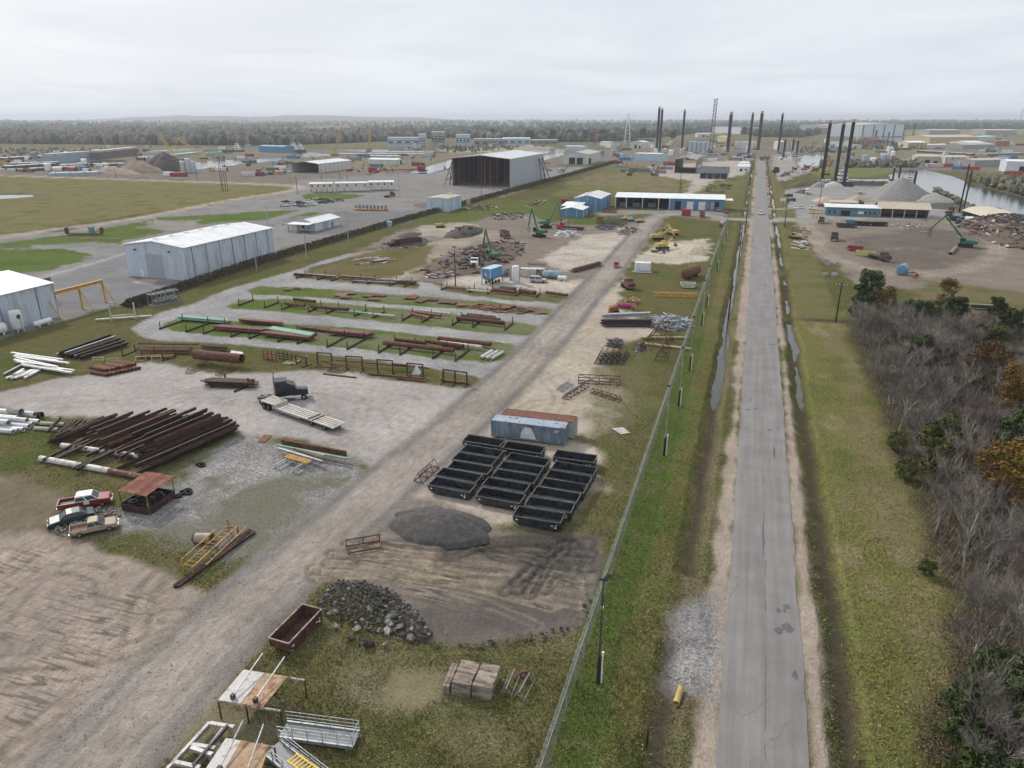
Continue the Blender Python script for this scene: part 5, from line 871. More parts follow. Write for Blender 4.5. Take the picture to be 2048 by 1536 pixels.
# ================================================================= foreground frames
def frame_table(z, quad, label, split=.5, ext=0.):
    q = [P(*p, z) for p in quad]; c = sum(q, Vector()) / 4; t = thing('panel_table', label, 'steel table', (c.x, c.y, 0)); l = lambda a, b_, k: a + (b_ - a) * k; q = [v - Vector((c.x, c.y, 0)) for v in q]
    pwh = M('panel_white', (.50, .48, .46), .6, 0, .15, .9, (.33, .25, .18), .25); pru = M('panel_rusty', (.36, .24, .15), .7, 0, .25, .6, (.22, .10, .045), .4)
    for a, b_, mt in ((0, split - .004, pwh), (split + .004, 1, pru)):
        v = [l(q[0], q[1], a), l(q[0], q[1], b_), l(q[3], q[2], b_), l(q[3], q[2], a)]; m = MB(); m.add(v + [p + Vector((0, 0, .05)) for p in v], [(3, 2, 1, 0), (4, 5, 6, 7)] + [(i, (i + 1) % 4, (i + 1) % 4 + 4, i + 4) for i in range(4)]); m.build('deck_panel', mt, t)
    for a, b_ in ((q[0], q[1] + (q[1] - q[0]) * ext), (q[3], q[2] + (q[2] - q[3]) * ext)):
        MB().bar(a - Vector((0, 0, .08)), b_ - Vector((0, 0, .08)), .14).build('rail', M('rail_white', (.36, .32, .28), .7, 0, .3, 2, (.16, .08, .05), .45), t)
        for k in (0, .45, 1): p = l(a, b_, k); MB().bar((p.x, p.y, 0), (p.x, p.y, z - .08), .09).build('leg', rustd, t)
    for k in (.28, .78):
        p0_, p1_ = l(q[3], q[2], k), l(q[0], q[1], k); p1_ = p1_ + (p1_ - p0_) * .35; p0_ = l(p0_, p1_, .08); MB().tube(p0_ + Vector((0, 0, .3)), p1_ + Vector((0, 0, .9)), .06, 6).build('pole', galv, t); MB().box(p0_.x, p0_.y, z + .25, .3, .3, .45).build('socket', dkgrey, t)
    return t
frame_table(1.9, [(487, 1340), (575, 1354), (526, 1415), (436, 1401)], 'steel table with one white and one rust-stained panel, two poles laid across', ext=.38)
frame_table(1.7, [(452, 1477), (540, 1492), (515, 1560), (405, 1548)], 'rust-stained steel table at the bottom edge beside the yellow ladder', .35, .1)
t = thing('trailer_chassis', 'pale steel trailer frame with crossbeams beside the haul road', 'frame', (-33.6, 30.2, 0), 0)
fm_ = M('frame_pale', (.45, .44, .43), .55, .2, .2, 1, (.22, .17, .14), .3)
for a, b_ in (((420, 1447), (335, 1540)), ((452, 1453), (385, 1540))): p, q = P(*a, .6), P(*b_, .6); MB().ibeam(p - t.location, q - t.location, .25, .4, .05).build('rail', fm_, t)
for a, b_ in (((420, 1447), (468, 1455)), ((384, 1490), (430, 1497)), ((382, 1496), (425, 1510)), ((350, 1525), (400, 1536))): p, q = P(*a, .75), P(*b_, .75); MB().bar(p - t.location, q - t.location, .3, .25).build('crossbeam', fm_, t)
p, q = P(456, 1450, .9), P(385, 1532, .9); MB().ibeam(p - t.location, q - t.location, .18, .2, .03).build('walkway_grid', dkgrey, t)
def gangway(loc, rz, L_, Wd, label, n=6, hh=1.1, lift=.5):
    t = thing('steel_gangway', label, 'gangway', tuple(loc), rz); MB().bb(-L_ / 2, L_ / 2, -Wd / 2, Wd / 2, lift - .12, lift).build('deck', M('grating', (.24, .25, .25), .6, .3, .3, 3), t)
    for s in (-1, 1):
        MB().bar((-L_ / 2, s * Wd / 2, lift), (L_ / 2, s * Wd / 2, lift), .12, .3).build('side_beam', galv, t)
        for z in (.4, .75, hh): MB().tube((-L_ / 2, s * Wd / 2, lift + z), (L_ / 2, s * Wd / 2, lift + z), .03, 6).build('handrail', galv, t)
        for i in range(n): x = -L_ / 2 + L_ * i / (n - 1); MB().tube((x, s * Wd / 2, lift), (x, s * Wd / 2, lift + hh), .03, 6).build('stanchion', galv, t)
    for x in (-L_ / 2 + .5, L_ / 2 - .5): MB().bar((x, -Wd / 2, lift / 2 - .1), (x, Wd / 2, lift / 2 - .1), .25, lift - .2).build('timber_block', wood, t)
    for z in (.5, hh): MB().tube((L_ / 2, -Wd / 2, lift + z), (L_ / 2, Wd / 2, lift + z), .03, 6).build('end_rail', galv, t)
    return t
gangway((-27.1, 35.0, 0), .16, 6.0, 1.5, 'galvanised gangway with handrails, the farther of two beside the steel tables')
gangway((-27.0, 31.9, 0), -.32, 6.0, 1.5, 'galvanised gangway with handrails, the nearer of two, a yellow ladder leaning on it')
t = thing('yellow_ladder', 'bright yellow ladder stair resting on the nearer galvanised gangway', 'ladder', (-25.6, 31.3, 0), -.35); yl = M('bright_yellow', (.60, .40, .04), .5, 0, .15, 1)
for y in (-.4, .4): MB().bar((-1.9, y, 1.3), (1.2, y, 1.75), .1, .14).build('rail', yl, t); MB().bar((.9, y, 1.7), (1.5, y, .6), .1).build('strut', yl, t)
for i in range(9): MB().bar((-1.8 + i * .36, -.36, 1.34 + i * .052), (-1.8 + i * .36, .36, 1.34 + i * .052), .12, .06).build('rung', yl, t)
# timber mats
tm = 0
for sx_, sy_, lays, wd, nb_, nm_ in ((-18.45, 43.75, 4, 1.62, 6, 'longer'), (-16.7, 43.95, 4, 1.62, 6, 'right')):
    for l in range(lays):
        t = thing('timber_mat', 'weathered timber mat, %s layer of the stack %s' % (('lowest', 'second', 'third', 'top')[l], 'nearer the dirt patch' if tm == 0 else 'nearer the fence'), 'timber mat', (sx_ + R(-.04, .04), sy_ + R(-.05, .05), .05 + l * .34), R(-.02, .02) + .05, 'stacked timber mats')
        b0_ = None
        for i in range(nb_):
            o_ = MB().box(0, 0, .155, wd + R(-.05, .08), .42, .31).build('beam', wood, t) if True else None; o_.location = (R(-.03, .03), -1.12 + i * .445, 0)
    tm += 1
t = thing('timber_mat', 'narrow bundle of long timbers beside the mat stacks', 'timber', (-19.65, 43.6, 0), .1)
for i in range(6): MB().bar((-.28 + .3 * (i % 2), -1.35, .2 + .28 * (i // 2)), (-.28 + .3 * (i % 2), 1.35, .2 + .28 * (i // 2)), .26).build('beam', wood, t)
ltm = M('grey_timber', (.22, .205, .17), .9, 0, .3, 2)
for i, (a, b_) in enumerate((((1010, 1395), (1030, 1350)), ((1036, 1402), (1060, 1358)))): mid, rz, ln = line(a, b_); saw_horse(mid, rz, 2.4, .75, ltm, 'sawhorse', ('grey timber sawhorse next to the mat stack', 'grey timber sawhorse next to the rusty wheel')[i], 'sawhorse', .9)
t = thing('rusty_pulley', 'small rust-orange wheel standing behind the sawhorses', 'wheel', tuple(P(1048, 1356)), .4); wheel(t, 0, 0, .42, .25, name='tyre_ring'); t.children[0].data.materials[0] = rusto
# rusty lying racks
t = thing('rusty_rack', 'rusty two-bay frame lying beside the haul road', 'frame', tuple(P(728, 1095)), line((700, 1100), (758, 1090))[1])
for y in (-.7, .7): MB().bar((-1.85, y, .1), (1.85, y, .1), .14).build('rail', rust, t)
for x in (-1.85, 0, 1.85): MB().bar((x, -.7, .1), (x, .7, .1), .13).build('crossbar', rust, t); MB().bar((x, .7, .1), (x, .55, 1.0), .12).build('post', rust, t)
MB().bar((-1.9, .55, 1.0), (1.95, .55, 1.0), .12).build('top_rail', rust, t)
mid, rz, ln = line((838, 963), (868, 936)); truss(mid, rz, ln + .5, 1.3, 1.3, rust, 'rusty_truss', 'rusty triangular truss beside the front row of black bins', 3)
# tyre shed
t = thing('tyre_shed', 'small open shed with rusted sheet roof sheltering old tyres', 'shed', (-66.9, 59.5, 0), .04)
m = MB(); nn_ = 9
for i in range(nn_): k = i / (nn_ - 1)
rm = M('roof_rust', (.16, .05, .035), .85, 0, .3, .7, (.26, .12, .06), .35)
for i in range(5): x0 = -2.15 + i * .86; MB().add([(x0, -2.4, 2.72 + .12 * (i in (1, 2, 3))), (x0 + .845, -2.4, 2.72 + .12 * (i in (0, 1, 2))), (x0 + .845, 2.4, 2.95 + .12 * (i in (0, 1, 2))), (x0, 2.4, 2.95 + .12 * (i in (1, 2, 3)))], [(0, 1, 2, 3)]).build('roof_sheet', rm, t)
for x in (-2.0, 2.0):
    for y in (-2.2, 2.2): MB().bar((x, y, 0), (x, y, 2.72), .1).build('post', M('post_ochre', (.22, .15, .06), .8), t)
    MB().bar((x, -2.4, 2.66), (x, 2.4, 2.88), .08).build('rafter', rust, t)
for a, b_ in (((-2.0, -2.25), (2.0, -2.25)), ((-2.0, 2.25), (2.0, 2.25)), ((-2.05, -2.2), (-2.05, 2.2)), ((2.05, -2.2), (2.05, 2.2))): MB().bar((a[0], a[1], .5), (b_[0], b_[1], .5), .06, 1.0).build('side_wall', rustd, t)
def tyre(loc, r=.5, flat=True, label='', rot=None, g=None):
    t = thing('old_tyre', label, 'tyre', tuple(loc), R(0, 3), g); w_ = wheel(t, 0, 0, r, .28, name='carcass', parts=False); w_.location = (0, 0, 0); w_.rotation_euler = rot or (1.5708 + R(-.25, .25), R(-.2, .2), 0); return t
for i in range(16): tyre((-66.9 + R(-1.5, 1.5), 59.4 + R(-1.7, 1.7), .5 + .25 * (i // 5) + R(0, .2)), R(.42, .6), True, 'old black tyre heaped inside the rusty-roofed shed', None, 'tyres in the shed')
for i, (px, lb) in enumerate((((356, 994), 'old tyre lying on the gravel closest to the tyre shed'), ((366, 987), 'old tyre lying on the gravel behind another by the tyre shed'), ((375, 982), 'old tyre on top of the loose pair beyond the tyre shed'), ((377, 987), 'old tyre at the far side of the loose group by the tyre shed'), ((398, 929), 'black tyre at the foot of the steel pile heap'), ((404, 932), 'second black tyre at the foot of the steel pile heap'))): q = P(*px); tyre((q.x, q.y, .16), .5, True, lb)
# yellow roller rack and black rails
yel3 = M('worn_yellow', (.36, .215, .055), .7, 0, .3, 1, (.16, .09, .05), .4)
t = thing('yellow_rack', 'yellow ladder-like roller rack with tall end frame beside the haul road', 'rack', tuple(P(425, 1105)), line((390, 1140), (470, 1066))[1]); Ly = 8.2
for y in (-.55, .55): MB().bar((-Ly / 2, y, .9), (Ly / 2, y, .9), .14).build('rail', yel3, t)
for i in range(12): MB().bar((-Ly / 2 + .3 + i * .69, -.5, .9), (-Ly / 2 + .3 + i * .69, .5, .9), .1).build('rung', yel3, t)
for x in (-Ly / 2, 0, Ly / 2): MB().bar((x, .6, 0), (x, .6, 1.7), .14).build('post', yel3, t); MB().bar((x, -.55, 0), (x, -.55, .85), .12).build('post', yel3, t)
MB().bar((-Ly / 2, .6, 1.7), (Ly * .2, .6, 1.7), .12).build('top_rail', yel3, t)
for i, y in enumerate((-1.5,)): MB().bar((-Ly / 2 + 1, y, .75), (Ly / 2 + .5, y, .75), .12).build('outer_rail', yel3, t)
for i in range(9): MB().bar((-Ly / 2 + 1.2 + i * .9, -1.5, .75), (-Ly / 2 + 1.2 + i * .9, -1.2, .75), .08).build('outer_rung', yel3, t)
for k in range(3): p, q = P(348 + k * 4, 1176), P(500 + k * 5, 1062 + k * 2); c = (p + q) / 2; d_ = q - p; o_ = MB().ibeam((-d_.length / 2, 0, 0), (d_.length / 2, 0, 0), .3, .3, .04).build('black_rail', rustd); o_.location = (c.x, c.y, .16); o_.rotation_euler = (0, 0, math.atan2(d_.y, d_.x)); tag(o_, 'long dark steel rail lying under the yellow rack, %s of three' % ('outer', 'middle', 'inner')[k], 'rail')
t = thing('beige_drum', 'beige steel drum lying behind the yellow rack', 'drum', tuple(P(408, 1085)), .3); MB().tube((-.9, 0, .6), (.9, 0, .6), .58, 16).build('shell', M('drum_beige', (.42, .33, .26), .6), t, True)
for x in (-.95, .95): MB().tube((x - .04, 0, .6), (x + .04, 0, .6), .64, 16).build('flange', rust, t)
# culvert pipe and post by the road
t = thing('culvert_pipe', 'yellow-painted culvert pipe end in the ditch below the gravel patch', 'culvert', tuple(P(1357, 1393)), 1.45); MB().hpipe((-.9, 0, .05), (.9, 0, .12), .28, .04, 14).build('pipe', M('culvert_yellow', (.45, .32, .12), .6), t, True)
t = thing('marker_post', 'short dark wooden marker post beside the near ditch', 'post', tuple(P(1293, 1495))); MB().tube((0, 0, 0), (.02, 0, 1.7), .09, 8).build('stake', woodp, t)
# ================================================================= buildings
def wallmat(n, c, c2, amt=.25, wv=2.2): return M(n, c, .55, 0, .1, .35, c2, amt, .03, stretch=(1, 1, .25), wave=None, bump=.0)
w_white = wallmat('wall_white', (.49, .55, .62), (.38, .41, .43), .35); w_lb = wallmat('wall_paleblue', (.42, .53, .60), (.33, .42, .48)); w_blue = wallmat('wall_blue', (.10, .23, .37), (.085, .19, .31)); w_tan = wallmat('wall_tan', (.45, .40, .31), (.36, .31, .24)); w_grey = wallmat('wall_grey', (.30, .30, .30), (.24, .23, .22)); w_teal = wallmat('wall_teal', (.10, .20, .24), (.09, .17, .2)); w_cream = wallmat('wall_cream', (.55, .54, .50), (.42, .40, .36)); w_brown = wallmat('wall_brown', (.20, .14, .11), (.15, .1, .08))
r_white = M('roof_white', (.74, .75, .76), .45, 0, .06, .2, (.60, .60, .60), .3, .04); r_dull = M('roof_dull', (.42, .41, .39), .6, 0, .12, .3, (.32, .28, .24), .35, .04); r_tan = M('roof_tan', (.50, .43, .33), .6, 0, .1, .3, (.4, .34, .27), .3); r_slate = M('roof_slate', (.12, .135, .15), .6, 0, .12, .3); darkin = M('interior_shade', (.035, .03, .028), .9); dred = M('dark_red_steel', (.20, .06, .05), .7, 0, .3, .5)  # darkin: near-black colour that paints the shade inside open buildings
def shed(label, x0, x1, y0, y1, he, hr, axis='y', wm=w_white, rm=r_white, opn='', doors=(), wins=(), seams='', n_seam=6, over=.35, name='metal_shed', z0=0., cat_='building', posts=0, rz=0., floor=None, skirt=True, sky=0, group=None, trim=None):
    cx, cy_ = (x0 + x1) / 2, (y0 + y1) / 2; t = thing(name, label, cat_, (cx, cy_, 0), rz, group); a, b_ = (x1 - x0) / 2, (y1 - y0) / 2; th = .12
    def gz_(x, y):
        if axis == 'y': return he + (hr - he) * (1 - abs(x) / a)
        if axis == 'x': return he + (hr - he) * (1 - abs(y) / b_)
        if axis == 'm': return he + (hr - he) * (y + b_) / (2 * b_)
        return he + (hr - he) * (x + a) / (2 * a)
    for f in 'SNWE':
        if f in opn: continue
        if f in 'SN': y = -b_ if f == 'S' else b_; us = [-a, 0, a]; pt = lambda u, z, d=0: (u, y + d * (-1 if f == 'S' else 1), z); top = [gz_(u, y) for u in us]
        else: x = -a if f == 'W' else a; us = [-b_ + .01, 0, b_ - .01]; pt = lambda u, z, d=0: (x + d * (-1 if f == 'W' else 1), u, z); top = [gz_(x, u) for u in us]
        vs = [pt(us[0], z0), pt(us[2], z0)] + [pt(u, z - .02) for u, z in zip(us[::-1], top[::-1])]; m = MB(); n = 5; m.add(vs + [pt(0, 0, -th)[0:2] + (0,) if False else tuple(np.array(v) + np.array(pt(0, 0, -th)) - np.array(pt(0, 0, 0))) for v in vs], [(0, 1, 2, 3, 4), (9, 8, 7, 6, 5)] + [(i, (i + 1) % n, (i + 1) % n + n, i + n) for i in range(n)]); wl = m.build('wall', wm, t)
        if f in seams:
            for i in range(n_seam): u = us[0] + (us[2] - us[0]) * (i + .5) / n_seam; MB().bar(pt(u, z0 + .1, .06), pt(u, gz_(u if f in 'SN' else (a if f == 'E' else -a), u if f in 'WE' else 0) - .3, .06), .16).build('downspout', trim or grey, t)
        base = us[0]
        for (ff, u0, u1, zt, dm) in doors:
            if ff == f: p_ = [pt(base + u0, z0 + .02, .05), pt(base + u1, z0 + .02, .05), pt(base + u1, z0 + zt, .05), pt(base + u0, z0 + zt, .05)]; m = MB(); k_ = np.array(pt(0, 0, -.09)) - np.array(pt(0, 0, 0)); m.add(p_ + [tuple(np.array(v) + k_) for v in p_], [(0, 1, 2, 3)] + [(i, (i + 1) % 4, (i + 1) % 4 + 4, i + 4) for i in range(4)]); m.build('door', dm, t)
        for (ff, u0, u1, zb, zt) in wins:
            if ff == f: MB().poly([pt(base + u0, zb, .04), pt(base + u1, zb, .04), pt(base + u1, zt, .04), pt(base + u0, zt, .04)]).build('window', glass, t)
    o_ = over; rt = .12
    def slab(pts): m = MB(); m.add(pts + [(x, y, z + rt) for x, y, z in pts], [(3, 2, 1, 0), (4, 5, 6, 7)] + [(i, (i + 1) % 4, (i + 1) % 4 + 4, i + 4) for i in range(4)]); m.build('roof_slope', rm, t)
    sl = (hr - he) / (a if axis == 'y' else b_) * o_
    if axis == 'y':
        for s in (-1, 1): slab([(0, -b_ - o_, hr), (s * (a + o_), -b_ - o_, he - sl), (s * (a + o_), b_ + o_, he - sl), (0, b_ + o_, hr)])
        MB().bar((0, -b_ - o_, hr + rt), (0, b_ + o_, hr + rt), .5, .1).build('ridge_cap', rm, t)
    elif axis == 'x':
        for s in (-1, 1): slab([(-a - o_, 0, hr), (-a - o_, s * (b_ + o_), he - sl), (a + o_, s * (b_ + o_), he - sl), (a + o_, 0, hr)])
        MB().bar((-a - o_, 0, hr + rt), (a + o_, 0, hr + rt), .5, .1).build('ridge_cap', rm, t)
    elif axis == 'm': slab([(-a - o_, -b_ - o_, he), (a + o_, -b_ - o_, he), (a + o_, b_ + o_, hr), (-a - o_, b_ + o_, hr)])
    else: slab([(-a - o_, -b_ - o_, he), (a + o_, -b_ - o_, hr), (a + o_, b_ + o_, hr), (-a - o_, b_ + o_, he)])
    if name in ('warehouse', 'workshop', 'blue_building', 'hangar') and axis == 'y':
        for s in (-1, 1):
            for k in range(int(b_)): y = -b_ + 1 + k * 2; MB().bar((0, y, hr + rt + .02), (s * (a + o_), y, he - sl + rt + .02), .09, .06).build('roof_seam', r_dull if k % 5 == 0 else rm, t)
    for k in range(sky):
        y = -b_ + (k + .7) * 2 * b_ / (sky + .4)
        if axis == 'y': MB().box(-a * .28, y, hr - (hr - he) * .28 + .24, 1.5, .8, .2).build('roof_vent', r_dull, t)
        else: MB().box(-a + (k + .7) * 2 * a / (sky + .4), -.4 * b_, hr - (hr - he) * .4 + .25, 1.4, .7, .2).build('roof_vent', r_dull, t)
    for i in range(posts): x = -a + .3 + (2 * a - .6) * i / (posts - 1); MB().bar((x, -b_ + .15, 0), (x, -b_ + .15, gz_(x, -b_) - .05), .28).build('column', whitep if wm is not w_brown else dred, t)
    if opn: MB().bb(-a + .2, a - .2, -b_ + .2, b_ - .2, -.05, .03).build('floor_slab', floor or M('oily_floor', (.12, .11, .10), .9), t)
    return t
gd = M('door_grey', (.33, .36, .40), .6, 0, .1); dkd = M('doorway_shade', (.02, .02, .022), .9)  # dkd: near-black panel, the shade of an open doorway painted as colour
wh = shed('big white metal warehouse with grey roller door and roof vents behind the hedge', -176.1, -154.3, 166, 207.5, 9.6, 11.0, doors=(('S', 7.2, 13.6, 7.2, gd), ('S', 4.6, 5.6, 2.2, whitep), ('E', 36, 37, 2.2, whitep)), seams='E', n_seam=7, sky=6, name='warehouse')
for x in (-6.9, 5.6): MB().box(x, -21.0, 8.2, .5, .5, .35).build('wall_lamp', blkm, wh)
shed('white metal building cut by the frame edge, with gas tanks along its wall', -182, -155.3, 78, 123.7, 8.2, 10.2, seams='E', n_seam=5, sky=4, name='workshop', doors=(('E', 30, 31, 2.2, whitep),))
def vtank(px, py, r, h, mat, label, legs=True, loc=None):
    q = P(px, py) if loc is None else Vector(loc); t = thing('storage_tank', label, 'tank', tuple(q)); z = .7 if legs else 0; MB().lathe(((r * .3, z), (r * .9, z + .12), (r, z + .4), (r, z + h - .4), (r * .85, z + h - .1), (r * .3, z + h)), 18).build('vessel', mat, t, True)
    if legs:
        for i in range(4): x, y = r * .8 * math.cos(i * 1.57 + .8), r * .8 * math.sin(i * 1.57 + .8); MB().bar((x, y, 0), (x, y, z + .3), .14).build('leg', mat, t)
    MB().tube((r + .15, 0, .2), (r + .15, 0, z + h * .7), .05, 6).build('pipe', grey, t); return t
def htank(a, b_, r, mat, label, z=.3, saddle=None, loc=None, rz=None, L_=None, name='gas_tank', cat_='tank', dome=.5):
    if loc is None: mid, rz, L_ = line(a, b_)
    else: mid = Vector(loc)
    t = thing(name, label, cat_, tuple(mid), rz); h = L_ / 2; MB().lathe(((r * .1, -h - r * dome), (r * .6, -h - r * dome * .75), (r * .92, -h - r * dome * .3), (r, -h + .05), (r, h - .05), (r * .92, h + r * dome * .3), (r * .6, h + r * dome * .75), (r * .1, h + r * dome)), 18, (0, 0, z + r), 'x').build('vessel', mat, t, True)
    for x in (-h * .6, h * .6): MB().box(x, 0, (z + r * .4) / 2, .25, r * 1.5, z + r * .4).build('saddle', saddle or mat, t)
    return t
vt = vtank(38, 663, 1.25, 4.2, whitep, 'white upright gas tank with round dark logo beside the white building'); MB().lathe(((.01, 0), (.5, 0), (.5, .02), (.01, .02)), 16, (1.24, -.2, 3.6), 'x').build('logo_disc', M('logo_green', (.03, .05, .03), .6), vt)
htank((72, 656), (102, 647), .6, whitep, 'white horizontal gas tank lying along the white building'); htank((-12, 672), (12, 668), 1.2, whitep, 'large white horizontal tank at the frame edge'); 
gr_ = thing('gantry', 'orange-yellow gantry beam on A-shaped legs beside the white building', 'gantry', (-156, 131, 0), math.pi / 2)
MB().ibeam((-9.5, 0, 5.6), (7.3, 0, 5.6), .5, .8, .08).build('beam', yel, gr_)
for x in (-9, 0, 7): MB().bar((x, 0, 0), (x, 0, 5.2), .35).build('leg', yel, gr_); MB().bar((x, -.2, 5.0), (x, -3.2, .1), .2).build('brace', yel, gr_); MB().bar((x, -3.4, .08), (x, .4, .08), .3, .16).build('foot', conc, gr_)
g2 = thing('gantry', 'second rust-orange gantry partly hidden behind the white building', 'gantry', tuple(P(62, 612)), 1.57); MB().ibeam((-6, 0, 5.6), (7, 0, 5.6), .5, .8, .08).build('beam', rusto, g2)
for x in (-6, 7): MB().bar((x, 0, 0), (x, 0, 5.2), .3).build('leg', rusto, g2)
shed('small white shed with open lean-to front in the car park behind the hedge', -182, -172.6, 261, 281, 3.4, 4.8, 'y', w_white, r_white, doors=(('E', 6, 10, 3., gd), ('E', 13, 14, 2.2, dkd)), wins=(('S', 3, 4.4, 1, 2.2),), posts=0)
t = thing('lean_to_roof', 'white lean-to roof on posts in front of the small white shed', 'canopy', (-177.3, 258.2, 0)); MB().box(0, 0, 3.5, 10.4, 5, .12, 0, 0, .06).build('roof_sheet', r_white, t)
for x in (-4.8, 0, 4.8): MB().bar((x, -2.2, 0), (x, -2.2, 3.4), .2).build('post', dkgrey, t)
lb_ = shed('pale blue box-shaped metal shed standing alone by the hedge', -157, -145.4, 339, 357.5, 6.4, 6.9, 'y', w_lb, r_tan, name='metal_shed', over=.1, seams='SE', n_seam=2); MB().tube((1, 6, 6.8), (1, 6, 8.2), .7, 12).build('roof_fan', whitep, lb_)
vtank(937, 413, 1.1, 4.5, conc, 'grey upright tank beside the pale blue shed', False)
for i, (x, y, L_, Wd, lb, rz) in enumerate(((-262, 408, 14, 6, 'raised white office cabin at the field-road end of the row', .5), (-246, 418, 20, 6, 'long raised white office cabin in the middle with pitched roof', .5), (-232, 432, 16, 7, 'raised white office cabin at the paved-lane end', .5))):
    t = thing('office_cabin', lb, 'cabin', (x, y, 0), rz, 'raised office cabins'); MB().bb(-L_ / 2, L_ / 2, -Wd / 2, Wd / 2, 2.4, 5.4).build('body', w_cream, t)
    MB().add([(-L_ / 2 - .3, -Wd / 2 - .3, 5.4), (L_ / 2 + .3, -Wd / 2 - .3, 5.4), (L_ / 2 + .3, Wd / 2 + .3, 5.4), (-L_ / 2 - .3, Wd / 2 + .3, 5.4), (-L_ / 2 - .3, 0, 6.1), (L_ / 2 + .3, 0, 6.1)], [(0, 1, 5, 4), (2, 3, 4, 5), (0, 4, 3), (1, 2, 5), (3, 2, 1, 0)]).build('roof', r_white, t)
    for k in range(5): xx = -L_ / 2 + .4 + k * (L_ - .8) / 4; MB().bar((xx, -Wd / 2 + .3, 0), (xx, -Wd / 2 + .3, 2.4), .3).build('stilt', conc, t); MB().bar((xx, Wd / 2 - .3, 0), (xx, Wd / 2 - .3, 2.4), .3).build('stilt', conc, t)
    for k in range(4): xx = -L_ / 2 + 1.5 + k * (L_ - 3) / 3; MB().bb(xx - .5, xx + .5, -Wd / 2 - .03, -Wd / 2 - .01, 3.5, 4.6).build('window', glass, t)
    for k in range(5): MB().box(-L_ / 2 + 2 + k * .4, -Wd / 2 - 1.2, 2.2 - k * .45, .4, 1.6, .1).build('stair_tread', galv, t)
# big open hangar
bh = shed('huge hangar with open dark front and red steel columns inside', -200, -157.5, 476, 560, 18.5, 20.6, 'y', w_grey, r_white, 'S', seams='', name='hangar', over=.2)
for o_ in bh.children:
    if o_.name.startswith('wall') and abs(o_.data.vertices[0].co.x) > 20 and o_.data.vertices[0].co.x > 0: o_.data.materials[0] = wallmat('wall_hangar', (.38, .41, .43), (.33, .36, .37))
for s in (-1, 1):
    for k in range(9): MB().bar((s * 20.6, -41 + k * 10, 0), (s * 20.6, -41 + k * 10, 18.4), .8).build('column', dred, bh); 
for x in (-10, -6, -2, 2, 6, 10, 14): MB().bar((x, -30 + abs(x), 0), (x, -30 + abs(x), 19), .9).build('column', dred, bh)
for k in range(4): MB().bb(20.9, 21.0, -38 + k * 9, -35 + k * 9, 4, 15).build('painted_light_gap', whitep, bh)  # white panels paint the daylight showing through gaps in the wall
MB().bar((-21, -42, 18.3), (0, -42, 20.3), .5).build('gable_beam', dred, bh); MB().bar((21, -42, 18.3), (0, -42, 20.3), .5).build('gable_beam', dred, bh); MB().bb(-21.1, -20.9, -41.8, 41.8, .2, 18).build('shade_sheet', darkin, bh); MB().bb(-20.8, 20.8, 41.5, 41.7, .2, 18).build('shade_sheet', darkin, bh)  # the two darkin sheets are added to paint the hangar's inner shade
for x, s, lb in ((-203, -1, 'lattice A-frame brace against the hangar on the field side'), (-153.5, 1, 'lattice A-frame brace against the hangar on the hedge side')):
    t = thing('hangar_brace', lb, 'frame', (x, 478 if s < 0 else 540, 0))
    for y in (0, 9): MB().bar((0, y, 0), (-s * 2.5, y, 16), .4).build('leg', rustd, t); MB().bar((s * 4, y, 0), (-s * 2.2, y, 16), .4).build('leg', rustd, t)
    for z in (4, 8, 12): MB().bar((s * (4 - z * .38), 0, z), (s * (4 - z * .38), 9, z), .25).build('tie', rustd, t); MB().bar((-s * z * .15, 0, z), (s * (4 - z * .38), 0, z), .25).build('tie', rustd, t)
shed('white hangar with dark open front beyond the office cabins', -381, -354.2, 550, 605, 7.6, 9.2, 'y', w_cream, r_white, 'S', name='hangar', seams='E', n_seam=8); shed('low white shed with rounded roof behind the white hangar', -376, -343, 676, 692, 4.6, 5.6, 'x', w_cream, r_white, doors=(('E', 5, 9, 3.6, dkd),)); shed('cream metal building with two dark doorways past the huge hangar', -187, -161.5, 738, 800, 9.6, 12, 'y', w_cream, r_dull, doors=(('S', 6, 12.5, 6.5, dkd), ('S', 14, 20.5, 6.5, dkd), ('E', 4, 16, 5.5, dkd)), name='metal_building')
rh = shed('brown-framed hangar open at both ends with grey roof', -65.7, -48, 648, 725, 11, 12.8, 'y', w_brown, r_dull, 'SN', name='hangar', floor=SANDF if 'SANDF' in globals() else None)
shed('low lean-to along the open brown hangar', -47.8, -41, 650, 690, 5, 4, 'e', w_grey, r_dull, doors=(('S', 1, 5.5, 3.6, gd),)); shed('slate-roofed open shed with white goods under its eave', -40.5, -19.5, 594, 606, 4.6, 8.6, 'x', w_grey, r_slate, 'S', posts=5, over=.8); shed('little white house beside the road far off', -14.6, -4.5, 684, 694, 4.2, 6.2, 'x', whitep, r_white, doors=(('S', 2, 4, 2.4, dkd),), wins=(('S', 6, 8, 1, 2.2),), name='white_house')
shed('pale grey low roof behind the little white house', -14, -6, 730, 740, 4.5, 5.5, 'x', w_cream, r_white)
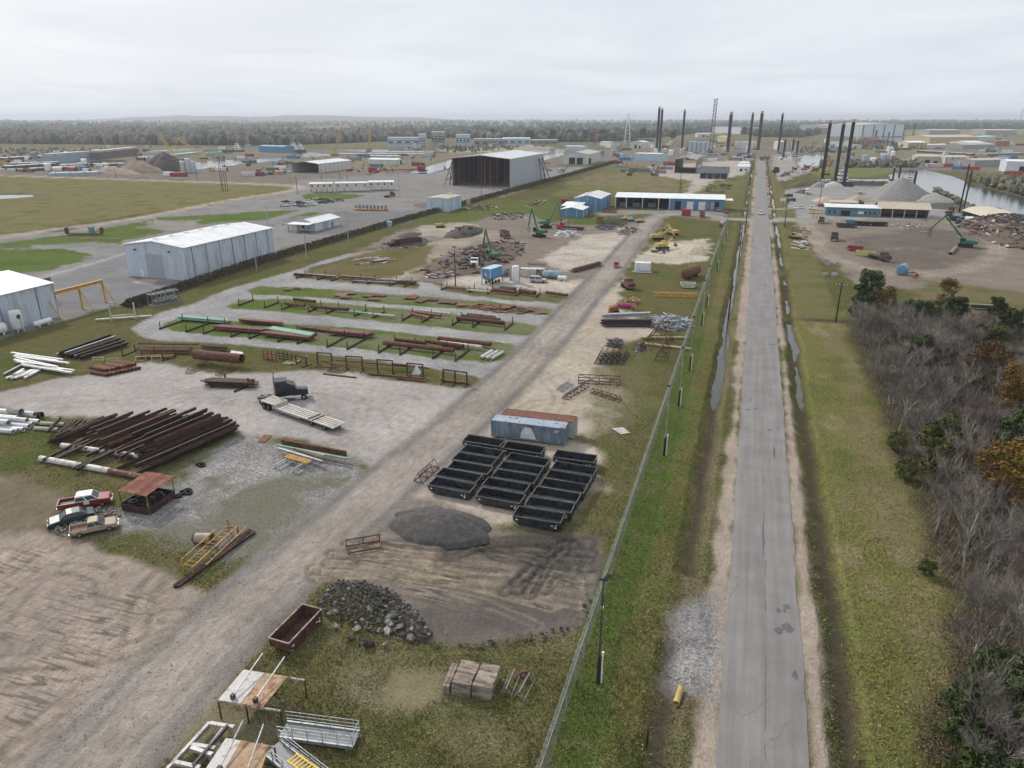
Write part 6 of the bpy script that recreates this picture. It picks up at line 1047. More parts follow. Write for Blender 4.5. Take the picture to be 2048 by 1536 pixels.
# blue building
bl = shed('blue metal building with white gable roof and roof vents', -86, -72.6, 364.5, 392, 6.3, 7.8, 'y', w_blue, r_white, seams='SE', n_seam=3, sky=5, name='blue_building', trim=whitep)
shed('low blue annex with white roof in front of the blue building', -86.3, -75.9, 338.5, 352, 3.6, 4.6, 'y', w_blue, r_white, doors=(('E', 3, 4, 2.1, whitep),), over=.4, name='blue_annex', seams='SE', n_seam=2, trim=whitep); shed('blue lean-to between the annex and the blue building', -89.5, -80, 352.3, 364, 3.6, 4.4, 'm', w_blue, r_white, name='blue_annex')
lw = shed('long low blue workshop wing with white roof, open bays and roller doors', -68.6, -13.3, 385, 397, 5.5, 6.8, 'm', w_blue, r_white, 'S', posts=0, name='workshop_wing', rz=.075, over=.5)
for i, x in enumerate((-27.6, -22, -13.6, -5.3, .2, 8, 14, 20.2, 27.4)): MB().bar((x, -5.9, 0), (x, -5.9, 5.5), .35).build('column', whitep if i < 5 else w_blue, lw)
for x0_, x1_ in ((.2, 3.0), (6.2, 8.8), (12.6, 14.6), (18.6, 20.6), (25.2, 27.5)): MB().bb(x0_, x1_, -5.9, -5.75, 0, 5.3).build('wall_panel', w_blue, lw)
MB().bb(.2, 27.5, -5.88, -5.78, 4.3, 5.35).build('wall_panel', w_blue, lw)
for x0_, x1_, mm_ in ((3.2, 6.0, dkd), (9.0, 12.4, whitep), (14.8, 18.4, whitep), (20.8, 22.8, gd), (23.0, 25.0, dkd)): MB().bb(x0_, x1_, -5.7, -5.62, 0, 4.2).build('roller_door', mm_, lw)  # dkd ones are black panels painting the shade of open bays
MB().bb(-27, 27, 5.6, 5.75, 0, 6).build('back_wall', darkin, lw); MB().bb(27.6, 32, -4.5, 5, 5.0, 5.12).build('end_canopy', r_white, lw)  # darkin sheet added before the rear wall to paint the bays' shade
for x in (-24, -17, -9): MB().box(x, 1, 1.2, 4, 3, 2.2).build('stored_goods', grey, lw)
# right-hand yard buildings
gb = shed('low teal office with white roof and band of windows in the scrap yard', 35, 59, 384.5, 394, 4.0, 4.6, 'm', w_teal, r_white, doors=(('S', 7, 11, 2.6, dkd),), wins=(('S', 1.5, 2.2, 1.2, 2.4), ('S', 3.8, 4.5, 1.2, 2.4), ('S', 17.5, 18.2, 1.2, 2.4), ('S', 19.5, 20.2, 1.2, 2.4), ('S', 21.5, 22.2, 1.2, 2.4)), name='yard_office', over=.6); MB().bb(2.5, 5, -4.86, -4.82, 1.2, 2.4).build('sign', whitep, gb)
shed('tan-roofed open storage shed with dark interior beside the teal office', 59.3, 80.5, 386, 402, 4.2, 6.4, 'x', w_tan, r_tan, 'S', posts=5, over=.8, name='open_shed'); shed('tan flat-roofed store behind the teal office', 38, 50, 396, 405, 5.2, 5.4, 'x', w_tan, r_tan)
t = thing('arched_shed', 'tan arched-roof shed with open end by the river', 'building', (107, 387, 0), .15); m = MB(); n = 12
for i in range(n): a0, a1 = math.pi * i / n, math.pi * (i + 1) / n; m.add([(-8.5 * math.cos(a0), -13, 3.0 + 2.2 * math.sin(a0)), (-8.5 * math.cos(a1), -13, 3. + 2.2 * math.sin(a1)), (-8.5 * math.cos(a1), 13, 3. + 2.2 * math.sin(a1)), (-8.5 * math.cos(a0), 13, 3. + 2.2 * math.sin(a0))], [(0, 1, 2, 3)])
m.build('roof', r_tan, t); MB().bb(8.3, 8.5, -13, 13, 0, 3).build('wall', w_teal, t); MB().bb(-8.3, 8.3, 12.6, 12.8, 0, 4.6).build('wall', w_teal, t); MB().bb(-8.5, 8.5, -13, -12.8, 3.0, 4.4).build('gable', w_teal, t)
for y in (-12, -6, 0, 6, 12): MB().bar((-8.4, y, 0), (-8.4, y, 3), .25).build('post', w_teal, t)
# distant sheds: (front-left px, front-right px, depth m, eave, ridge, axis, wall, roof, open, label)
DS = [((1640, 268), (1714, 269), 60, 17, 18, 'x', w_grey, r_dull, '', 'long low grey factory hall far across the river'), ((1660, 268), (1714, 266), 90, 24, 25, 'x', w_cream, r_white, '', 'cream upper hall behind the long grey factory'), ((1724, 274), (1806, 272), 90, 27, 32, 'y', M('wall_bright', (.55, .60, .66), .6, 0, .05, .05), r_dull, '', 'huge pale hall with dark ribs and three doorways far off'), ((1857, 271), (1918, 271), 50, 13, 15, 'x', w_grey, r_tan, '', 'grey-tan factory hall far off near the tree line'), ((1858, 289), (1955, 288), 60, 12, 15, 'x', wallmat('wall_ochre', (.50, .38, .20), (.42, .31, .16)), r_tan, '', 'ochre curved-roof factory hall across the river'), ((1816, 296), (1851, 296), 30, 8, 10, 'x', M('wall_yel', (.50, .44, .27), .6), r_white, '', 'pale yellow ribbed building across the river'), ((1851, 296), (1895, 295), 14, 4.5, 5.5, 'x', w_cream, r_white, '', 'long white office row across the river'), ((1897, 294), (1935, 296), 30, 8, 10, 'y', w_cream, r_white, '', 'white gable-fronted shed beside the office row'), ((1925, 298), (1990, 297), 30, 6, 8, 'x', w_grey, r_dull, '', 'grey warehouse with pale house beside the river road'), ((1990, 293), (2018, 293), 25, 9, 9.3, 'x', M('wall_brick', (.24, .13, .09), .8), r_dull, '', 'brick-brown block far over the river'), ((1832, 327), (1888, 328), 30, 7, 8.6, 'x', w_tan, r_tan, '', 'tan riverside shed with dark doorway'), ((1890, 329), (1938, 329), 26, 7, 8.4, 'x', w_cream, r_tan, '', 'cream ribbed riverside shed next to the tan one'), ((1948, 334), (2010, 332), 26, 6, 7, 'x', w_grey, r_tan, '', 'grey low riverside shed behind coloured containers'), ((2010, 344), (2100, 346), 24, 9, 10, 'x', M('wall_w2', (.58, .62, .66), .5), r_white, '', 'white riverside hall at the frame edge with dark doorway'), ((1395, 274), (1425, 274), 26, 8, 9, 'x', w_cream, r_white, '', 'white shed with dark doorway left of the white factory'), ((1425, 266), (1480, 268), 60, 18, 19, 'x', M('wall_w3', (.60, .62, .64), .6), r_slate, '', 'white factory hall with dark roof edge behind the red crane'), ((1375, 302), (1410, 303), 24, 12, 12.4, 'x', w_lb, r_dull, '', 'pale blue-grey panelled hall behind the jack-up legs'), ((1434, 285), (1452, 286), 20, 11, 12, 'x', M('wall_ylw', (.50, .40, .20), .6), r_tan, '', 'small ochre block near the jack-up legs'), ((1476, 297), (1510, 298), 20, 9, 10, 'x', w_cream, r_dull, '', 'cream workshop behind the leaning crane'), ((1556, 300), (1585, 300), 20, 11, 12, 'y', w_cream, r_white, '', 'white workshop with arched bays at the river bend'), ((1268, 322), (1318, 324), 20, 8, 8.3, 'x', w_lb, r_white, '', 'pale blue low hall with flat roof beyond the green field'), ((1224, 276), (1250, 276), 20, 9, 9.4, 'x', w_cream, r_dull, '', 'cream tower block at the derrick'), ((1130, 301), (1167, 302), 16, 6, 6.6, 'x', w_lb, r_white, '', 'low white building behind the cream metal building'), ((776, 294), (840, 294), 20, 14, 15, 'x', w_lb, r_dull, '', 'blue-grey multi-deck plant building on the left bank'), ((838, 296), (852, 296), 14, 20, 21, 'x', w_lb, r_dull, '', 'blue-grey tower of the plant on the left bank'), ((864, 293), (890, 293), 14, 22, 23, 'x', w_grey, r_dull, '', 'grey process tower beside the plant'), ((912, 293), (940, 293), 14, 18, 19, 'x', w_lb, r_dull, '', 'blue-grey hall with upper deck on the left bank'), ((948, 294), (1010, 294), 16, 12, 13, 'x', w_grey, r_dull, '', 'long grey plant hall before the trees'), ((1006, 292), (1060, 292), 18, 12, 13, 'x', w_lb, r_white, '', 'pale plant hall with white roof before the trees'), ((1060, 290), (1115, 290), 18, 8, 9, 'x', w_grey, r_dull, '', 'low grey plant hall at the oak trees'), ((1718, 287), (1742, 288), 25, 6, 10, 'y', M('wall_maroon', (.16, .08, .07), .8), M('roof_maroon', (.13, .07, .065), .8), '', 'maroon gable-roofed barn across the river'), ((1685, 297), (1708, 298), 16, 6, 6.4, 'x', w_cream, r_dull, '', 'pale shed across the canal'), ((1955, 282), (1990, 281), 30, 8, 9, 'x', w_lb, r_white, '', 'low white-roofed store beyond the ochre hall'), ((1945, 268), (1965, 269), 30, 12, 13, 'x', w_cream, r_white, '', 'small white hall near the tree line'), ((1970, 270), (2032, 270), 60, 12, 14, 'x', w_grey, r_tan, '', 'long grey hall at the far bank frame edge'), ((518, 304), (568, 306), 18, 8, 9, 'x', w_blue, M('roof_blue', (.22, .33, .42), .6), '', 'blue warehouse by the left basin'), ((1260, 296), (1288, 297), 14, 9, 11, 'y', w_cream, r_white, '', 'cream shed with dark opening by the yellow crane'), ((1200, 294), (1222, 296), 12, 8, 9, 'x', w_cream, r_dull, '', 'small grey building by the red lattice mast')]
for a, b_, dep, he, hr, ax_, wm_, rm_, op, lb in DS:
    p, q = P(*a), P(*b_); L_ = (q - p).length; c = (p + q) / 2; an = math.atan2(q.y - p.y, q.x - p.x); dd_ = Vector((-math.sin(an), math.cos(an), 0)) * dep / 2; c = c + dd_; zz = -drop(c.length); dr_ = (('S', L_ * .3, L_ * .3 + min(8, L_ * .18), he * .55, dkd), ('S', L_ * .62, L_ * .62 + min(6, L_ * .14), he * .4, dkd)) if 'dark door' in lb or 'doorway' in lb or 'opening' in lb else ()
    t = shed(lb, c.x - L_ / 2, c.x + L_ / 2, c.y - dep / 2, c.y + dep / 2, he, hr, ax_, wm_, rm_, op, dr_, name='distant_shed', rz=an, over=.3, group='far industrial buildings'); t.location.z = zz
    if 'ribs' in lb or 'ribbed' in lb or 'panelled' in lb or 'bays' in lb:
        for i in range(5): MB().box(-L_ / 2 + L_ * i / 4, -dep / 2 - .3, he / 2, L_ * .022, .8, he).build('rib', dkgrey, t)
    if 'plant' in lb or 'deck' in lb:
        for z in (.35, .7): MB().box(0, -dep / 2 - .2, he * z, L_, .5, he * .04).build('floor_band', dkgrey, t)
        for i in range(4): MB().box(-L_ * .4 + i * L_ * .26, -dep / 2 - .15, he * .52, L_ * .14, .3, he * .16).build('window', glass, t)
# ================================================================= pipe rows in the gravel loop
def pxr(x0, x1, y0, y1): return None
ROWS = ((-124, -47, 122.5, 129.5, 'nearest', 6.6), (-121, -45, 146., 151.5, 'second', 7.), (-126, -90, 178.5, 183, 'far', 6.5), (-79, -44, 178, 182, 'far haul-road', 7.5))
for x0, x1, y0, y1, nm_, sp_2 in ROWS:
    t = thing('pipe_row_rack', 'row of stub posts and ground beams holding pipes, the %s row' % nm_, 'rack', (x0, y0, 0)); x = 0; k = 0; cb2 = MB().ibeam((0, -.4, .17), (0, y1 - y0 + .4, .17), .3, .34, .05).mesh('ground_beam', rustd); ps = MB().bar((0, 0, 0), (0, 0, 1.75), .15).mesh('post', rustd)
    while x < x1 - x0:
        obj('ground_beam', cb2, t).location = (x, 0, 0)
        for y in (0, y1 - y0): obj('post', ps, t).location = (x, y, 0)
        x += sp_2 * (.72 if k % 2 else 1.1); k += 1
g1 = lambda s: 'pipes: ' + s
def bd(a, b_, n, r, mats, lb, z0=.35, layers=1, kind='pipe', jl=.08): bundle(a, b_, n, r, mats, 'steel_pipe' if kind == 'pipe' else 'steel_bar', lb, 'pipe' if kind == 'pipe' else 'bar', 'stock: ' + lb, z0, layers, kind, 1.08, jl)
redbr = M('red_brown_steel', (.17, .065, .055), .8, 0, .3, 1, (.26, .14, .11), .3, .25)
bd((358, 640), (462, 649), 7, .2, [mint], 'mint-coated pipe at the rounded end of the nearest row', .35, 2); bd((433, 659), (536, 667), 9, .22, [redbr, redbr, galv], 'red-brown beam beside the mint pipes in the nearest row', .35, 2, 'bar'); bd((482, 645), (567, 653), 7, .2, [redbr, rust], 'red-brown bar at the back of the nearest row', .35, 2, 'bar'); bd((540, 664), (630, 679), 5, .2, [mint, mint, galv], 'mint bar on top of red-brown steel in the nearest row', .85, 1, 'bar'); bd((530, 672), (625, 682), 9, .2, [redbr, redbr, rust], 'red-brown bar under the mint ones in the nearest row', .35, 2, 'bar'); bd((598, 656), (656, 664), 4, .18, [rust], 'brown bar behind the mint and red bars of the nearest row', .35, 1, 'bar'); bd((661, 668), (745, 676), 9, .22, [redbr, rust], 'red-brown bar in the middle of the nearest row', .35, 2, 'bar')
for a, b_, r, mt, lb in (((768, 693), (908, 709), .48, rust, 'longest large rusty pipe at the front of the nearest row'), ((792, 686), (852, 693), .42, rust, 'short large rusty pipe behind the longest one'), ((850, 689), (927, 700), .45, rust, 'large rusty pipe in the middle of the nearest row end'), ((877, 684), (982, 696), .48, rust, 'large rusty pipe at the back of the nearest row end'), ((880, 691), (964, 701), .38, offw, 'white pipe between large rusty ones in the nearest row'), ((588, 604), (631, 609), .42, rust, 'thick rusty pipe at the back of the second row'), ((570, 612), (610, 617), .4, rust, 'thick rusty pipe at the front of the second row'), ((622, 619), (698, 625), .42, rust, 'long rusty pipe in the second row'), ((699, 628), (735, 632), .28, mint, 'turquoise end of a pipe in the second row'), ((735, 632), (790, 637), .26, offw, 'white pipe joined to the turquoise one'), ((823, 629), (882, 637), .36, redbr, 'red pipe in the second row'), ((824, 633), (858, 642), .34, redbr, 'red pipe lying askew in the second row'), ((826, 624), (900, 632), .22, offw, 'thin white bar above the red pipes'), ((914, 643), (1008, 653), .5, rust, 'large rusty pipe at the front end of the second row'), ((925, 639), (1000, 647), .48, rust, 'large rusty pipe behind the front one of the second row'), ((935, 636), (990, 642), .45, rust, 'large rusty pipe at the back end of the second row'), ((985, 585), (1030, 591), .5, rust, 'thick rusty pipe in the far row below the white tank'), ((1039, 588), (1070, 593), .62, rust, 'short fat rusty drum pipe in the far row'), ((1092, 590), (1135, 596), .4, rust, 'last rusty pipe of the far row by the haul road'), ((892, 579), (950, 584), .26, rust, 'thin rusty pipe at the start of the far haul-road row'), ((934, 584), (980, 588), .26, offw, 'white pipe in the far haul-road row')): pipe(a, b_, r, mt, 'steel_pipe', lb, z=.36 + r, n=14)
for i in range(3): pipe((961 + i * 10, 719 + i * 1.5), (984 + i * 11, 705 + i), .34, offw, 'concrete_pile', ('white pointed pile at the end of the nearest row, closest to the pipes', 'middle white pointed pile at the end of the nearest row', 'white pointed pile closest to the haul road')[i], 'pile', z=.34)
for i, (x0, y0, x1, y1) in enumerate(((590, 553, 625, 556), (631, 555, 672, 559), (682, 558, 750, 563), (703, 564, 790, 568), (758, 563, 830, 569), (800, 567, 832, 570))): bd((x0, y0), (x1, y1), 6, .18, [rust, rustd, redbr, offw], 'rusty pipe in bundle %s of the far row, counted from the hedge' % ORD[i].replace('front', 'first'), .4, 2)
bd((1000, 581), (1030, 584), 4, .3, [rustd], 'dark pipe stacked behind the thick one in the far haul-road row', .4, 1)
# rusty plates row
for i, (x, y, s) in enumerate(((575, 581, 1.6), (592, 579, 1.2), (680, 592, 2.2), (700, 588, 2), (690, 597, 1.8), (738, 594, 2.4), (760, 592, 2.2), (745, 600, 2), (820, 598, 2.2), (838, 604, 2), (862, 601, 1.8), (826, 594, 1.8), (885, 606, 2), (905, 608, 1.8), (925, 612, 1.6), (945, 614, 1.8), (963, 610, 1.6))):
    for k in range(2):
        q = P(x + R(-3, 3), y); o_ = MB().box(0, 0, 0, s * R(1.1, 1.7), s * R(.7, 1.1), .06).build('rusty_plate', (rusto, rust, rust, redbr, offw)[(i + k) % 5 if i in (0, 1, 10) else (i + k) % 4]); o_.location = (q.x + R(-.4, .4), q.y + R(-.3, .3), .28 + .12 * k); o_.rotation_euler = (R(-.05, .05), R(-.05, .05), R(-.3, .3)); tag(o_, 'flat rusty steel plate lying in the plate row between the pipe rows', 'plate', 'plates in the plate row')
def scrap(name, outline, n, smax, mats, label, hmax, kind='mix', cat_='scrap heap', core=None, group=None, big=24):
    """jumbled scrap: bars, sheets and lumps; the larger pieces apart"""
    q = [Vector(P(*p)) for p in outline]; c = sum(q, Vector()) / len(q); t = thing(name, label, cat_, tuple(c), 0, group); rx = max(abs(v.x - c.x) for v in q); ry = max(abs(v.y - c.y) for v in q); js = {m_.name: (m_, MB()) for m_ in mats}
    if core is not None: h_ = heap('core', (0, 0), rx * .95, ry * .95, hmax * .8, core, 'x', 'x', 1.4, .25, 0, int(c.x) % 50 + 1, c, 24, 6); h_.parent = t; h_.location = (0, 0, 0); [h_.pop(k_, None) for k_ in ('label', 'category', 'kind', 'group')]
    for i in range(n):
        f_ = R(0, 1) ** .6; a = R(0, 6.28); x, y = rx * f_ * math.cos(a), ry * f_ * math.sin(a); z = max(.1, hmax * (1 - f_ ** 1.4) * R(.75, 1.05)); m_ = random.choice(mats); s = smax * R(.35, 1); w_ = R(0, 1)
        mb = MB() if i < big else js[m_.name][1]; rz, ry_, rx_ = R(0, 6.28), R(-.35, .35), R(-.4, .4); l_, w2, h2 = (s * 2.2, s * .16, s * .16) if w_ < .45 else (s * .9, s * .6, s * .07) if w_ < .75 else (s * .5, s * .42, s * .34)
        if kind == 'log': l_, w2, h2, ry_, rx_ = s * 2, .32, .3, R(-.06, .06), 0; rz = R(-.5, .5) + .9
        if kind == 'plate': l_, w2, h2, ry_, rx_ = s * 1.3, s * .8, .08, R(-.12, .12), R(-.12, .12); rz = R(-.5, .5)
        mb.box(x, y, z, l_, w2, h2, rz, ry_, rx_)
        if i < big: mb.build('scrap_piece', m_, t)
    for m_, mb in js.values():
        if mb.v: mb.build('loose_scrap', m_, t)['kind'] = 'stuff'
    return t
scrap('plate_heap', [(940, 618), (1000, 610), (1105, 622), (1040, 628)], 60, 2., [rusto, rust, redbr], 'untidy heap of bent rusty plates at the haul-road end of the plate row', .8, 'plate', 'plate heap'); scrap('plate_heap', [(848, 550), (880, 533), (935, 530), (905, 556)], 70, 2.4, [whitep, offw, rusto, rust], 'heap of white and orange steel sheets on the mud', .8, 'plate', 'sheet heap', dkh); scrap('timber_heap', [(702, 524), (740, 514), (790, 520), (745, 530)], 34, 3., [wood, wood, M('pale_wood', (.42, .34, .22), .9), rustd, whitep], 'jackstraw heap of pale timbers on the grass island', .8, 'log', 'timber heap', big=34)
SM = [rustd, dkgrey, rust, grey, offw]; SB = [rust, rustd, redbr, offw, grey]
for nm_, o_, n, s, mt, lb, h, core in (('scrap_heap', [(905, 520), (960, 480), (1015, 500), (985, 545), (915, 545)], 260, 2.4, [rustd, rustd, rust, dkgrey, grey, redbr], 'large heap of tangled brown scrap around the green crane by the white truck', 1.9, brown_h), ('scrap_heap', [(905, 470), (925, 455), (955, 468), (930, 476)], 60, 1.8, [dkgrey, rustd, blkm], 'black heap of scrap with planks leaning on it', 3., dkh), ('scrap_heap', [(775, 500), (800, 480), (840, 478), (830, 500)], 70, 2., SM, 'mixed dark scrap beside the old rail wagon', 1.8, brown_h), ('dirt_heap', [(785, 476), (820, 464), (845, 466), (820, 478)], 0, 1, [rustd], 'low dark heap of earth by the hedge', 1.2, dkh), ('scrap_heap', [(1000, 545), (1040, 535), (1050, 548), (1010, 556)], 60, 1.6, SM, 'dark scrap and ruts behind the blue trailer', 1.2, dkh), ('scrap_heap', [(1100, 472), (1125, 462), (1160, 466), (1150, 474)], 110, 1.8, [whitep, offw, grey], 'white scrap heap below the red flatbed load', 1.3, white_h), ('scrap_heap', [(1103, 456), (1118, 443), (1135, 446), (1125, 458)], 50, 1.6, [grey, dkgrey, offw], 'grey machine scrap beside the two green cranes', 2., None), ('scrap_heap', [(1187, 458), (1205, 450), (1230, 452), (1220, 462)], 70, 1.6, [dkgrey, grey, blue], 'blue-grey scrap heap at the edge of the pale sand', 1.4, dkh), ('scrap_heap', [(1233, 464), (1250, 454), (1280, 462), (1260, 470)], 90, 1.6, [rust, offw, whitep, rustd], 'rust and white scrap heap at the edge of the pale sand', 1.6, brown_h), ('scrap_heap', [(985, 432), (1010, 424), (1045, 428), (1040, 440), (1010, 442)], 90, 2., SM, 'dark machinery scrap lined up on the grass by the lane', 1.6, None), ('scrap_heap', [(930, 418), (960, 410), (1000, 414), (960, 424)], 60, 2., SM, 'scattered dark machine parts on the grass', 1.2, None), ('scrap_heap', [(1040, 415), (1080, 400), (1100, 402), (1060, 416)], 60, 2., [dkgrey, rust, offw], 'grey and rust stock rows behind the two green cranes', 1.2, None), ('scrap_heap', [(1210, 695), (1225, 678), (1250, 680), (1240, 698)], 60, 1.2, [rustd, dkgrey, grey], 'dark tangle of scrap on the sand near the trusses', 1.1, dkh), ('scrap_heap', [(1268, 705), (1275, 688), (1290, 690), (1288, 706)], 24, .9, [dkgrey, grey, blkm], 'small dark engine-like scrap on the grass', 1.2, dkh), ('scrap_heap', [(790, 415), (880, 400), (930, 402), (880, 418)], 0, 1., [rustd], 'low reddish heap by the paved lane', .3, brown_h)): scrap(nm_, o_, n, s, mt, lb, h, core=core)
bigs = scrap('scrap_mountain', [(1955, 478), (1990, 438), (2060, 445), (2110, 490), (2010, 500)], 520, 2.6, [rustd, rustd, rust, rusto, dkgrey, grey, offw], 'tall brown scrap metal mountain by the river', 7.5, core=brown_h, big=60); 
# galvanised and dark sheets near the fence
t = scrap('galvanised_heap', [(1290, 652), (1330, 632), (1380, 642), (1350, 664)], 130, 2.2, [galv, galv, grey, lblue], 'silvery heap of crumpled galvanised sheets beside the fence', 1.6, core=M('galv_core', (.2, .22, .23), .5, .5))
bd((1204, 652), (1300, 652), 12, .28, [rustd, dkgrey], 'long dark channel in the stack next to the galvanised heap', .2, 3, 'bar'); bd((1205, 646), (1300, 642), 6, .26, [galv], 'silvery channel on top of the dark channel stack', 1.3, 2, 'bar')
for i, (a, b_) in enumerate((((1290, 690), (1383, 701)), ((1282, 678), (1375, 678)))): pipe(a, b_, .3, yel2, 'cream_pipe', ('cream pipe running under the fence, nearer one', 'cream pipe running under the fence, farther one')[i], z=.3)
for i, (a, b_, lb) in enumerate((((1292, 700), (1330, 655), 'rusty A-frame truss leaning on the cream pipes'), ((1320, 722), (1338, 682), 'narrow rusty truss standing beyond the cream pipes'))): mid, rz, ln = line(a, b_); truss(mid, rz, ln, 2.2, 2.6, rust, 'rusty_truss', lb, 5, r=.07)
for i, (x, lb) in enumerate(((1200, 'first'), (1210, 'second'), (1222, 'third'), (1233, 'fourth'), (1247, 'fifth'))): mid, rz, ln = line((x - 8, 735), (x + 8, 702)); truss(mid + Vector((0, 0, 0)), rz, 7., 1.3, 1.4, rustd if i < 4 else dkgrey, 'steel_truss', 'dark triangular truss in the group on the sand, %s from the haul road' % lb, 6, r=.05)
mid, rz, ln = line((1157, 764), (1240, 768)); truss(mid, rz, ln, 1.6, 1.2, rust, 'steel_rack', 'long rusty cage rack lying on the sand', 4, False, .06, 'rack')
for a, b_, m_, lb in (((1130, 798), (1172, 772), dkgrey, 'dark lattice truss behind the containers'), ((1185, 785), (1240, 803), rust, 'rusty spiked truss behind the containers'), ((1118, 782), (1140, 768), galv, 'small galvanised stair frame behind the containers')): mid, rz, ln = line(a, b_); truss(mid, rz, ln, 1.2, .9, m_, 'steel_truss', lb, 6, r=.045)
mid, rz, ln = line((1306, 592), (1392, 594)); truss(mid, rz, ln, 1., 1., yel, 'crane_boom', 'yellow lattice crane boom lying on the grass by the fence', 12, False, .06, 'crane boom')
# ================================================================= machines
def excavator(px, rz, mat, label, boom=((1.2, 2.2), (4.5, 6.5), (8.2, 3.5)), s=1., name='excavator', tool='bucket', loc=None, up=0.):
    q = P(*px) if loc is None else Vector(loc); t = thing(name, label, 'excavator', tuple(q), rz); t.scale = (s, s, s); u = up
    for y in (-1.2, 1.2): MB().bb(-2.1, 2.1, y - .35, y + .35, .08, .95).add([(-2.4, y - .35, .5), (-2.1, y - .35, .1), (-2.1, y + .35, .1), (-2.4, y + .35, .5)], [(0, 1, 2, 3)]).build('track', blkm, t)
    MB().bb(-1, 1, -.9, .9, .6, 1.2 + u).build('undercarriage', dkgrey, t); MB().bb(-2.8, 1.4, -1.4, .3, 1.2 + u, 2.4 + u).build('engine_house', mat, t); MB().bb(-3.2, -2.8, -1.4, 1.4, 1.2 + u, 2.2 + u).build('counterweight', mat, t); MB().bb(-2.8, .2, .3, 1.4, 1.2 + u, 2.3 + u).build('engine_house', mat, t)
    c = MB().bb(.2, 1.8, .4, 1.4, 1.25 + u, 3.1 + u).build('cab', mat, t); MB().bb(1.81, 1.83, .5, 1.3, 1.8 + u, 2.9 + u).build('window', glass, c); MB().bb(.4, 1.7, 1.41, 1.43, 1.9 + u, 2.9 + u).build('window', glass, c)
    pts = [Vector((x, -.35, z + u)) for x, z in boom]; MB().bar(pts[0], pts[1], .4, .6).build('boom', mat, t); MB().bar(pts[1], pts[2], .34, .45).build('stick', mat, t); MB().tube((1.3, -.35, 1.6 + u), (pts[0] * .5 + pts[1] * .5) - Vector((0, 0, .2)), .12, 6).build('cylinder', chrome, t); MB().tube((pts[0] * .3 + pts[1] * .7) + Vector((0, 0, .4)), (pts[1] * .7 + pts[2] * .3) + Vector((0, 0, .35)), .1, 6).build('cylinder', chrome, t)
    e_ = pts[2]
    if tool == 'bucket': MB().add([(e_.x - .3, e_.y - .6, e_.z), (e_.x - .3, e_.y + .6, e_.z), (e_.x + .6, e_.y + .6, e_.z - .3), (e_.x + .6, e_.y - .6, e_.z - .3), (e_.x - .7, e_.y - .6, e_.z - .9), (e_.x - .7, e_.y + .6, e_.z - .9), (e_.x + .1, e_.y + .6, e_.z - 1.1), (e_.x + .1, e_.y - .6, e_.z - 1.1)], [(0, 1, 2, 3), (4, 7, 6, 5), (0, 4, 5, 1), (1, 5, 6, 2), (0, 3, 7, 4)]).build('bucket', dkgrey, t)
    else:
        MB().tube(e_, e_ - Vector((0, 0, 1.2)), .15, 6).build('rotator', dkgrey, t)
        for i in range(4): a = i * 1.57; MB().bar(e_ - Vector((0, 0, 1.1)), e_ + Vector((.7 * math.cos(a), .7 * math.sin(a), -1.9)), .14).build('claw', dkgrey, t); MB().bar(e_ + Vector((.7 * math.cos(a), .7 * math.sin(a), -1.9)), e_ + Vector((.15 * math.cos(a), .15 * math.sin(a), -2.8)), .12).build('claw', dkgrey, t)
    return t
gk = dict(mat=grn, name='material_handler', tool='grapple')
excavator((985, 522), 2.5, label='green material handler with raised boom in the scrap by the white truck', boom=((1.2, 2.2), (4.6, 9.2), (6.2, 3.5)), s=1., up=.6, **gk); excavator((1078, 474), 2.7, label='green material handler nearer the white scrap heap', boom=((1.2, 2.2), (4.2, 9.6), (5.6, 3.5)), s=1.05, up=.6, **gk); excavator((1092, 456), .6, label='green material handler behind the other one, boom pointing away', boom=((1.2, 2.2), (4.8, 9.4), (6.4, 4)), s=1.05, up=.6, **gk)
excavator((1930, 494), math.pi - .2, label='long-reach green material handler in the mud ring by the scrap mountain', boom=((1.0, 2.6), (7.4, 9.6), (10.8, 5.2)), s=1.12, **gk)
excavator((1325, 498), .8, cat, 'yellow excavator with boom resting low, front of the group', ((1.2, 2), (4, 3.8), (6, 1.6)), .95); excavator((1316, 480), .3, cat, 'yellow excavator behind with arched boom', ((1.2, 2), (4, 4.6), (6.6, 1.8)), .95); excavator((1345, 470), 2.4, cat, 'yellow excavator farthest back in the group', ((1.2, 2), (4, 4.4), (6.4, 1.8)), .9); excavator((880, 455), .2, cat, 'small yellow dozer-like loader by the hedge', ((1.2, 1.4), (2.4, 1.6), (3.2, 1.2)), .7, name='loader'); excavator((1251, 441), 1., cat, 'yellow loader beside the green frames', ((1.2, 1.6), (2.6, 2.6), (3.6, 1.2)), .7, name='loader'); excavator((1279, 445), .5, cat, 'yellow skid loader at the corner of the lot', ((1.2, 1.6), (2.6, 2.2), (3.4, 1.2)), .6, name='loader'); excavator((1592, 478), 2.6, cat, 'tan old loader among pallets by the ditch', ((1.2, 1.6), (2.6, 2.4), (3.6, 1.2)), .8, name='loader'); excavator((1722, 411), 1.4, dkgrey, 'black wheel loader behind the teal office', ((1.2, 1.6), (3, 3.2), (4.4, 1.6)), .9, name='loader'); excavator((1905, 441), 2., blkm, 'black machine by the arched shed', ((1.2, 1.6), (3, 4.2), (5.4, 2.6)), .9, name='loader'); excavator((1262, 442), 1., lblue, 'blue-grey compressor-like loader by the yellow one', ((1.2, 1.6), (1.9, 2), (2.3, 1.2)), .6, name='loader')
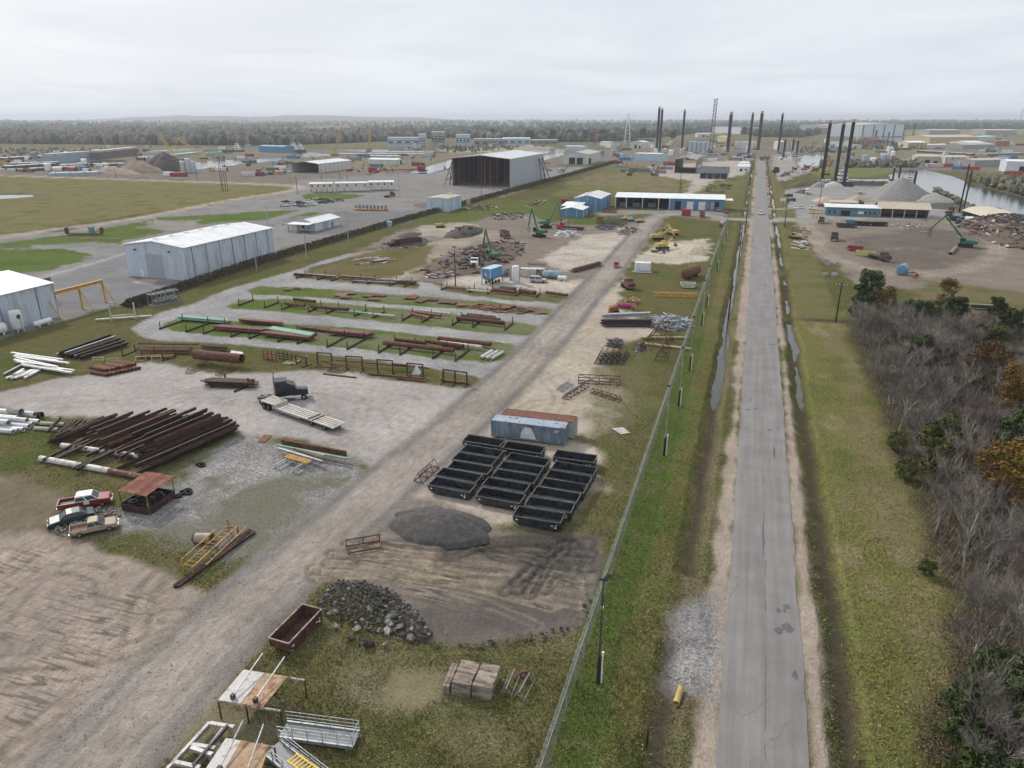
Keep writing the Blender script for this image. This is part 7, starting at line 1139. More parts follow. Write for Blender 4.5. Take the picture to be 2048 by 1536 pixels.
def truck(a, b_, cabm, bodym, label, kind='dump', L_=8.5, name='dump_truck', near=False, loc=None, rz=0):
    if loc is None: mid, rz, _ = line(a, b_)
    else: mid = Vector(loc)
    t = thing(name, label, 'truck', tuple(mid), rz); h = L_ / 2; loft([(h - 2.9, 1.), (h - 2.9, 2.9), (h - 1.9, 2.9), (h - 1.5, 2.1), (h - .1, 1.9), (h, 1.6), (h, .7), (h - 2.9, .7)], lambda z: 1.15, cabm, 'cab', t); MB().poly([(h - 1.88, -1., 2.85), (h - 1.47, -1., 2.12), (h - 1.47, 1., 2.12), (h - 1.88, 1., 2.85)]).build('windscreen', glass, t)
    for s in (-1, 1): MB().poly([(h - 2.7, s * 1.16, 2.1), (h - 1.6, s * 1.16, 2.1), (h - 1.9, s * 1.16, 2.75), (h - 2.7, s * 1.16, 2.75)]).build('window', glass, t)
    MB().bb(-h, h - .3, -.45, .45, .6, 1.0).build('frame', dkgrey, t); MB().box(h + .05, 0, .7, .15, 2.2, .35).build('bumper', chrome, t); MB().box(h + .02, 0, 1.3, .04, 1.2, .7).build('grille', dkgrey, t)
    if kind == 'dump':
        for s in (-1, 1): MB().bb(-h, h - 3.1, s * 1.2, s * 1.1, 1.1, 2.6).build('body_side', bodym, t)
        MB().bb(-h, h - 3.1, -1.1, 1.1, 1.05, 1.2).build('body_floor', bodym, t); MB().bb(-h, -h + .1, -1.1, 1.1, 1.2, 2.5).build('tailgate', bodym, t); MB().bb(h - 3.2, h - 3.1, -1.1, 1.1, 1.2, 2.9).build('headboard', bodym, t)
    elif kind == 'tank': MB().lathe(((.3, -h), (1.1, -h + .2), (1.1, h - 3.4), (.3, h - 3.2)), 14, (0, 0, 2.1), 'x').build('tank', bodym, t, True)
    elif kind == 'box': MB().bb(-h, h - 3.1, -1.2, 1.2, 1.05, 3.4).build('box_body', bodym, t)
    else: MB().bb(-h, h - 3.1, -1.2, 1.2, 1.05, 1.25).build('deck', bodym, t)
    w0 = None
    for x in (-h + 1.2, -h + 2.5, h - 1.2):
        for s in (-1, 1):
            if w0 is None: w0 = wheel(t, x, s * .95, .52, .45, parts=near)
            else: dup(w0, (x, s * .95, .52), parent=t)
    return t
truck((957, 520), (944, 543), whitep, rustd, 'white dump truck facing the camera beside the scrap heap', near=True); truck((1002, 470), (1018, 480), rust, rust, 'rusty dump body standing on the mud', name='dump_hopper'); truck((1403, 425), (1405, 445), redp, rustd, 'dark red dump truck parked by the cross road'); truck((1665, 468), (1672, 494), blkm, blk, 'black dump truck with raised tailgate on the scrap yard track', near=True); truck((1640, 437), (1644, 455), dkgrey, w_tan, 'tan dump truck beside the orange frame'); truck((1612, 381), (1617, 397), whitep, whitep, 'white tipper truck on the aggregate yard', 'tank'); truck((1718, 380), (1721, 396), whitep, M('maroon', (.15, .04, .03), .6), 'white dump truck with maroon body on the aggregate yard'); truck((1955, 449), (1918, 446), blue, whitep, 'blue truck with white tank by the scrap mountain', 'tank', 10, 'tank_truck'); truck((1893, 428), (1905, 424), rusto, rusto, 'orange-red truck behind the black loader', 'flat'); truck((1940, 452), (1928, 455), rusto, rusto, 'orange telehandler-like truck under the scrap mountain', 'flat', 6); truck((1160, 460), (1122, 458), redb, rustd, 'red flatbed truck loaded with brown steel', 'flat', 12, 'flatbed_truck'); truck((1248, 572), (1262, 580), rust, rust, 'old rusty winch truck beside the haul road', 'flat', 6, 'winch_truck'); truck((845, 487), (775, 497), rustd, rustd, 'old black rail wagon among scrap', 'dump', 14, 'rail_wagon')
whc = vc('white', (.62, .63, .63)); slv = vc('silver', (.42, .43, .44)); bkc = vc('black', (.015, .016, .018)); rdc = vc('redcar', (.25, .02, .02)); grc = vc('grey', (.16, .165, .17)); blc = vc('bluecar', (.05, .08, .13))
vehicle('suv', slv, (1062, 564), (1091, 565), 'silver SUV parked beside the white tank in the yard', None, True); vehicle('pickup', rdc, (1233, 528), (1232, 540), 'red pickup driving down the haul road', None, True); vehicle('suv', whc, (1520.5, 425), (1521, 433), 'white SUV driving along the asphalt road'); vehicle('pickup', redp, (1449, 424), (1454, 428), 'red pickup parked at the end of the blue wing'); vehicle('suv', grc, (1432, 422), (1440, 424), 'grey car parked at the end of the blue wing')
for a, b_, k, m_, lb in (((1588, 415), (1593, 420), 'sedan', whc, 'white car by the teal office, nearest the road'), ((1600, 415), (1605, 420), 'sedan', slv, 'silver car by the teal office, second from the road'), ((1619, 416), (1626, 422), 'suv', whc, 'white SUV by the teal office with glinting screen'), ((1618, 425), (1632, 429), 'sedan', vc('lime', (.42, .42, .06)), 'lime-yellow car in front of the teal office'), ((1593, 403), (1572, 402), 'suv', bkc, 'black van beside the white signs'), ((1582, 394), (1572, 393), 'suv', bkc, 'black SUV behind the black van'), ((1640, 413), (1648, 414), 'pickup', rdc, 'dark red pickup beside the teal office'), ((1588, 345), (1600, 346), 'pickup', whc, 'white pickup on the riverside lot'), ((1570, 352), (1560, 354), 'suv', bkc, 'dark van at the riverside lot'), ((1560, 362), (1572, 363), 'sedan', whc, 'white car by the roadside bush'), ((1590, 370), (1605, 371), 'pickup', whc, 'white pickup at the gravel bins'), ((595, 411), (602, 415), 'pickup', bkc, 'black tractor-like pickup in the middle of the paved lane')): vehicle(k, m_, a, b_, lb)
for i, (x, y, m_, k) in enumerate(((568, 413, whc, 'suv'), (583, 412, whc, 'pickup'), (573, 406, bkc, 'pickup'), (588, 406, slv, 'sedan'), (601, 408, bkc, 'suv'), (618, 406, whc, 'pickup'), (606, 414, grc, 'sedan'), (622, 411, whc, 'suv'), (634, 399, whc, 'sedan'), (644, 400, rdc, 'sedan'), (655, 400, grc, 'sedan'), (646, 407, bkc, 'pickup'), (660, 405, bkc, 'pickup'), (680, 402, vc('bronze', (.2, .14, .1)), 'suv'))): q = P(x, y); vehicle(k, m_, None, None, 'parked %s in the car park, %s of its group' % ({'suv': 'SUV', 'pickup': 'pickup', 'sedan': 'sedan'}[k], ('white, first', 'white, second', 'black, behind the first', 'silver, behind the second', 'black, third', 'white, fourth', 'grey, in front of the third', 'white, fifth', 'white, back row first', 'dark red, back row second', 'grey, back row third', 'black, centre', 'black, centre right', 'bronze, last')[i]), group='cars in the car park', loc=(q.x, q.y, 0), rz=.45)
# blue trailer, tanks and containers by the pipe rows
t = thing('blue_cabin', 'bright blue raised cabin with white trim standing on wheels and posts', 'cabin', tuple(P(985, 566)), 1.35); bcab = M('cabin_blue', (.07, .23, .42), .5, 0, .1, .5); MB().bb(-3.4, 3.4, -1.4, 1.4, 1.9, 4.6).build('body', bcab, t); MB().bb(-3.5, 3.5, -1.5, 1.5, 4.6, 4.75).build('roof', M('roof_paleblue', (.42, .58, .66), .5), t)
for x in (-3.4, 3.4):
    for y in (-1.4, 1.4): MB().box(x, y, 3.25, .14, .14, 2.7).build('corner_trim', whitep, t); MB().bar((x, y, 0), (x, y, 1.9), .16).build('stilt', dkgrey, t)
MB().bb(-3.43, -3.405, -.4, .5, 2.7, 3.6).build('window', offw, t); MB().bb(-3, 3, -1, 1, 1.5, 1.88).build('chassis', dkgrey, t)
for x in (-1.6, 0, 1.6):
    for y in (-1.1, 1.1): wheel(t, x, y, .5, .3, parts=False)
vtank(1031, 566, 1.05, 4.4, whitep, 'white upright tank on a concrete slab beside the blue cabin'); vtank(1022, 560, .5, 4.2, conc, 'slim grey upright tank behind the white one', False); o_ = MB().bb(-3.5, 3.5, -2, 2, 0, .12).build('concrete_slab', conc); o_.location = P(1035, 572); tag(o_, 'flat concrete slab under the white upright tank', 'slab')
for a, b_, lb, m1, m2, L_ in (((1047, 552), (1067, 553), 'dirty cream container beside the silver SUV', offw, offw, 5), ((1066, 552), (1084, 553), 'rust-streaked white container next to the cream one', M('rust_streak', (.42, .36, .32), .7, 0, .2, .6, (.22, .09, .05), .5), offw, 5), ((1062, 543), (1084, 544), 'brown-topped container behind the cream ones', offw, rust, 6)): mid, rz, ln = line(a, b_); container(mid, rz, L_, m1, m2, lb, 2.4, 2.4, .05)
htank((1088, 556), (1122, 557), 1.05, lblue, 'pale blue horizontal tank with rust stains behind the SUV', .2); htank((1117, 561), (1132, 562), .6, whitep, 'small white propane tank at the end of the pale blue one', .3); htank((1370, 560), (1392, 550), 1.5, rust, 'big rusty horizontal tank near the fence', .4, dome=.35)
b3 = make_bin(4., 2.2, 1.3, offw, offw, M('binrust', (.25, .13, .08), .8), 'white open bin with rusty inside in front of the rusty tank', False); b3.location = P(1375, 575); b3.rotation_euler = (0, 0, .1)
container(P(1285, 541), .1, 5, whitep, whitep, 'white site box with grey door beside the haul road', 2.6, 2.5, .1, 'site_box'); plate([(1262, 545), (1303, 547), (1305, 543), (1268, 540)], .12, .1, grey, 'steel_deck', 'grey steel deck under the white site box', 'deck'); bd((1145, 545), (1200, 530), 5, .3, [rust, rustd, rusto], 'rusty channel in the small stack on the mud by the haul road', .2, 2, 'bar')
t = thing('rusty_hopper', 'rust-orange hopper box with round wheel beside the sand', 'hopper', tuple(P(1228, 632)), .3); MB().add([(-1.5, -1, 0), (1.5, -1, 0), (1.5, 1, 0), (-1.5, 1, 0), (-1.2, -1, 2.2), (.6, -1, 2.8), (.6, 1, 2.8), (-1.2, 1, 2.2)], [(3, 2, 1, 0), (4, 5, 6, 7), (0, 1, 5, 4), (1, 2, 6, 5), (2, 3, 7, 6), (3, 0, 4, 7)]).build('box', rusto, t); wheel(t, .4, -1.2, .9, .3, name='flywheel')
t = thing('magenta_tank', 'magenta cylinder and pink frame near the rusty hopper', 'tank', tuple(P(1250, 617)), .1); MB().tube((-2.2, 0, .8), (2.2, 0, .8), .6, 14).build('cylinder', M('magenta', (.30, .04, .12), .5), t, True); MB().bar((1.5, -1, 0), (2.4, -1, 1.6), .2).build('frame', M('pink', (.55, .25, .35), .5), t); MB().bar((2.4, -1, 1.6), (2.8, -1.4, 0), .2).build('strut', yel, t)
scrap('pipework_heap', [(1245, 610), (1262, 598), (1280, 604), (1270, 612)], 30, 1.2, [offw, yel, rusto], 'white and yellow pipe frames piled by the magenta tank', 1.4)
for px, rz, m1, lb in (((1372, 432), .1, M('crate_red', (.34, .05, .04), .6), 'red upright box module on a skid by the cross road'), ((1130, 410), .2, redp, 'dark red box container beside the blue annex')): container(P(*px), rz, 4.2, m1, m1, lb, 2.6, 3.2, .1, 'box_module')
t = thing('red_tractor', 'small red tractor with white canopy near the fence end', 'tractor', tuple(P(1443, 454)), 1.8); MB().bb(-1.2, 1.3, -.5, .5, .7, 1.4).build('body', redb, t); MB().bb(-1.2, .3, -.8, .8, 2.2, 2.3).build('canopy', whitep, t)
for s in (-1, 1): wheel(t, -.8, s * .8, .7, .4); wheel(t, 1., s * .7, .4, .3); MB().bar((-1, s * .7, 1.2), (-1, s * .7, 2.2), .06).build('canopy_post', dkgrey, t)
heap('sand_pile', (1388, 505), 6.5, 5, 2.6, sandm, 'pale sand heap by the yellow excavators', 'sand pile', 1.3, .25, 0, 5); scrap('green_machine', [(1300, 505), (1312, 496), (1340, 500), (1330, 508)], 26, 1.8, [M('dark_green', (.03, .09, .06), .6), dkgrey], 'dark green machine frames in front of the yellow excavators', 1.6)
for i, (x, y) in enumerate(((1215, 447), (1224, 449), (1234, 449), (1244, 452))): mid, rz, ln = line((x - 6, y + 2), (x + 6, y - 7)); truss(mid, rz, ln, 1.8, 1., M('mossy_steel', (.10, .10, .06), .8), 'mossy_stand', 'mossy brown frame on the grass, %s from the rusty panel rack' % ORD[i].replace('front', 'first'), 5, False, .1, 'frame')
mid, rz, ln = line((1193, 447), (1206, 447)); truss(mid, rz, ln, 1., 3., rusto, 'panel_rack', 'upright rusty panel rack with vertical bars', 8, False, .08, 'rack'); mid, rz, ln = line((1205, 424), (1232, 426)); truss(mid, rz, ln, 2., 2.2, rusto, 'orange_stand', 'orange-brown frame stack by the blue building', 7, False, .1, 'frame')
# concrete blocks and pallets right of the road
for i, (x, y) in enumerate(((1650, 552), (1668, 552), (1653, 531), (1664, 530), (1676, 530), (1644, 524), (1632, 517), (1638, 519))):
    t = thing('concrete_block', 'pale concrete block %s' % ('standing alone nearer the road', 'standing alone beside another', 'in the row, first', 'in the row, second', 'in the row, third', 'behind the row', 'at the far end of the group', 'second from the far end')[i], 'concrete block', tuple(P(x, y)), R(-.2, .2)); MB().bb(-.8, .8, -.5, .5, 0, .95).build('body', conc, t); MB().bb(-.8, .8, -.12, .12, .96, 1.08).build('key', conc, t)
scrap('pallet_heap', [(1585, 470), (1600, 450), (1620, 458), (1600, 480)], 50, 1.4, [grey, dkgrey, conc], 'grey heap of pallets and pipe by the ditch', 1., 'mix', 'pallet heap'); scrap('pallet_heap', [(1585, 490), (1600, 480), (1622, 495), (1600, 502)], 60, 1.5, [grey, conc, offw], 'stacked grey pallets and blocks in front of the tan loader', 1.1, 'plate', 'pallet heap')
for a, m1, lb, L_ in (((1700, 448), blue, 'blue roll-off bin in front of the teal office', 4), ((1726, 451), blk, 'black roll-off bin right of the blue one', 7), ((1756, 452), blk, 'black roll-off bin in front of the open shed', 7), ((1710, 502), redp, 'red and black roll-off bin on the scrap yard track', 5), ((1730, 512), M('bin_yellow', (.50, .48, .17), .6), 'pale yellow roll-off bin next to the rusty trailer', 6), ((1692, 455), dkgrey, 'dark lowboy trailer with white tank beside the tan truck', 8)): o_ = make_bin(L_, 2.4, 1.6, m1, m1, rustd, lb, False); o_.location = P(*a); o_.rotation_euler = (0, 0, -.25 if a[1] > 480 else .05)
truck((1740, 515), (1775, 524), rustd, rustd, 'rusty lowboy trailer behind the yellow bin', 'flat', 9, 'lowboy_trailer'); scrap('machine_parts', [(1785, 455), (1820, 446), (1862, 456), (1830, 462)], 60, 1.6, [grey, dkgrey, offw], 'row of grey machine parts in front of the open shed', 1.2)
htank(None, None, 1.5, M('tank_blue', (.13, .26, .40), .5, 0, .15, .5, (.2, .3, .38), .3), 'big blue horizontal tank with domed end in the scrap yard', .2, dome=.1, loc=P(1804, 549), rz=1.2, L_=4.2); scrap('red_skid', [(1816, 556), (1822, 546), (1834, 548), (1832, 558)], 16, 1.2, [redp, rust], 'small red skid frame beside the blue tank', 1.4); pipe((1900, 510), (1912, 497), .55, grey, 'grey_pipe', 'short wide grey pipe under the green material handler', z=.55)
mid, rz, ln = line((1942, 622), (2010, 624)); bundle((1940, 618), (2015, 622), 8, .22, [rustd, dkgrey, mint], 'steel_bar', 'dark bar on the white-legged rack beyond the thicket', 'bar', 'bars on the white-legged rack', .5, 2, 'bar'); t = thing('bar_rack', 'white-legged rack carrying dark bars beyond the thicket', 'rack', tuple(mid), rz)
for x in (-5, 5): MB().bar((x, -1.2, 0), (x, -1.2, 1.6), .25).build('post', offw, t); MB().bar((x, -1.2, .3), (x, 1.2, .3), .25).build('arm', offw, t)
t = thing('orange_stand', 'orange-yellow steel frame standing by the teal office', 'frame', tuple(P(1634, 438)), .1)
for x in (-1.8, 0, 1.8): MB().bar((x, 0, 0), (x, 0, 4.2), .35).build('post', yel, t)
for z in (1.2, 2.6, 4): MB().bar((-1.8, 0, z), (1.8, 0, z), .3).build('rail', yel, t)
for px, w_, lb in (((1565, 407), 3, 'white yard sign on posts nearest the road'), ((1580, 420), 3.4, 'second white yard sign at the entrance')):
    t = thing('yard_sign', lb, 'sign', tuple(P(*px)), .1); MB().bb(-w_ / 2, w_ / 2, -.06, .06, 1.4, 3.).build('panel', whitep, t); MB().bar((-w_ / 3, .1, 0), (-w_ / 3, .1, 3), .14).build('post', whitep, t); MB().bar((w_ / 3, .1, 0), (w_ / 3, .1, 3), .14).build('post', whitep, t)
# left lot odds and ends
t = thing('flat_rack', 'low rusty flat rack with end walls on the far grass lot', 'rack', tuple(P(170, 470)), .35); MB().bb(-7, 7, -1.2, 1.2, .5, .9).build('deck', rust, t)
for x in (-7, 7): MB().bb(x - .2, x + .2, -1.2, 1.2, .9, 3).build('end_wall', rust, t)
MB().box(3, 0, 2, 1.6, 1.6, 2.6).build('teal_pump', M('teal_p', (.10, .25, .26), .6), t)
for k in range(4): o_ = MB().bar((-3, 0, .15), (3, 0, .15), .4, .25).build('timber_skid', wood); o_.location = P(140 + k * 28, 476 + (k % 2) * 3); o_.rotation_euler = (0, 0, .5); tag(o_, 'grey timber skid on the lot near the flat rack, %s from the frame edge' % ORD[k].replace('front', 'first'), 'timber')
mid, rz, ln = line((306, 612), (352, 602)); truss(mid, rz, ln + 1, 2., 3., grey, 'pipe_cage', 'galvanised rack of grey pipes on edge beside the gravel loop', 6, False, .12, 'rack'); bundle((308, 609), (352, 600), 8, .3, [galv, lblue], 'galvanised_pipe', 'grey pipe held in the upright rack beside the gravel loop', 'pipe', 'pipes in the upright rack', .4, 4)
t = thing('white_stand', 'white frame with two uprights and long plank beside the gravel loop', 'frame', tuple(P(248, 640)), .62)
for x in (-2.6, 2.6): MB().bar((x, 0, 0), (x, 0, 4), .3).build('upright', offw, t)
MB().bar((-6, .5, .5), (6, .5, .5), .5, .2).build('plank', offw, t); MB().bar((-2.6, 0, 1.2), (2.6, 0, 1.2), .2).build('tie', offw, t)
t = thing('yellow_skid', 'long yellow skid with upright grey valves by the pale blue shed', 'skid', tuple(P(742, 421)), .12); MB().bb(-9, 9, -1.5, 1.5, .3, .8).build('base', yel, t)
for i in range(9): MB().box(-8 + i * 2, 0, 1.8, .9, 1.2, R(1.4, 2.2)).build('valve', grey, t)
truck((768, 396), (790, 392), rust, rust, 'rust-red lowboy trailer by the paved lane', 'flat', 10, 'lowboy_trailer'); scrap('barrel_row', [(545, 455), (590, 447), (700, 458), (640, 466)], 40, 1.2, [dkgrey, grey, rustd], 'row of dark drums and fittings around the small white shed', 1.)
t = thing('water_tub', 'dark upright tub beside the hedge', 'tub', tuple(P(779, 453))); MB().tube((0, 0, 0), (0, 0, 2.2), 1.2, 14).build('shell', lblue, t, True)
# ================================================================= aggregate yard, river, far dock
heap('aggregate_pile', (1797, 397), 19, 15, 12.5, gravel_g, 'tall grey cone of crushed stone beside the river', 'stone pile', 1.05, .05, 0, 8, n=64, ns=5); heap('aggregate_pile', (1868, 402), 11, 10, 4.5, gravel_g, 'low grey stone heap beside the tall cone', 'stone pile', 1.2, .08, 0, 9); heap('aggregate_pile', (1880, 415), 13, 8, 2.6, mill, 'dark stone heap behind the open shed', 'stone pile', 1.2, .1, 0, 10); heap('aggregate_pile', (1650, 403), 7, 5, 3, sandm, 'small tan sand heap behind the teal office', 'sand pile', 1.2, .1, 0, 11); heap('aggregate_pile', (1718, 402), 8, 5, 3.4, sandm, 'tan sand heap behind the teal office, nearer the open shed', 'sand pile', 1.2, .1, 0, 12); heap('aggregate_pile', (1605, 386), 5, 4, 2.4, mill, 'dark little heap beside the white tipper', 'stone pile', 1.2, .1, 0, 13); heap('aggregate_pile', (1607, 372), 11, 5, 3, brown_h, 'reddish brown earth heap by the gravel bins', 'earth pile', 1.5, .2, 0, 14); heap('aggregate_pile', (1640, 374), 6, 4, 3.6, gravel_g, 'grey stone in the bin by the barge slip', 'stone pile', 1.6, .1, 0, 15); heap('aggregate_pile', (1665, 375), 8, 4, 4, M('limestone', (.45, .42, .37), .9, bump=.3), 'pale limestone heap in the bin by the barge slip', 'stone pile', 1.6, .1, 0, 16)
heap('coal_pile', (333, 340), 26, 20, 16, M('coal', (.055, .045, .042), .95), 'dark brown cone of ore on the left dock', 'ore pile', 1.1, .06, 0, 17); heap('coal_pile', (278, 344), 22, 16, 10, M('ore_tan', (.20, .15, .11), .95), 'brown cone of ore beside the dark one', 'ore pile', 1.15, .08, 0, 18); heap('coal_pile', (225, 348), 26, 14, 6, M('ore_pink', (.30, .22, .18), .95), 'pinkish low ore heap on the left dock', 'ore pile', 1.3, .15, 0, 19)
for x in (368, 379, 388): vtank(x, 346, 2.3, 10 if x != 379 else 12, w_cream if x < 380 else w_lb, {368: 'cream silo on the left dock', 379: 'taller cream silo in the middle on the left dock', 388: 'blue-grey silo on the left dock'}[x], False)
# jack-up legs and lift boats
def leg(px, py, ty, label, r=1.5, tip=yel):
    q = P(px, py); h = hgt(px, py, ty); t = thing('jackup_leg', label, 'jack-up leg', (q.x, q.y, -drop(q.length) - 2), 0, 'jack-up legs'); MB().tube((0, 0, 0), (0, 0, h), r, 12).build('tube', blk, t, True); MB().tube((0, 0, h), (0, 0, h + r * 1.6), r * .85, 12).build('tip', tip, t, True); MB().tube((0, 0, -.5), (0, 0, 1.4), r * 1.5, 12).build('jacking_collar', dkgrey, t); return t
for px, py, ty, r, lb in ((1643, 366, 240, 1.15, 'black jack-up leg of the near lift boat, nearest the road'), (1669, 369, 242, 1.15, 'black jack-up leg of the near lift boat, middle one'), (1687, 373, 238, 1.15, 'black jack-up leg of the near lift boat, riverward one'), (1313, 305, 214, 1.6, 'tall black leg at far dock, first of the leaning pair'), (1319, 302, 217, 1.6, 'tall black leg at far dock, second of the leaning pair'), (1363, 306, 219, 1.4, 'single black leg left of the red crane'), (1455, 304, 226, 2.2, 'thick black leg right of the red crane'), (1497, 308, 225, 1.5, 'thin black leg farther right of the red crane'), (1516, 300, 224, 2.2, 'thick black leg at the end of the road'), (1556, 305, 226, 1.5, 'thin black leg right of the road end'), (1566, 318, 275, 1.1, 'short black leg of the small boat, first'), (1583, 316, 275, 1.1, 'short black leg of the small boat, second'), (1592, 318, 278, 1.1, 'short black leg of the small boat, third'), (1785, 361, 330, .7, 'short black mooring leg behind the stone cone'), (1797, 359, 324, .7, 'second short black mooring leg behind the stone cone'), (1827, 374, 336, .8, 'black leg at the tug on the river')): leg(px, py, ty, lb, r)
def liftboat(px, py, rz, s, label, hull=dkgrey, house=whitep):
    q = P(px, py); t = thing('lift_boat', label, 'boat', (q.x, q.y, -drop(q.length) - .6), rz); t.scale = (s, s, s); MB().add([(-12, -6, 0), (11, -6, 0), (14, 0, 0), (11, 6, 0), (-12, 6, 0), (-12, -6, 2.4), (11, -6, 2.4), (15, 0, 2.8), (11, 6, 2.4), (-12, 6, 2.4)], [(4, 3, 2, 1, 0), (5, 6, 7, 8, 9)] + [(i, (i + 1) % 5, (i + 1) % 5 + 5, i + 5) for i in range(5)]).build('hull', hull, t)
    for k, (w_, h0) in enumerate(((7, 2.4), (5.6, 5.0), (4.2, 7.6))): o_ = MB().bb(2 + k * .6, 8.5 - k * .6, -w_ / 2, w_ / 2, h0, h0 + 2.5).build('deckhouse', house, t); MB().bb(2.2 + k * .6, 8.3 - k * .6, -w_ / 2 - .05, -w_ / 2 - .02, h0 + 1.1, h0 + 1.9).build('window', glass, o_); MB().bb(1.95 + k * .6, 1.98 + k * .6, -w_ / 2 + .4, w_ / 2 - .4, h0 + 1.1, h0 + 1.9).build('window', glass, o_)
    MB().tube((5, 0, 10), (5, 0, 14), .12, 6).build('mast', whitep, t)
    for i in range(5): MB().box(-10 + i * 2.3, R(-4, 4), 3, 1.8, 1.6, 1.4).build('deck_gear', random.choice([rust, grey, yel, whitep]), t)
    return t
liftboat(1668, 368, .3, 1., 'near lift boat with white deckhouse and yellow crane in the slip'); liftboat(1816, 370, 1.2, .62, 'small white tug boat behind the tall stone cone'); liftboat(1578, 318, .2, .9, 'cream lift boat at the river bend', offw, offw); liftboat(467, 303, .2, 1.1, 'white workboat on the left basin'); liftboat(579, 303, .2, 1.2, 'white pushboat by the blue warehouse'); liftboat(594, 302, .1, 1., 'second white pushboat by the blue warehouse'); liftboat(1770, 305, .4, .9, 'white boat hauled out across the river'); liftboat(1880, 318, .2, .9, 'white boat moored behind the cream riverside shed')
def crane(base, tip, mat, label, w_=2.2, n=14, house=True):
    q = P(*base); h = hgt(base[0], base[1], tip[1]); pr_ = P(*tip, h); e_ = Vector((q.x + (tip[0] - base[0]) / F * q.length * cy, q.y + (tip[0] - base[0]) / F * q.length * sy, h)) - Vector((q.x, q.y, 0)); t = thing('lattice_crane', label, 'crane', (q.x, q.y, -drop(q.length))); b0 = Vector((0, 0, 2.5)); d, a, b_ = MB.fr(b0, e_); hw = w_ / 2; m = MB()
    for s in (-1, 1):
        for k in (-1, 1): m.bar(b0 + a * s * hw + b_ * k * hw, e_ + a * s * hw * .7 + b_ * k * hw * .7, w_ * .16)
    m.build('boom_chords', mat, t); m = MB()
    for i in range(n):
        c0, c1 = b0 + (e_ - b0) * i / n, b0 + (e_ - b0) * (i + 1) / n; s = 1 if i % 2 else -1; m.bar(c0 + a * s * hw + b_ * hw, c1 - a * s * hw + b_ * hw, w_ * .1); m.bar(c0 + a * s * hw - b_ * hw, c1 - a * s * hw - b_ * hw, w_ * .1)
    m.build('boom_lacing', mat, t)
    if house: MB().bb(-4, 2, -2.2, 2.2, 1.2, 4.4).build('house', mat, t); MB().bb(-3.5, 3.5, -2.8, -1.6, 0, 1.2).build('track', blkm, t); MB().bb(-3.5, 3.5, 1.6, 2.8, 0, 1.2).build('track', blkm, t)
    MB().tube(e_, e_ - Vector((0, 0, h * .35)), .12, 5).build('hoist_line', dkgrey, t); return t
crane((1421, 306), (1422, 197), M('crane_red', (.24, .06, .06), .6), 'tall red lattice crane standing upright at the far dock', 4.4, 22); ylc = M('crane_yellow', (.55, .36, .08), .6)
for a, b_, m_, lb, w_ in (((355, 325), (331, 268), ylc, 'yellow crane leaning over the ore cone', 2.4), ((408, 318), (366, 275), ylc, 'yellow crane with long sloping boom on the left dock', 2.4), ((670, 311), (685, 256), ylc, 'yellow crane at the basin mouth', 2.4), ((738, 300), (743, 260), ylc, 'yellow crane beyond the basin', 2.2), ((1189, 296), (1188, 257), M('crane_red', (.24, .06, .06)), 'slim red lattice mast near the derrick', 2.2), ((1312, 303), (1308, 276), ylc, 'yellow crane base at the pair of black legs', 2.4), ((1448, 304), (1449, 280), ylc, 'yellow crane post right of the red crane', 2.6), ((1511, 299), (1511, 272), ylc, 'orange crane boom by the thick leg at the road end', 2.6), ((1650, 350), (1659, 306), ylc, 'yellow crane of the near lift boat', 1.4), ((1823, 284), (1824, 245), dkgrey, 'dark lattice tower across the river', 2.4), ((2034, 262), (2036, 218), grey, 'thin distant mast at the frame edge', 1.6), ((1158, 268), (1164, 246), dkgrey, 'dark crane boom before the oak trees', 2.2), ((845, 343), (836, 323), redp, 'red crane with raised gantry by the canal', 1.4), ((748, 345), (744, 327), redp, 'small red crane on the paved lot', 1.2)): crane(a, b_, m_, lb, w_, 12, 'tower' not in lb and 'mast' not in lb)
pipe((735, 352), (760, 342), .5, redp, 'red_boom', 'red crane boom section lying on the lot', z=1.2, solid=True); pipe((760, 344), (832, 342), .4, redp, 'red_boom', 'long red boom lying toward the red crane', z=1.4, solid=True)
q = P(1254, 288); t = thing('drill_derrick', 'white drilling derrick rising over the far dock', 'derrick', (q.x, q.y, 0)); hd = hgt(1254, 288, 226)
for sx_ in (-1, 1):
    for s2 in (-1, 1): MB().bar((sx_ * 5, s2 * 5, 0), (sx_ * 1.4, s2 * 1.4, hd), .7).build('leg', whitep, t)
for i in range(1, 9): k = 5 - 3.6 * i / 9; z = hd * i / 9; [MB().bar(p_, q_, .4).build('girt', whitep, t) for p_, q_ in (((-k, -k, z), (k, -k, z)), ((k, -k, z), (k, k, z)), ((-k, k, z), (k, k, z)), ((-k, -k, z), (-k, k, z)))]
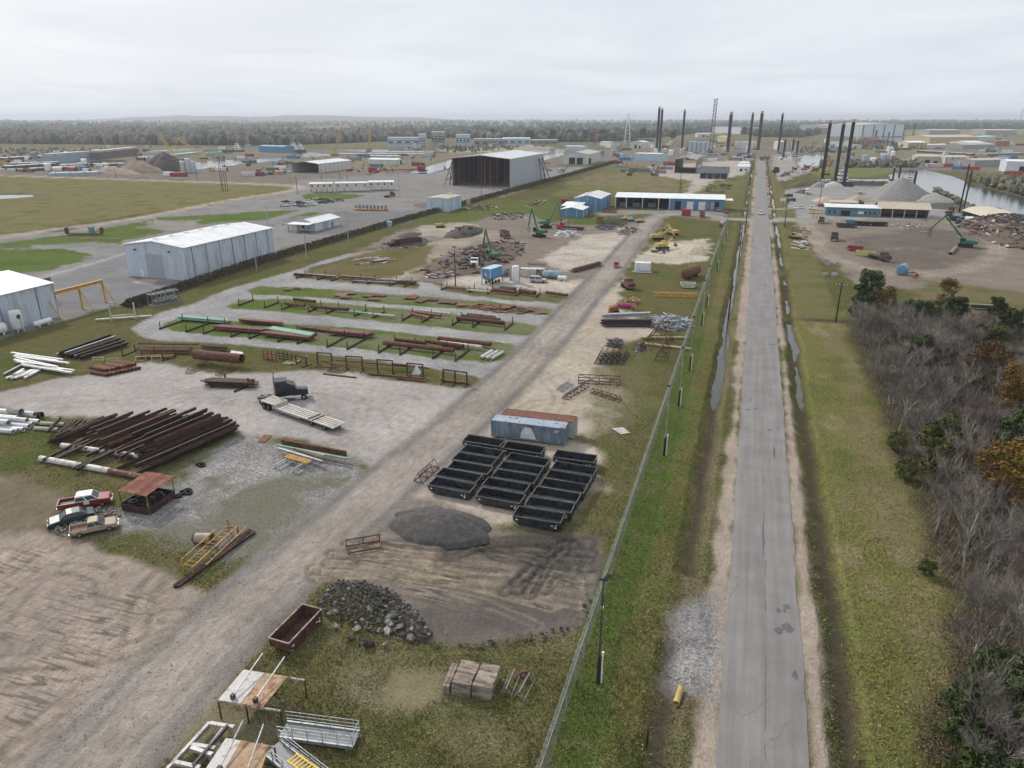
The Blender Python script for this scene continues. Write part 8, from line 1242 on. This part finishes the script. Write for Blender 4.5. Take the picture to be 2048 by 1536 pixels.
# barges
for i, (x0, y0, x1, y1, h, m_, lb) in enumerate(((93, 325, 180, 318, 7, lblue, 'blue-grey covered barge at the left dock'), (192, 319, 270, 310, 8, M('barge_brown', (.16, .11, .10), .8), 'brown covered barge behind the blue-grey one'), (315, 317, 400, 308, 3, mint, 'pale green barge on the left basin'), (410, 312, 440, 310, 4, mint, 'short pale green barge end on the left basin'), (10, 337, 110, 331, 2.5, dkgrey, 'dark deck barge nearest the field, first'), (60, 342, 160, 337, 2.5, dkgrey, 'dark deck barge nearest the field, second'), (120, 334, 250, 331, 2.5, dkgrey, 'long dark deck barge behind the others'), (100, 352, 215, 349, 2.6, lblue, 'grey-blue pipe stack along the field road'), (20, 330, 120, 327, 2, dkgrey, 'dark low barge at the frame edge'), (0, 321, 90, 316, 3, dkgrey, 'dark barge by the trees at the frame edge'), (300, 307, 400, 302, 3, offw, 'white deck barge on the far basin'), (725, 313, 800, 314, 1.6, galv, 'pale pontoon row in the basin, front'), (735, 309, 850, 309, 1.6, galv, 'pale pontoon row in the basin, middle'), (770, 305, 870, 305, 1.6, galv, 'pale pontoon row in the basin, back'), (675, 309, 730, 309, 1.4, galv, 'pale pontoon row nearest the basin mouth'), (1690, 364, 1775, 366, 1.6, M('barge_olive', (.17, .16, .11), .8), 'long olive barge in the slip beside the near lift boat'), (1765, 297, 1815, 300, 3, dkgrey, 'dark barge across the river'), (1955, 312, 2045, 310, 3, M('barge_green', (.16, .20, .14), .8), 'green-edged barge across the river'), (1840, 305, 1950, 312, 3, dkgrey, 'long dark barge beyond the riverside sheds'), (1268, 281, 1300, 280, 3, dkgrey, 'dark barge by the derrick'))):
    p, q = P(x0, y0), P(x1, y1); c = (p + q) / 2; d_ = q - p; L_ = d_.length; t = thing('barge', lb, 'barge', (c.x, c.y, -drop(c.length) - .5), math.atan2(d_.y, d_.x), 'barges'); Wd = min(11, L_ * .3); a = L_ / 2
    MB().add([(-a, -Wd / 2, .8), (-a + 3, -Wd / 2, 0), (a - 3, -Wd / 2, 0), (a, -Wd / 2, .8), (a, -Wd / 2, h), (-a, -Wd / 2, h)] + [(-a, Wd / 2, .8), (-a + 3, Wd / 2, 0), (a - 3, Wd / 2, 0), (a, Wd / 2, .8), (a, Wd / 2, h), (-a, Wd / 2, h)], [(0, 1, 2, 3, 4, 5), (11, 10, 9, 8, 7, 6)] + [(i_, i_ + 6, (i_ + 1) % 6 + 6, (i_ + 1) % 6) for i_ in range(6)]).build('hull', m_, t); MB().bb(-a + 1, a - 1, -Wd / 2 + .8, Wd / 2 - .8, h, h + (2.2 if 'covered' in lb else .5)).build('hatch_cover', r_dull if m_ is not galv else whitep, t)
    for k in range(4): MB().box(-a + L_ * (k + .5) / 4, -Wd / 2 + .3, h + .4, .8, .4, .8).build('bollard', dkgrey, t)
# containers, tanks and clutter of the far yards: each its own thing
FC = {'container': [blue, redp, rusto, whitep, whitep, offw, lblue, grey, conc, M('ctn_green', (.08, .16, .11), .6)]}
def small(px, py, kind, m_, label, group, s=1.):
    q = P(px, py); z = -drop(q.length); t = thing({'c': 'cargo_box', 'v': 'far_vehicle', 't': 'far_tank', 'm': 'far_machine'}[kind], label, {'c': 'container', 'v': 'vehicle', 't': 'tank', 'm': 'machine'}[kind], (q.x, q.y, z), R(-.3, .3), group); t.scale = (s, s, s)
    if kind == 'c': MB().bb(-6, 6, -1.3, 1.3, .2, 2.9).build('body', m_, t); [MB().box(x, 0, 1.5, .25, 2.7, 2.9).build('frame', dkgrey, t) for x in (-5.9, 5.9)]
    elif kind == 'v': MB().add([(-2.4, -.9, .4), (2.4, -.9, .4), (2.4, -.9, .9), (1.2, -.85, 1.), (.5, -.75, 1.6), (-1.8, -.75, 1.6), (-2.4, -.85, 1.), (-2.4, .9, .4), (2.4, .9, .4), (2.4, .9, .9), (1.2, .85, 1.), (.5, .75, 1.6), (-1.8, .75, 1.6), (-2.4, .85, 1.)], [(0, 1, 2, 3, 4, 5, 6), (13, 12, 11, 10, 9, 8, 7)] + [(i, i + 7, (i + 1) % 7 + 7, (i + 1) % 7) for i in range(7)]).build('body', m_, t); [MB().tube((x, -.95, .35), (x, .95, .35), .36, 8).build('wheels', rub, t) for x in (-1.5, 1.5)]
    elif kind == 't': MB().lathe(((2.8, 0), (3, .2), (3, 6), (2.2, 6.8), (.2, 7)), 14).build('shell', m_, t, True); MB().tube((3.2, 0, 0), (3.2, 0, 7), .15, 5).build('pipe', grey, t)
    else: MB().box(0, 0, 1.2, 4, 2.4, 2.2, .1).build('body', m_, t); MB().box(-2, .4, 2.6, 1.4, 1.4, 1.6).build('cab', random.choice([yel, grey, whitep]), t); MB().bar((2, 0, 1.6), (5, 0, 4.5), .5).build('arm', m_, t)
ZONES = [('left dock yard', 0, 250, 298, 346, 70, 'cccmvt'), ('basin quay', 250, 520, 292, 330, 44, 'ccvm'), ('basin mouth flats', 560, 900, 306, 345, 36, 'cmv'), ('dock yard beside the silos', 395, 580, 322, 352, 26, 'mmcv'), ('yard by the white hangar', 500, 590, 332, 352, 10, 'ccv'), ('plant on the left bank', 780, 1110, 293, 300, 24, 'tmcv'), ('lot behind the cream building', 1020, 1130, 318, 346, 14, 'mmv'), ('dock around the red crane', 1200, 1500, 290, 322, 80, 'mmcvt'), ('lot beside the brown hangar', 1240, 1345, 330, 352, 20, 'mmc'), ('yard at the road end', 1450, 1600, 306, 322, 24, 'mvvc'), ('green spit beside the slip', 1570, 1660, 336, 352, 12, 'mv'), ('river bend yard', 1610, 1830, 272, 335, 50, 'mvct'), ('far bank yard', 1830, 2048, 272, 335, 90, 'vmcc'), ('white factory yard', 1380, 1600, 266, 292, 34, 'vvcm')]
PAL = {'c': FC['container'], 'v': [whc, slv, bkc, rdc, grc, blc], 't': [whitep, offw, lblue, grey], 'm': [yel, grey, dkgrey, rust, redp, lblue]}; NMK = {'c': 'cargo box', 'v': 'parked vehicle', 't': 'upright tank', 'm': 'yard machine'}
def inwater(x, y):
    for pl in WATER:
        r = False
        for a, b_ in zip(pl, pl[1:] + pl[:1]):
            if (a[1] > y) != (b_[1] > y) and x < (b_[0] - a[0]) * (y - a[1]) / (b_[1] - a[1] + 1e-9) + a[0]: r = not r
        if r: return True
    return False
for zn, x0, x1, y0, y1, n, kinds in ZONES:
    for i in range(n):
        px, py = R(x0, x1), R(y0, y1); k = random.choice(kinds)
        if inwater(px, py): continue
        small(px, py, k, random.choice(PAL[k]), 'small far-off %s in the %s' % (NMK[k], zn), '%s in the %s' % (NMK[k], zn), R(.8, 1.2))
for i, (x, y, m_, lb) in enumerate(((1862, 334, whitep, 'white container on the river quay'), (1872, 335, M('pinkish', (.5, .38, .4), .6), 'pale pink container on the river quay'), (1890, 334, redb, 'red container on the river quay behind the pink one'), (1920, 339, M('tarp_blue', (.05, .25, .50), .6), 'bright blue container on the river quay'), (1942, 340, redb, 'red container on the river quay next to the blue one'), (2026, 350, redb, 'red tank container at the white riverside hall'), (1232, 328, rusto, 'orange-brown container stack beside the open brown hangar'), (1340, 331, redp, 'red container by the open brown hangar'), (145, 342, redb, 'bright red container on the left dock'), (340, 352, whitep, 'white trailer by the field road'), (358, 353, redp, 'red-brown trailer by the field road'))): small(x, y, 'c', m_, lb, None, 1.1)
# pipes field behind the cross road
for i in range(34):
    x, y = R(1408, 1462), R(371, 386); q = P(x, y); o_ = MB().hpipe((0, -1, 0), (0, 1, 0), .75, .12, 12).build('concrete_ring', M('ring_brown', (.11, .085, .075), .9), None, True); o_.location = (q.x, q.y, .75); o_.rotation_euler = (0, 0, R(-.2, .2)); tag(o_, 'dark pipe ring stored in rows behind the long blue wing', 'pipe', 'pipe rings behind the blue wing')
# ================================================================= vegetation
bark = M('pale_bark', (.31, .28, .25), .95, 0, .25, 2, (.2, .17, .15), .4, .35); twg = M('twig_grey', (.26, .23, .195), .95, 0, .35, .5, (.15, .126, .112), .45, .35); twr = M('twig_red', (.205, .155, .135), .95, 0, .35, .5, (.12, .092, .082), .45, .35)
def leafm(n, a, b_, s=.8): return M(n, a, .8, 0, .45, s, b_, .45, .3, spec=.15)
lf_d = leafm('leaf_dark', (.030, .050, .018), (.055, .07, .022)); lf_o = leafm('leaf_orange', (.20, .105, .02), (.11, .10, .025)); lf_l = leafm('leaf_olive', (.10, .11, .03), (.055, .075, .02)); lf_r = leafm('leaf_rust', (.16, .085, .035), (.09, .08, .03))
def bare_mesh(h, seed, spread=.5):
    rnd = random.Random(seed); U = rnd.uniform; tb, tw = MB(), MB()
    def rec(p, d, l, r, lv):
        q = p; dd = d.copy()
        for k in range(2): dd = (dd + Vector((U(-.16, .16), U(-.16, .16), U(-.02, .12)))).normalized(); e_ = q + dd * l / 2; tb.tube(q, e_, r * (1 - .2 * k), 5 if lv < 2 else 3, r * (.8 - .2 * k), False); q = e_
        if lv >= 3 or r < .012:
            for _ in range(16):
                v = (dd + Vector((U(-.8, .8), U(-.8, .8), U(-.35, .6)))).normalized(); s_ = p + (q - p) * U(.1, 1); e_ = s_ + v * l * U(.4, 1.); w_ = v.cross(Vector((U(-1, 1), U(-1, 1), U(-1, 1)))).normalized() * U(.012, .022); tw.add([s_ - w_, s_ + w_, e_], [(0, 1, 2)])
            return
        for i in range(rnd.choice((3, 4)) if lv else 4):
            a = U(0, 6.28); k = U(.35, .85) * spread * 1.7; v = (dd + Vector((math.cos(a) * k, math.sin(a) * k, U(0, .35)))).normalized(); rec(p + (q - p) * U(.55, 1), v, l * U(.6, .8), r * U(.5, .65), lv + 1)
    nst = rnd.choice((1, 1, 2, 3))
    for s in range(nst): a = U(0, 6.28); rec(Vector((.25 * s, 0, -.1)), Vector((.2 * math.cos(a) * (nst > 1), .2 * math.sin(a) * (nst > 1), 1)).normalized(), h * .42, .14 * h / 9, 0)
    return tb.mesh('trunk', bark), tw.mesh('crown', twr if seed % 3 == 0 else twg)
BT = [bare_mesh(9.5, 100 + i, .42 + .05 * (i % 4)) for i in range(9)]
def leaf_mesh(rx, rz_, n, sz, mat, seed, z0=1.5, cl=55):
    rnd = random.Random(seed); U = rnd.uniform; m = MB(); cs = []
    for _ in range(cl): a = U(0, 6.28); f_ = U(.2, 1) ** .6; b_ = U(-.6, 1); cs.append((Vector((rx * f_ * math.cos(a) * (1 - .35 * abs(b_)), rx * f_ * math.sin(a) * (1 - .35 * abs(b_)), z0 + rz_ * (1 + b_))), U(.16, .34) * rx))
    for i in range(n):
        c, r = rnd.choice(cs); d = Vector((U(-1, 1), U(-1, 1), U(-.8, 1))).normalized(); p = c + d * r * U(.55, 1.05); u = Vector((U(-1, 1), U(-1, 1), U(-.5, .5))).normalized(); v = d.cross(u).normalized(); u = v.cross(d); s = sz * U(.5, 1.1); u = (u + d * U(-.5, .5)) * s; v = v * s * .6; m.add([p - u, p + v, p + u, p - v], [(0, 1, 2, 3)])
    tb = MB(); tb.tube((0, 0, -.1), (.1, 0, z0 + rz_), .16, 6, .08)
    for c, r in cs[:8]: tb.tube((0, 0, z0 * .7), tuple(c), .06, 4, .02)
    return tb.mesh('trunk', bark), m.mesh('crown', mat)
LT = {'d': [leaf_mesh(2.6, 2.7, 9000, .17, lf_d, 1, 1.2, 90), leaf_mesh(2.2, 3.2, 8000, .17, lf_d, 2, 1.2, 80)], 'o': [leaf_mesh(2.4, 2.8, 4200, .13, lf_o, 3), leaf_mesh(2., 2.6, 3800, .13, lf_o, 4)], 'l': [leaf_mesh(2., 1.9, 4200, .14, lf_l, 5, .2)], 'r': [leaf_mesh(2.4, 2.6, 4200, .14, lf_r, 6)]}
def tree(name, me, x, y, s, label, group, sz=1.):
    t = thing(name, label, 'tree', (x, y, 0), R(0, 6.28), group); t.scale = (s, s, s * sz); obj('trunk', me[0], t); obj('crown', me[1], t)
def tin(x, y):   # inside the thicket and in reach of the frame
    lft = np.interp(y, [40, 54, 64, 78, 90, 104, 128, 150, 168, 180], [18.5, 21.5, 23.2, 23.8, 25.2, 25, 24.4, 25, 25, 28]); return lft < x < 20.5 + (y - 44) * .335 + 7
k = 0; pts = []
while k < 280:
    y = 42 + 140 * R(0, 1) ** 1.15; x = R(17, 74)
    if y < 57 and x < 27 and R(0, 1) < .8: continue
    if not tin(x, y) or any((x - a) ** 2 + (y - b_) ** 2 < 1.9 for a, b_ in pts): continue
    pts.append((x, y)); k += 1; low = np.interp(y, [150, 182], [1, .62]) * (.72 if (y > 130 and x > 40) else 1); tree('bare_tree', BT[k % 9], x, y, R(.66, 1.16) * low, 'leafless %s tree %s of the thicket' % ('reddish-twigged' if (k % 9 + 100) % 3 == 0 else 'grey-twigged', 'on the road-side edge' if x < 29 and y > 60 else 'in the far half' if y > 105 else 'in the near half'), 'bare trees of the thicket')
for i, (px, py, kd, s, lb) in enumerate(((1728, 640, 'd', 1.5, 'dark evergreen at the far corner of the thicket, tallest there'), (1718, 655, 'd', 1.1, 'dark evergreen at the thicket corner closest to the utility pole'), (1758, 655, 'r', 1.35, 'rust-brown leafy tree beside the corner evergreens'), (1745, 672, 'r', 1., 'low rust-brown leafy tree in front of the corner evergreens'), (1885, 640, 'o', 1.4, 'ochre-leaved tree at the back edge of the thicket'), (1862, 650, 'l', 1.3, 'olive tree beside the ochre one at the back edge'), (1905, 652, 'd', 1., 'dark evergreen under the ochre tree at the back edge'), (1968, 1085, 'o', 1.75, 'orange-yellow leafy tree in the middle of the thicket'), (2005, 1065, 'o', 1.6, 'second orange-yellow tree beside the first'), (2030, 900, 'o', 1.75, 'orange-yellow tree near the frame edge'), (1960, 720, 'd', 1.0, 'dark green tree among bare ones at the back'), (2010, 700, 'd', 1.1, 'dark evergreen near the frame edge at the back'), (1985, 655, 'd', .9, 'small dark evergreen behind the white-legged rack'), (1885, 960, 'l', 1.9, 'tall olive-green tree among bare ones, level with the bins'), (2040, 1000, 'd', 1.7, 'dark evergreen among bare trees at the frame edge'), (1960, 820, 'r', 1.6, 'russet-leaved tree among bare ones in the far half'), (1790, 900, 'l', .7, 'yellow-green bush at the thicket edge'), (1808, 960, 'l', .7, 'second yellow-green bush at the thicket edge'), (1775, 780, 'l', .6, 'olive bush at the thicket edge, far part'), (1850, 1150, 'l', .45, 'small olive bush low on the thicket edge'))): q = P(px, py); tree({'d': 'evergreen_tree', 'o': 'autumn_tree', 'l': 'olive_bush', 'r': 'russet_tree'}[kd], random.choice(LT[kd]), q.x, q.y, s, lb, None)
for i, (x, y, s) in enumerate(((20.2, 44, 1.0), (22.4, 47, 1.2), (24.6, 49.5, 1.3), (23.6, 44.3, 1.3), (26.6, 53, 1.2), (22.0, 51, .8), (26.5, 47, 1.5), (18.2, 43.5, 1.0), (21.5, 40.5, 1.2), (19.6, 47.2, .95), (23.2, 53.5, 1.05), (24.8, 56.5, 1.), (20.8, 49.6, 1.1))): tree('evergreen_tree', LT['d'][i % 2] if i % 4 != 3 else LT['l'][0], x, y, s, 'dark evergreen in the clump at the road end of the thicket', 'evergreen clump at the thicket end', .82)
for i in range(9):
    while True:
        y = R(60, 165); x = R(28, 66)
        if tin(x - 2, y): break
    kd = 'lldlor'[i % 6]; tree({'d': 'evergreen_tree', 'o': 'autumn_tree', 'l': 'olive_tree', 'r': 'russet_tree'}[kd], LT[kd][0], x, y, R(1.2, 1.7), '%s tree scattered among the bare ones inside the thicket' % {'l': 'olive-leaved', 'd': 'dark evergreen', 'o': 'ochre-leaved', 'r': 'russet'}[kd], 'leafy trees inside the thicket')
m1, m2 = MB(), MB(); c_ = 0
while c_ < 34000:
    y = 40 + 145 * R(0, 1) ** 1.1; x = R(17, 74)
    if not tin(x - R(-1.2, .3), y): continue
    c_ += 1; a = R(0, 6.28); l = R(.5, 2.4); p = Vector((x, y, R(0, .6))); e_ = p + Vector((math.cos(a) * l * .45, math.sin(a) * l * .45, l)); w_ = Vector((math.sin(a), -math.cos(a), 0)) * R(.012, .035); (m1 if c_ % 5 else m2).add([p - w_, p + w_, e_], [(0, 1, 2)])
struct(m1.build('undergrowth', twg), 'stuff'); struct(m2.build('undergrowth', lf_l), 'stuff')
# hedge bank along the lots: brown brush
hm = [M('brush_brown', (.12, .09, .06), .95, 0, .4, .3, (.075, .07, .035), .45), lf_l]; ms = [MB(), MB()]; HX = lambda y: float(np.interp(y, [134, 190, 280, 400, 560, 790], [-146, -151.5, -152, -149, -145, -141]))
for i in range(26000):
    y = 136 + 650 * R(0, 1) ** 1.9; s = (.28 + y / 900) * R(.5, 1.1); x = HX(y) + random.gauss(0, 1.1); z = R(0, 1) * 1.9 * math.exp(-((x - HX(y)) / 2.) ** 2) + .1; a = R(0, 3.14); u = Vector((math.cos(a), math.sin(a), R(-.3, .3))) * s * .45; v = Vector((R(-.2, .2), R(-.2, .2), 1)) * s; p = Vector((x, y, z)); ms[i % 6 == 0].add([p - u, p + u, p + u * .3 + v, p - u * .3 + v], [(0, 1, 2, 3)])
hd_ = thing('hedge', 'long brown brushy hedge between the pipe yard and the white sheds', 'hedge', (0, 0, 0)); ms[0].build('brush', hm[0], hd_); ms[1].build('foliage', hm[1], hd_)
# roadside bush, oaks before the far woods, scrub on the river banks
for i, (px, py, s, lb) in enumerate(((1551, 352, 1., 'round dark bush beside the road far off'), (1105, 285, 3., 'dark oak before the plant, nearest the huge hangar'), (1140, 283, 3.2, 'broad dark oak before the far woods, second'), (1170, 284, 2.8, 'dark oak left of the derrick'), (1205, 282, 3.2, 'dark oak beside the derrick'), (1285, 282, 3., 'dark oak behind the pair of black legs'), (1345, 282, 2.6, 'dark oak behind the single black leg'), (1487, 275, 3., 'round oak beside the white factory'), (1060, 284, 3., 'oak at the left end of the oak row'), (985, 280, 2.8, 'oak among plant halls'))): q = P(px, py); tree('oak_tree', LT['d'][i % 2], q.x, q.y, s, lb, 'far oaks' if i else None)
tr2 = []
for x0, x1, y0, y1, n, pk, hh in ((1935, 2120, 358, 372, 60, 'llybt', 5), (1960, 2150, 370, 395, 110, 'lbgyt', 6), (2000, 2150, 385, 410, 60, 'lbgt', 6), (1870, 1990, 378, 440, 0, 'b', 3), (1690, 1830, 327, 336, 60, 'bbtgl', 6), (1700, 1830, 286, 300, 60, 'gblt', 7), (1600, 1700, 296, 306, 30, 'bbt', 5), (1640, 1660, 316, 334, 20, 'blt', 6), (880, 1040, 296, 305, 40, 'ldb', 6), (620, 900, 313, 345, 20, 'blt', 3), (-100, 250, 300, 312, 60, 'bltt', 5)):
    for _ in range(n * 3):
        f_ = R(0, 1); u_, v_ = x0 + (x1 - x0) * f_, R(y0, y1) + (10 * f_ if x0 > 1930 and y0 > 365 else 0)
        if inwater(u_, v_ + 2) or inwater(u_, v_): continue
        q = P(u_, v_); tr2.append((q.x, q.y, 0, hh * .3 * R(.5, 1.3), hh * R(.4, 1.1), random.choice(pk)))
for f_ in range(90): k = f_ / 89; q = P(1872 + 115 * k + R(-2, 2), 378 + 62 * k + R(-2, 2)); tr2.append((q.x, q.y, -.3, R(.8, 1.6), R(1.2, 2.6), random.choice('btty')))
struct(crowns('riverbank_shrubbery', tr2), 'stuff')
# ================================================================= loose cover on the near ground: grass tufts, stones
rng = np.random.default_rng(5)
def tinted(name, V, Fc, C, mat):
    me = D.meshes.new(name); n, k = Fc.shape; me.vertices.add(len(V)); me.vertices.foreach_set('co', V.astype(np.float32).ravel()); me.loops.add(n * k); me.loops.foreach_set('vertex_index', Fc.astype(np.int32).ravel()); me.polygons.add(n); me.polygons.foreach_set('loop_start', np.arange(0, n * k, k, dtype=np.int32)); me.polygons.foreach_set('loop_total', np.full(n, k, np.int32)); me.update(calc_edges=True)
    at = me.attributes.new('tint', 'FLOAT_COLOR', 'POINT'); at.data.foreach_set('color', np.concatenate([C, np.ones((len(C), 1))], 1).astype(np.float32).ravel()); me.materials.append(mat); return struct(obj(name, me), 'stuff')
tmt, t, b, o = newmat('tinted_cover'); va = t.nodes.new('ShaderNodeVertexColor'); va.layer_name = 'tint'; t.links.new(va.outputs[0], b.inputs['Base Color']); b.inputs['Roughness'].default_value = 1; b.inputs['Specular IOR Level'].default_value = 0
inaz = np.abs(((np.arctan2(gx, gy) + YAW + math.pi) % (2 * math.pi)) - math.pi) < math.radians(40)
def pick(mask, n): ix = np.nonzero(mask)[0]; return rng.choice(ix, n)
onroad = (gx > 1.7) & (gx < 9.3)
i_ = pick((typ[:, 0] > .55) & (gr < 150) & (gr > 36) & inaz & ~onroad, 130000); n = len(i_); x = gx[i_] + rng.normal(0, .2, n); y = gy[i_] + rng.normal(0, .3, n); z = gz[i_]; clump = fbm(x, y, 1.6, 3, 61); h = .07 + .22 * rng.random(n) * np.clip(clump * 2 - .5, .2, 1.5); a = rng.random(n) * 6.283; n = n; w_ = .03 + .05 * rng.random(n)
V = np.stack([np.stack([x - w_ * np.cos(a), y - w_ * np.sin(a), z - .01], 1), np.stack([x + w_ * np.cos(a), y + w_ * np.sin(a), z - .01], 1), np.stack([x + rng.normal(0, .1, n), y + rng.normal(0, .1, n), z + h], 1)], 1).reshape(-1, 3)
k_ = (.7 + .75 * rng.random(n))[:, None]; dry = (rng.random(n) < .22)[:, None]; C = np.where(dry, np.array((.28, .235, .13)) * k_, alb[i_, :3] * k_ * np.array((1.3, 1.4, 1.1))); tinted('grass', V, np.arange(n * 3).reshape(n, 3), np.repeat(C, 3, 0), tmt)
i_ = pick((typ[:, 0] < .4) & (gr < 130) & (gr > 34) & inaz & ~onroad, 26000); n = len(i_); x = gx[i_] + rng.normal(0, .2, n); y = gy[i_] + rng.normal(0, .3, n); z = gz[i_]; s = .03 + .10 * rng.random(n) ** 4; q = rng.random((n, 4)) * .8 + .5
V = np.stack([np.stack([x - s * q[:, 0], y - s * .6, z - .01], 1), np.stack([x + s * q[:, 1], y - s * .7, z - .01], 1), np.stack([x, y + s * q[:, 2], z - .01], 1), np.stack([x, y, z + s * q[:, 3]], 1)], 1).reshape(-1, 3); b4 = np.arange(n)[:, None] * 4
Fc = np.concatenate([b4 + np.array(f) for f in ((0, 1, 3), (1, 2, 3), (2, 0, 3))], 0); C = alb[i_, :3] * (.55 + .9 * rng.random(n))[:, None]; tinted('gravel', V, Fc, np.repeat(C, 4, 0), tmt)
# ================================================================= air
hz, t, b, o = newmat('haze_air'); t.nodes.remove(b); pv = t.nodes.new('ShaderNodeVolumePrincipled'); pv.inputs['Color'].default_value = (.86, .92, 1., 1); pv.inputs['Density'].default_value = 1.15e-4; pv.inputs['Anisotropy'].default_value = .2
t.links.new(pv.outputs[0], o.inputs['Volume'])
m = MB(); m.bb(-70000, 70000, -70000, 70000, -330, 105); hb = m.build('haze', hz); hb['kind'] = 'stuff'
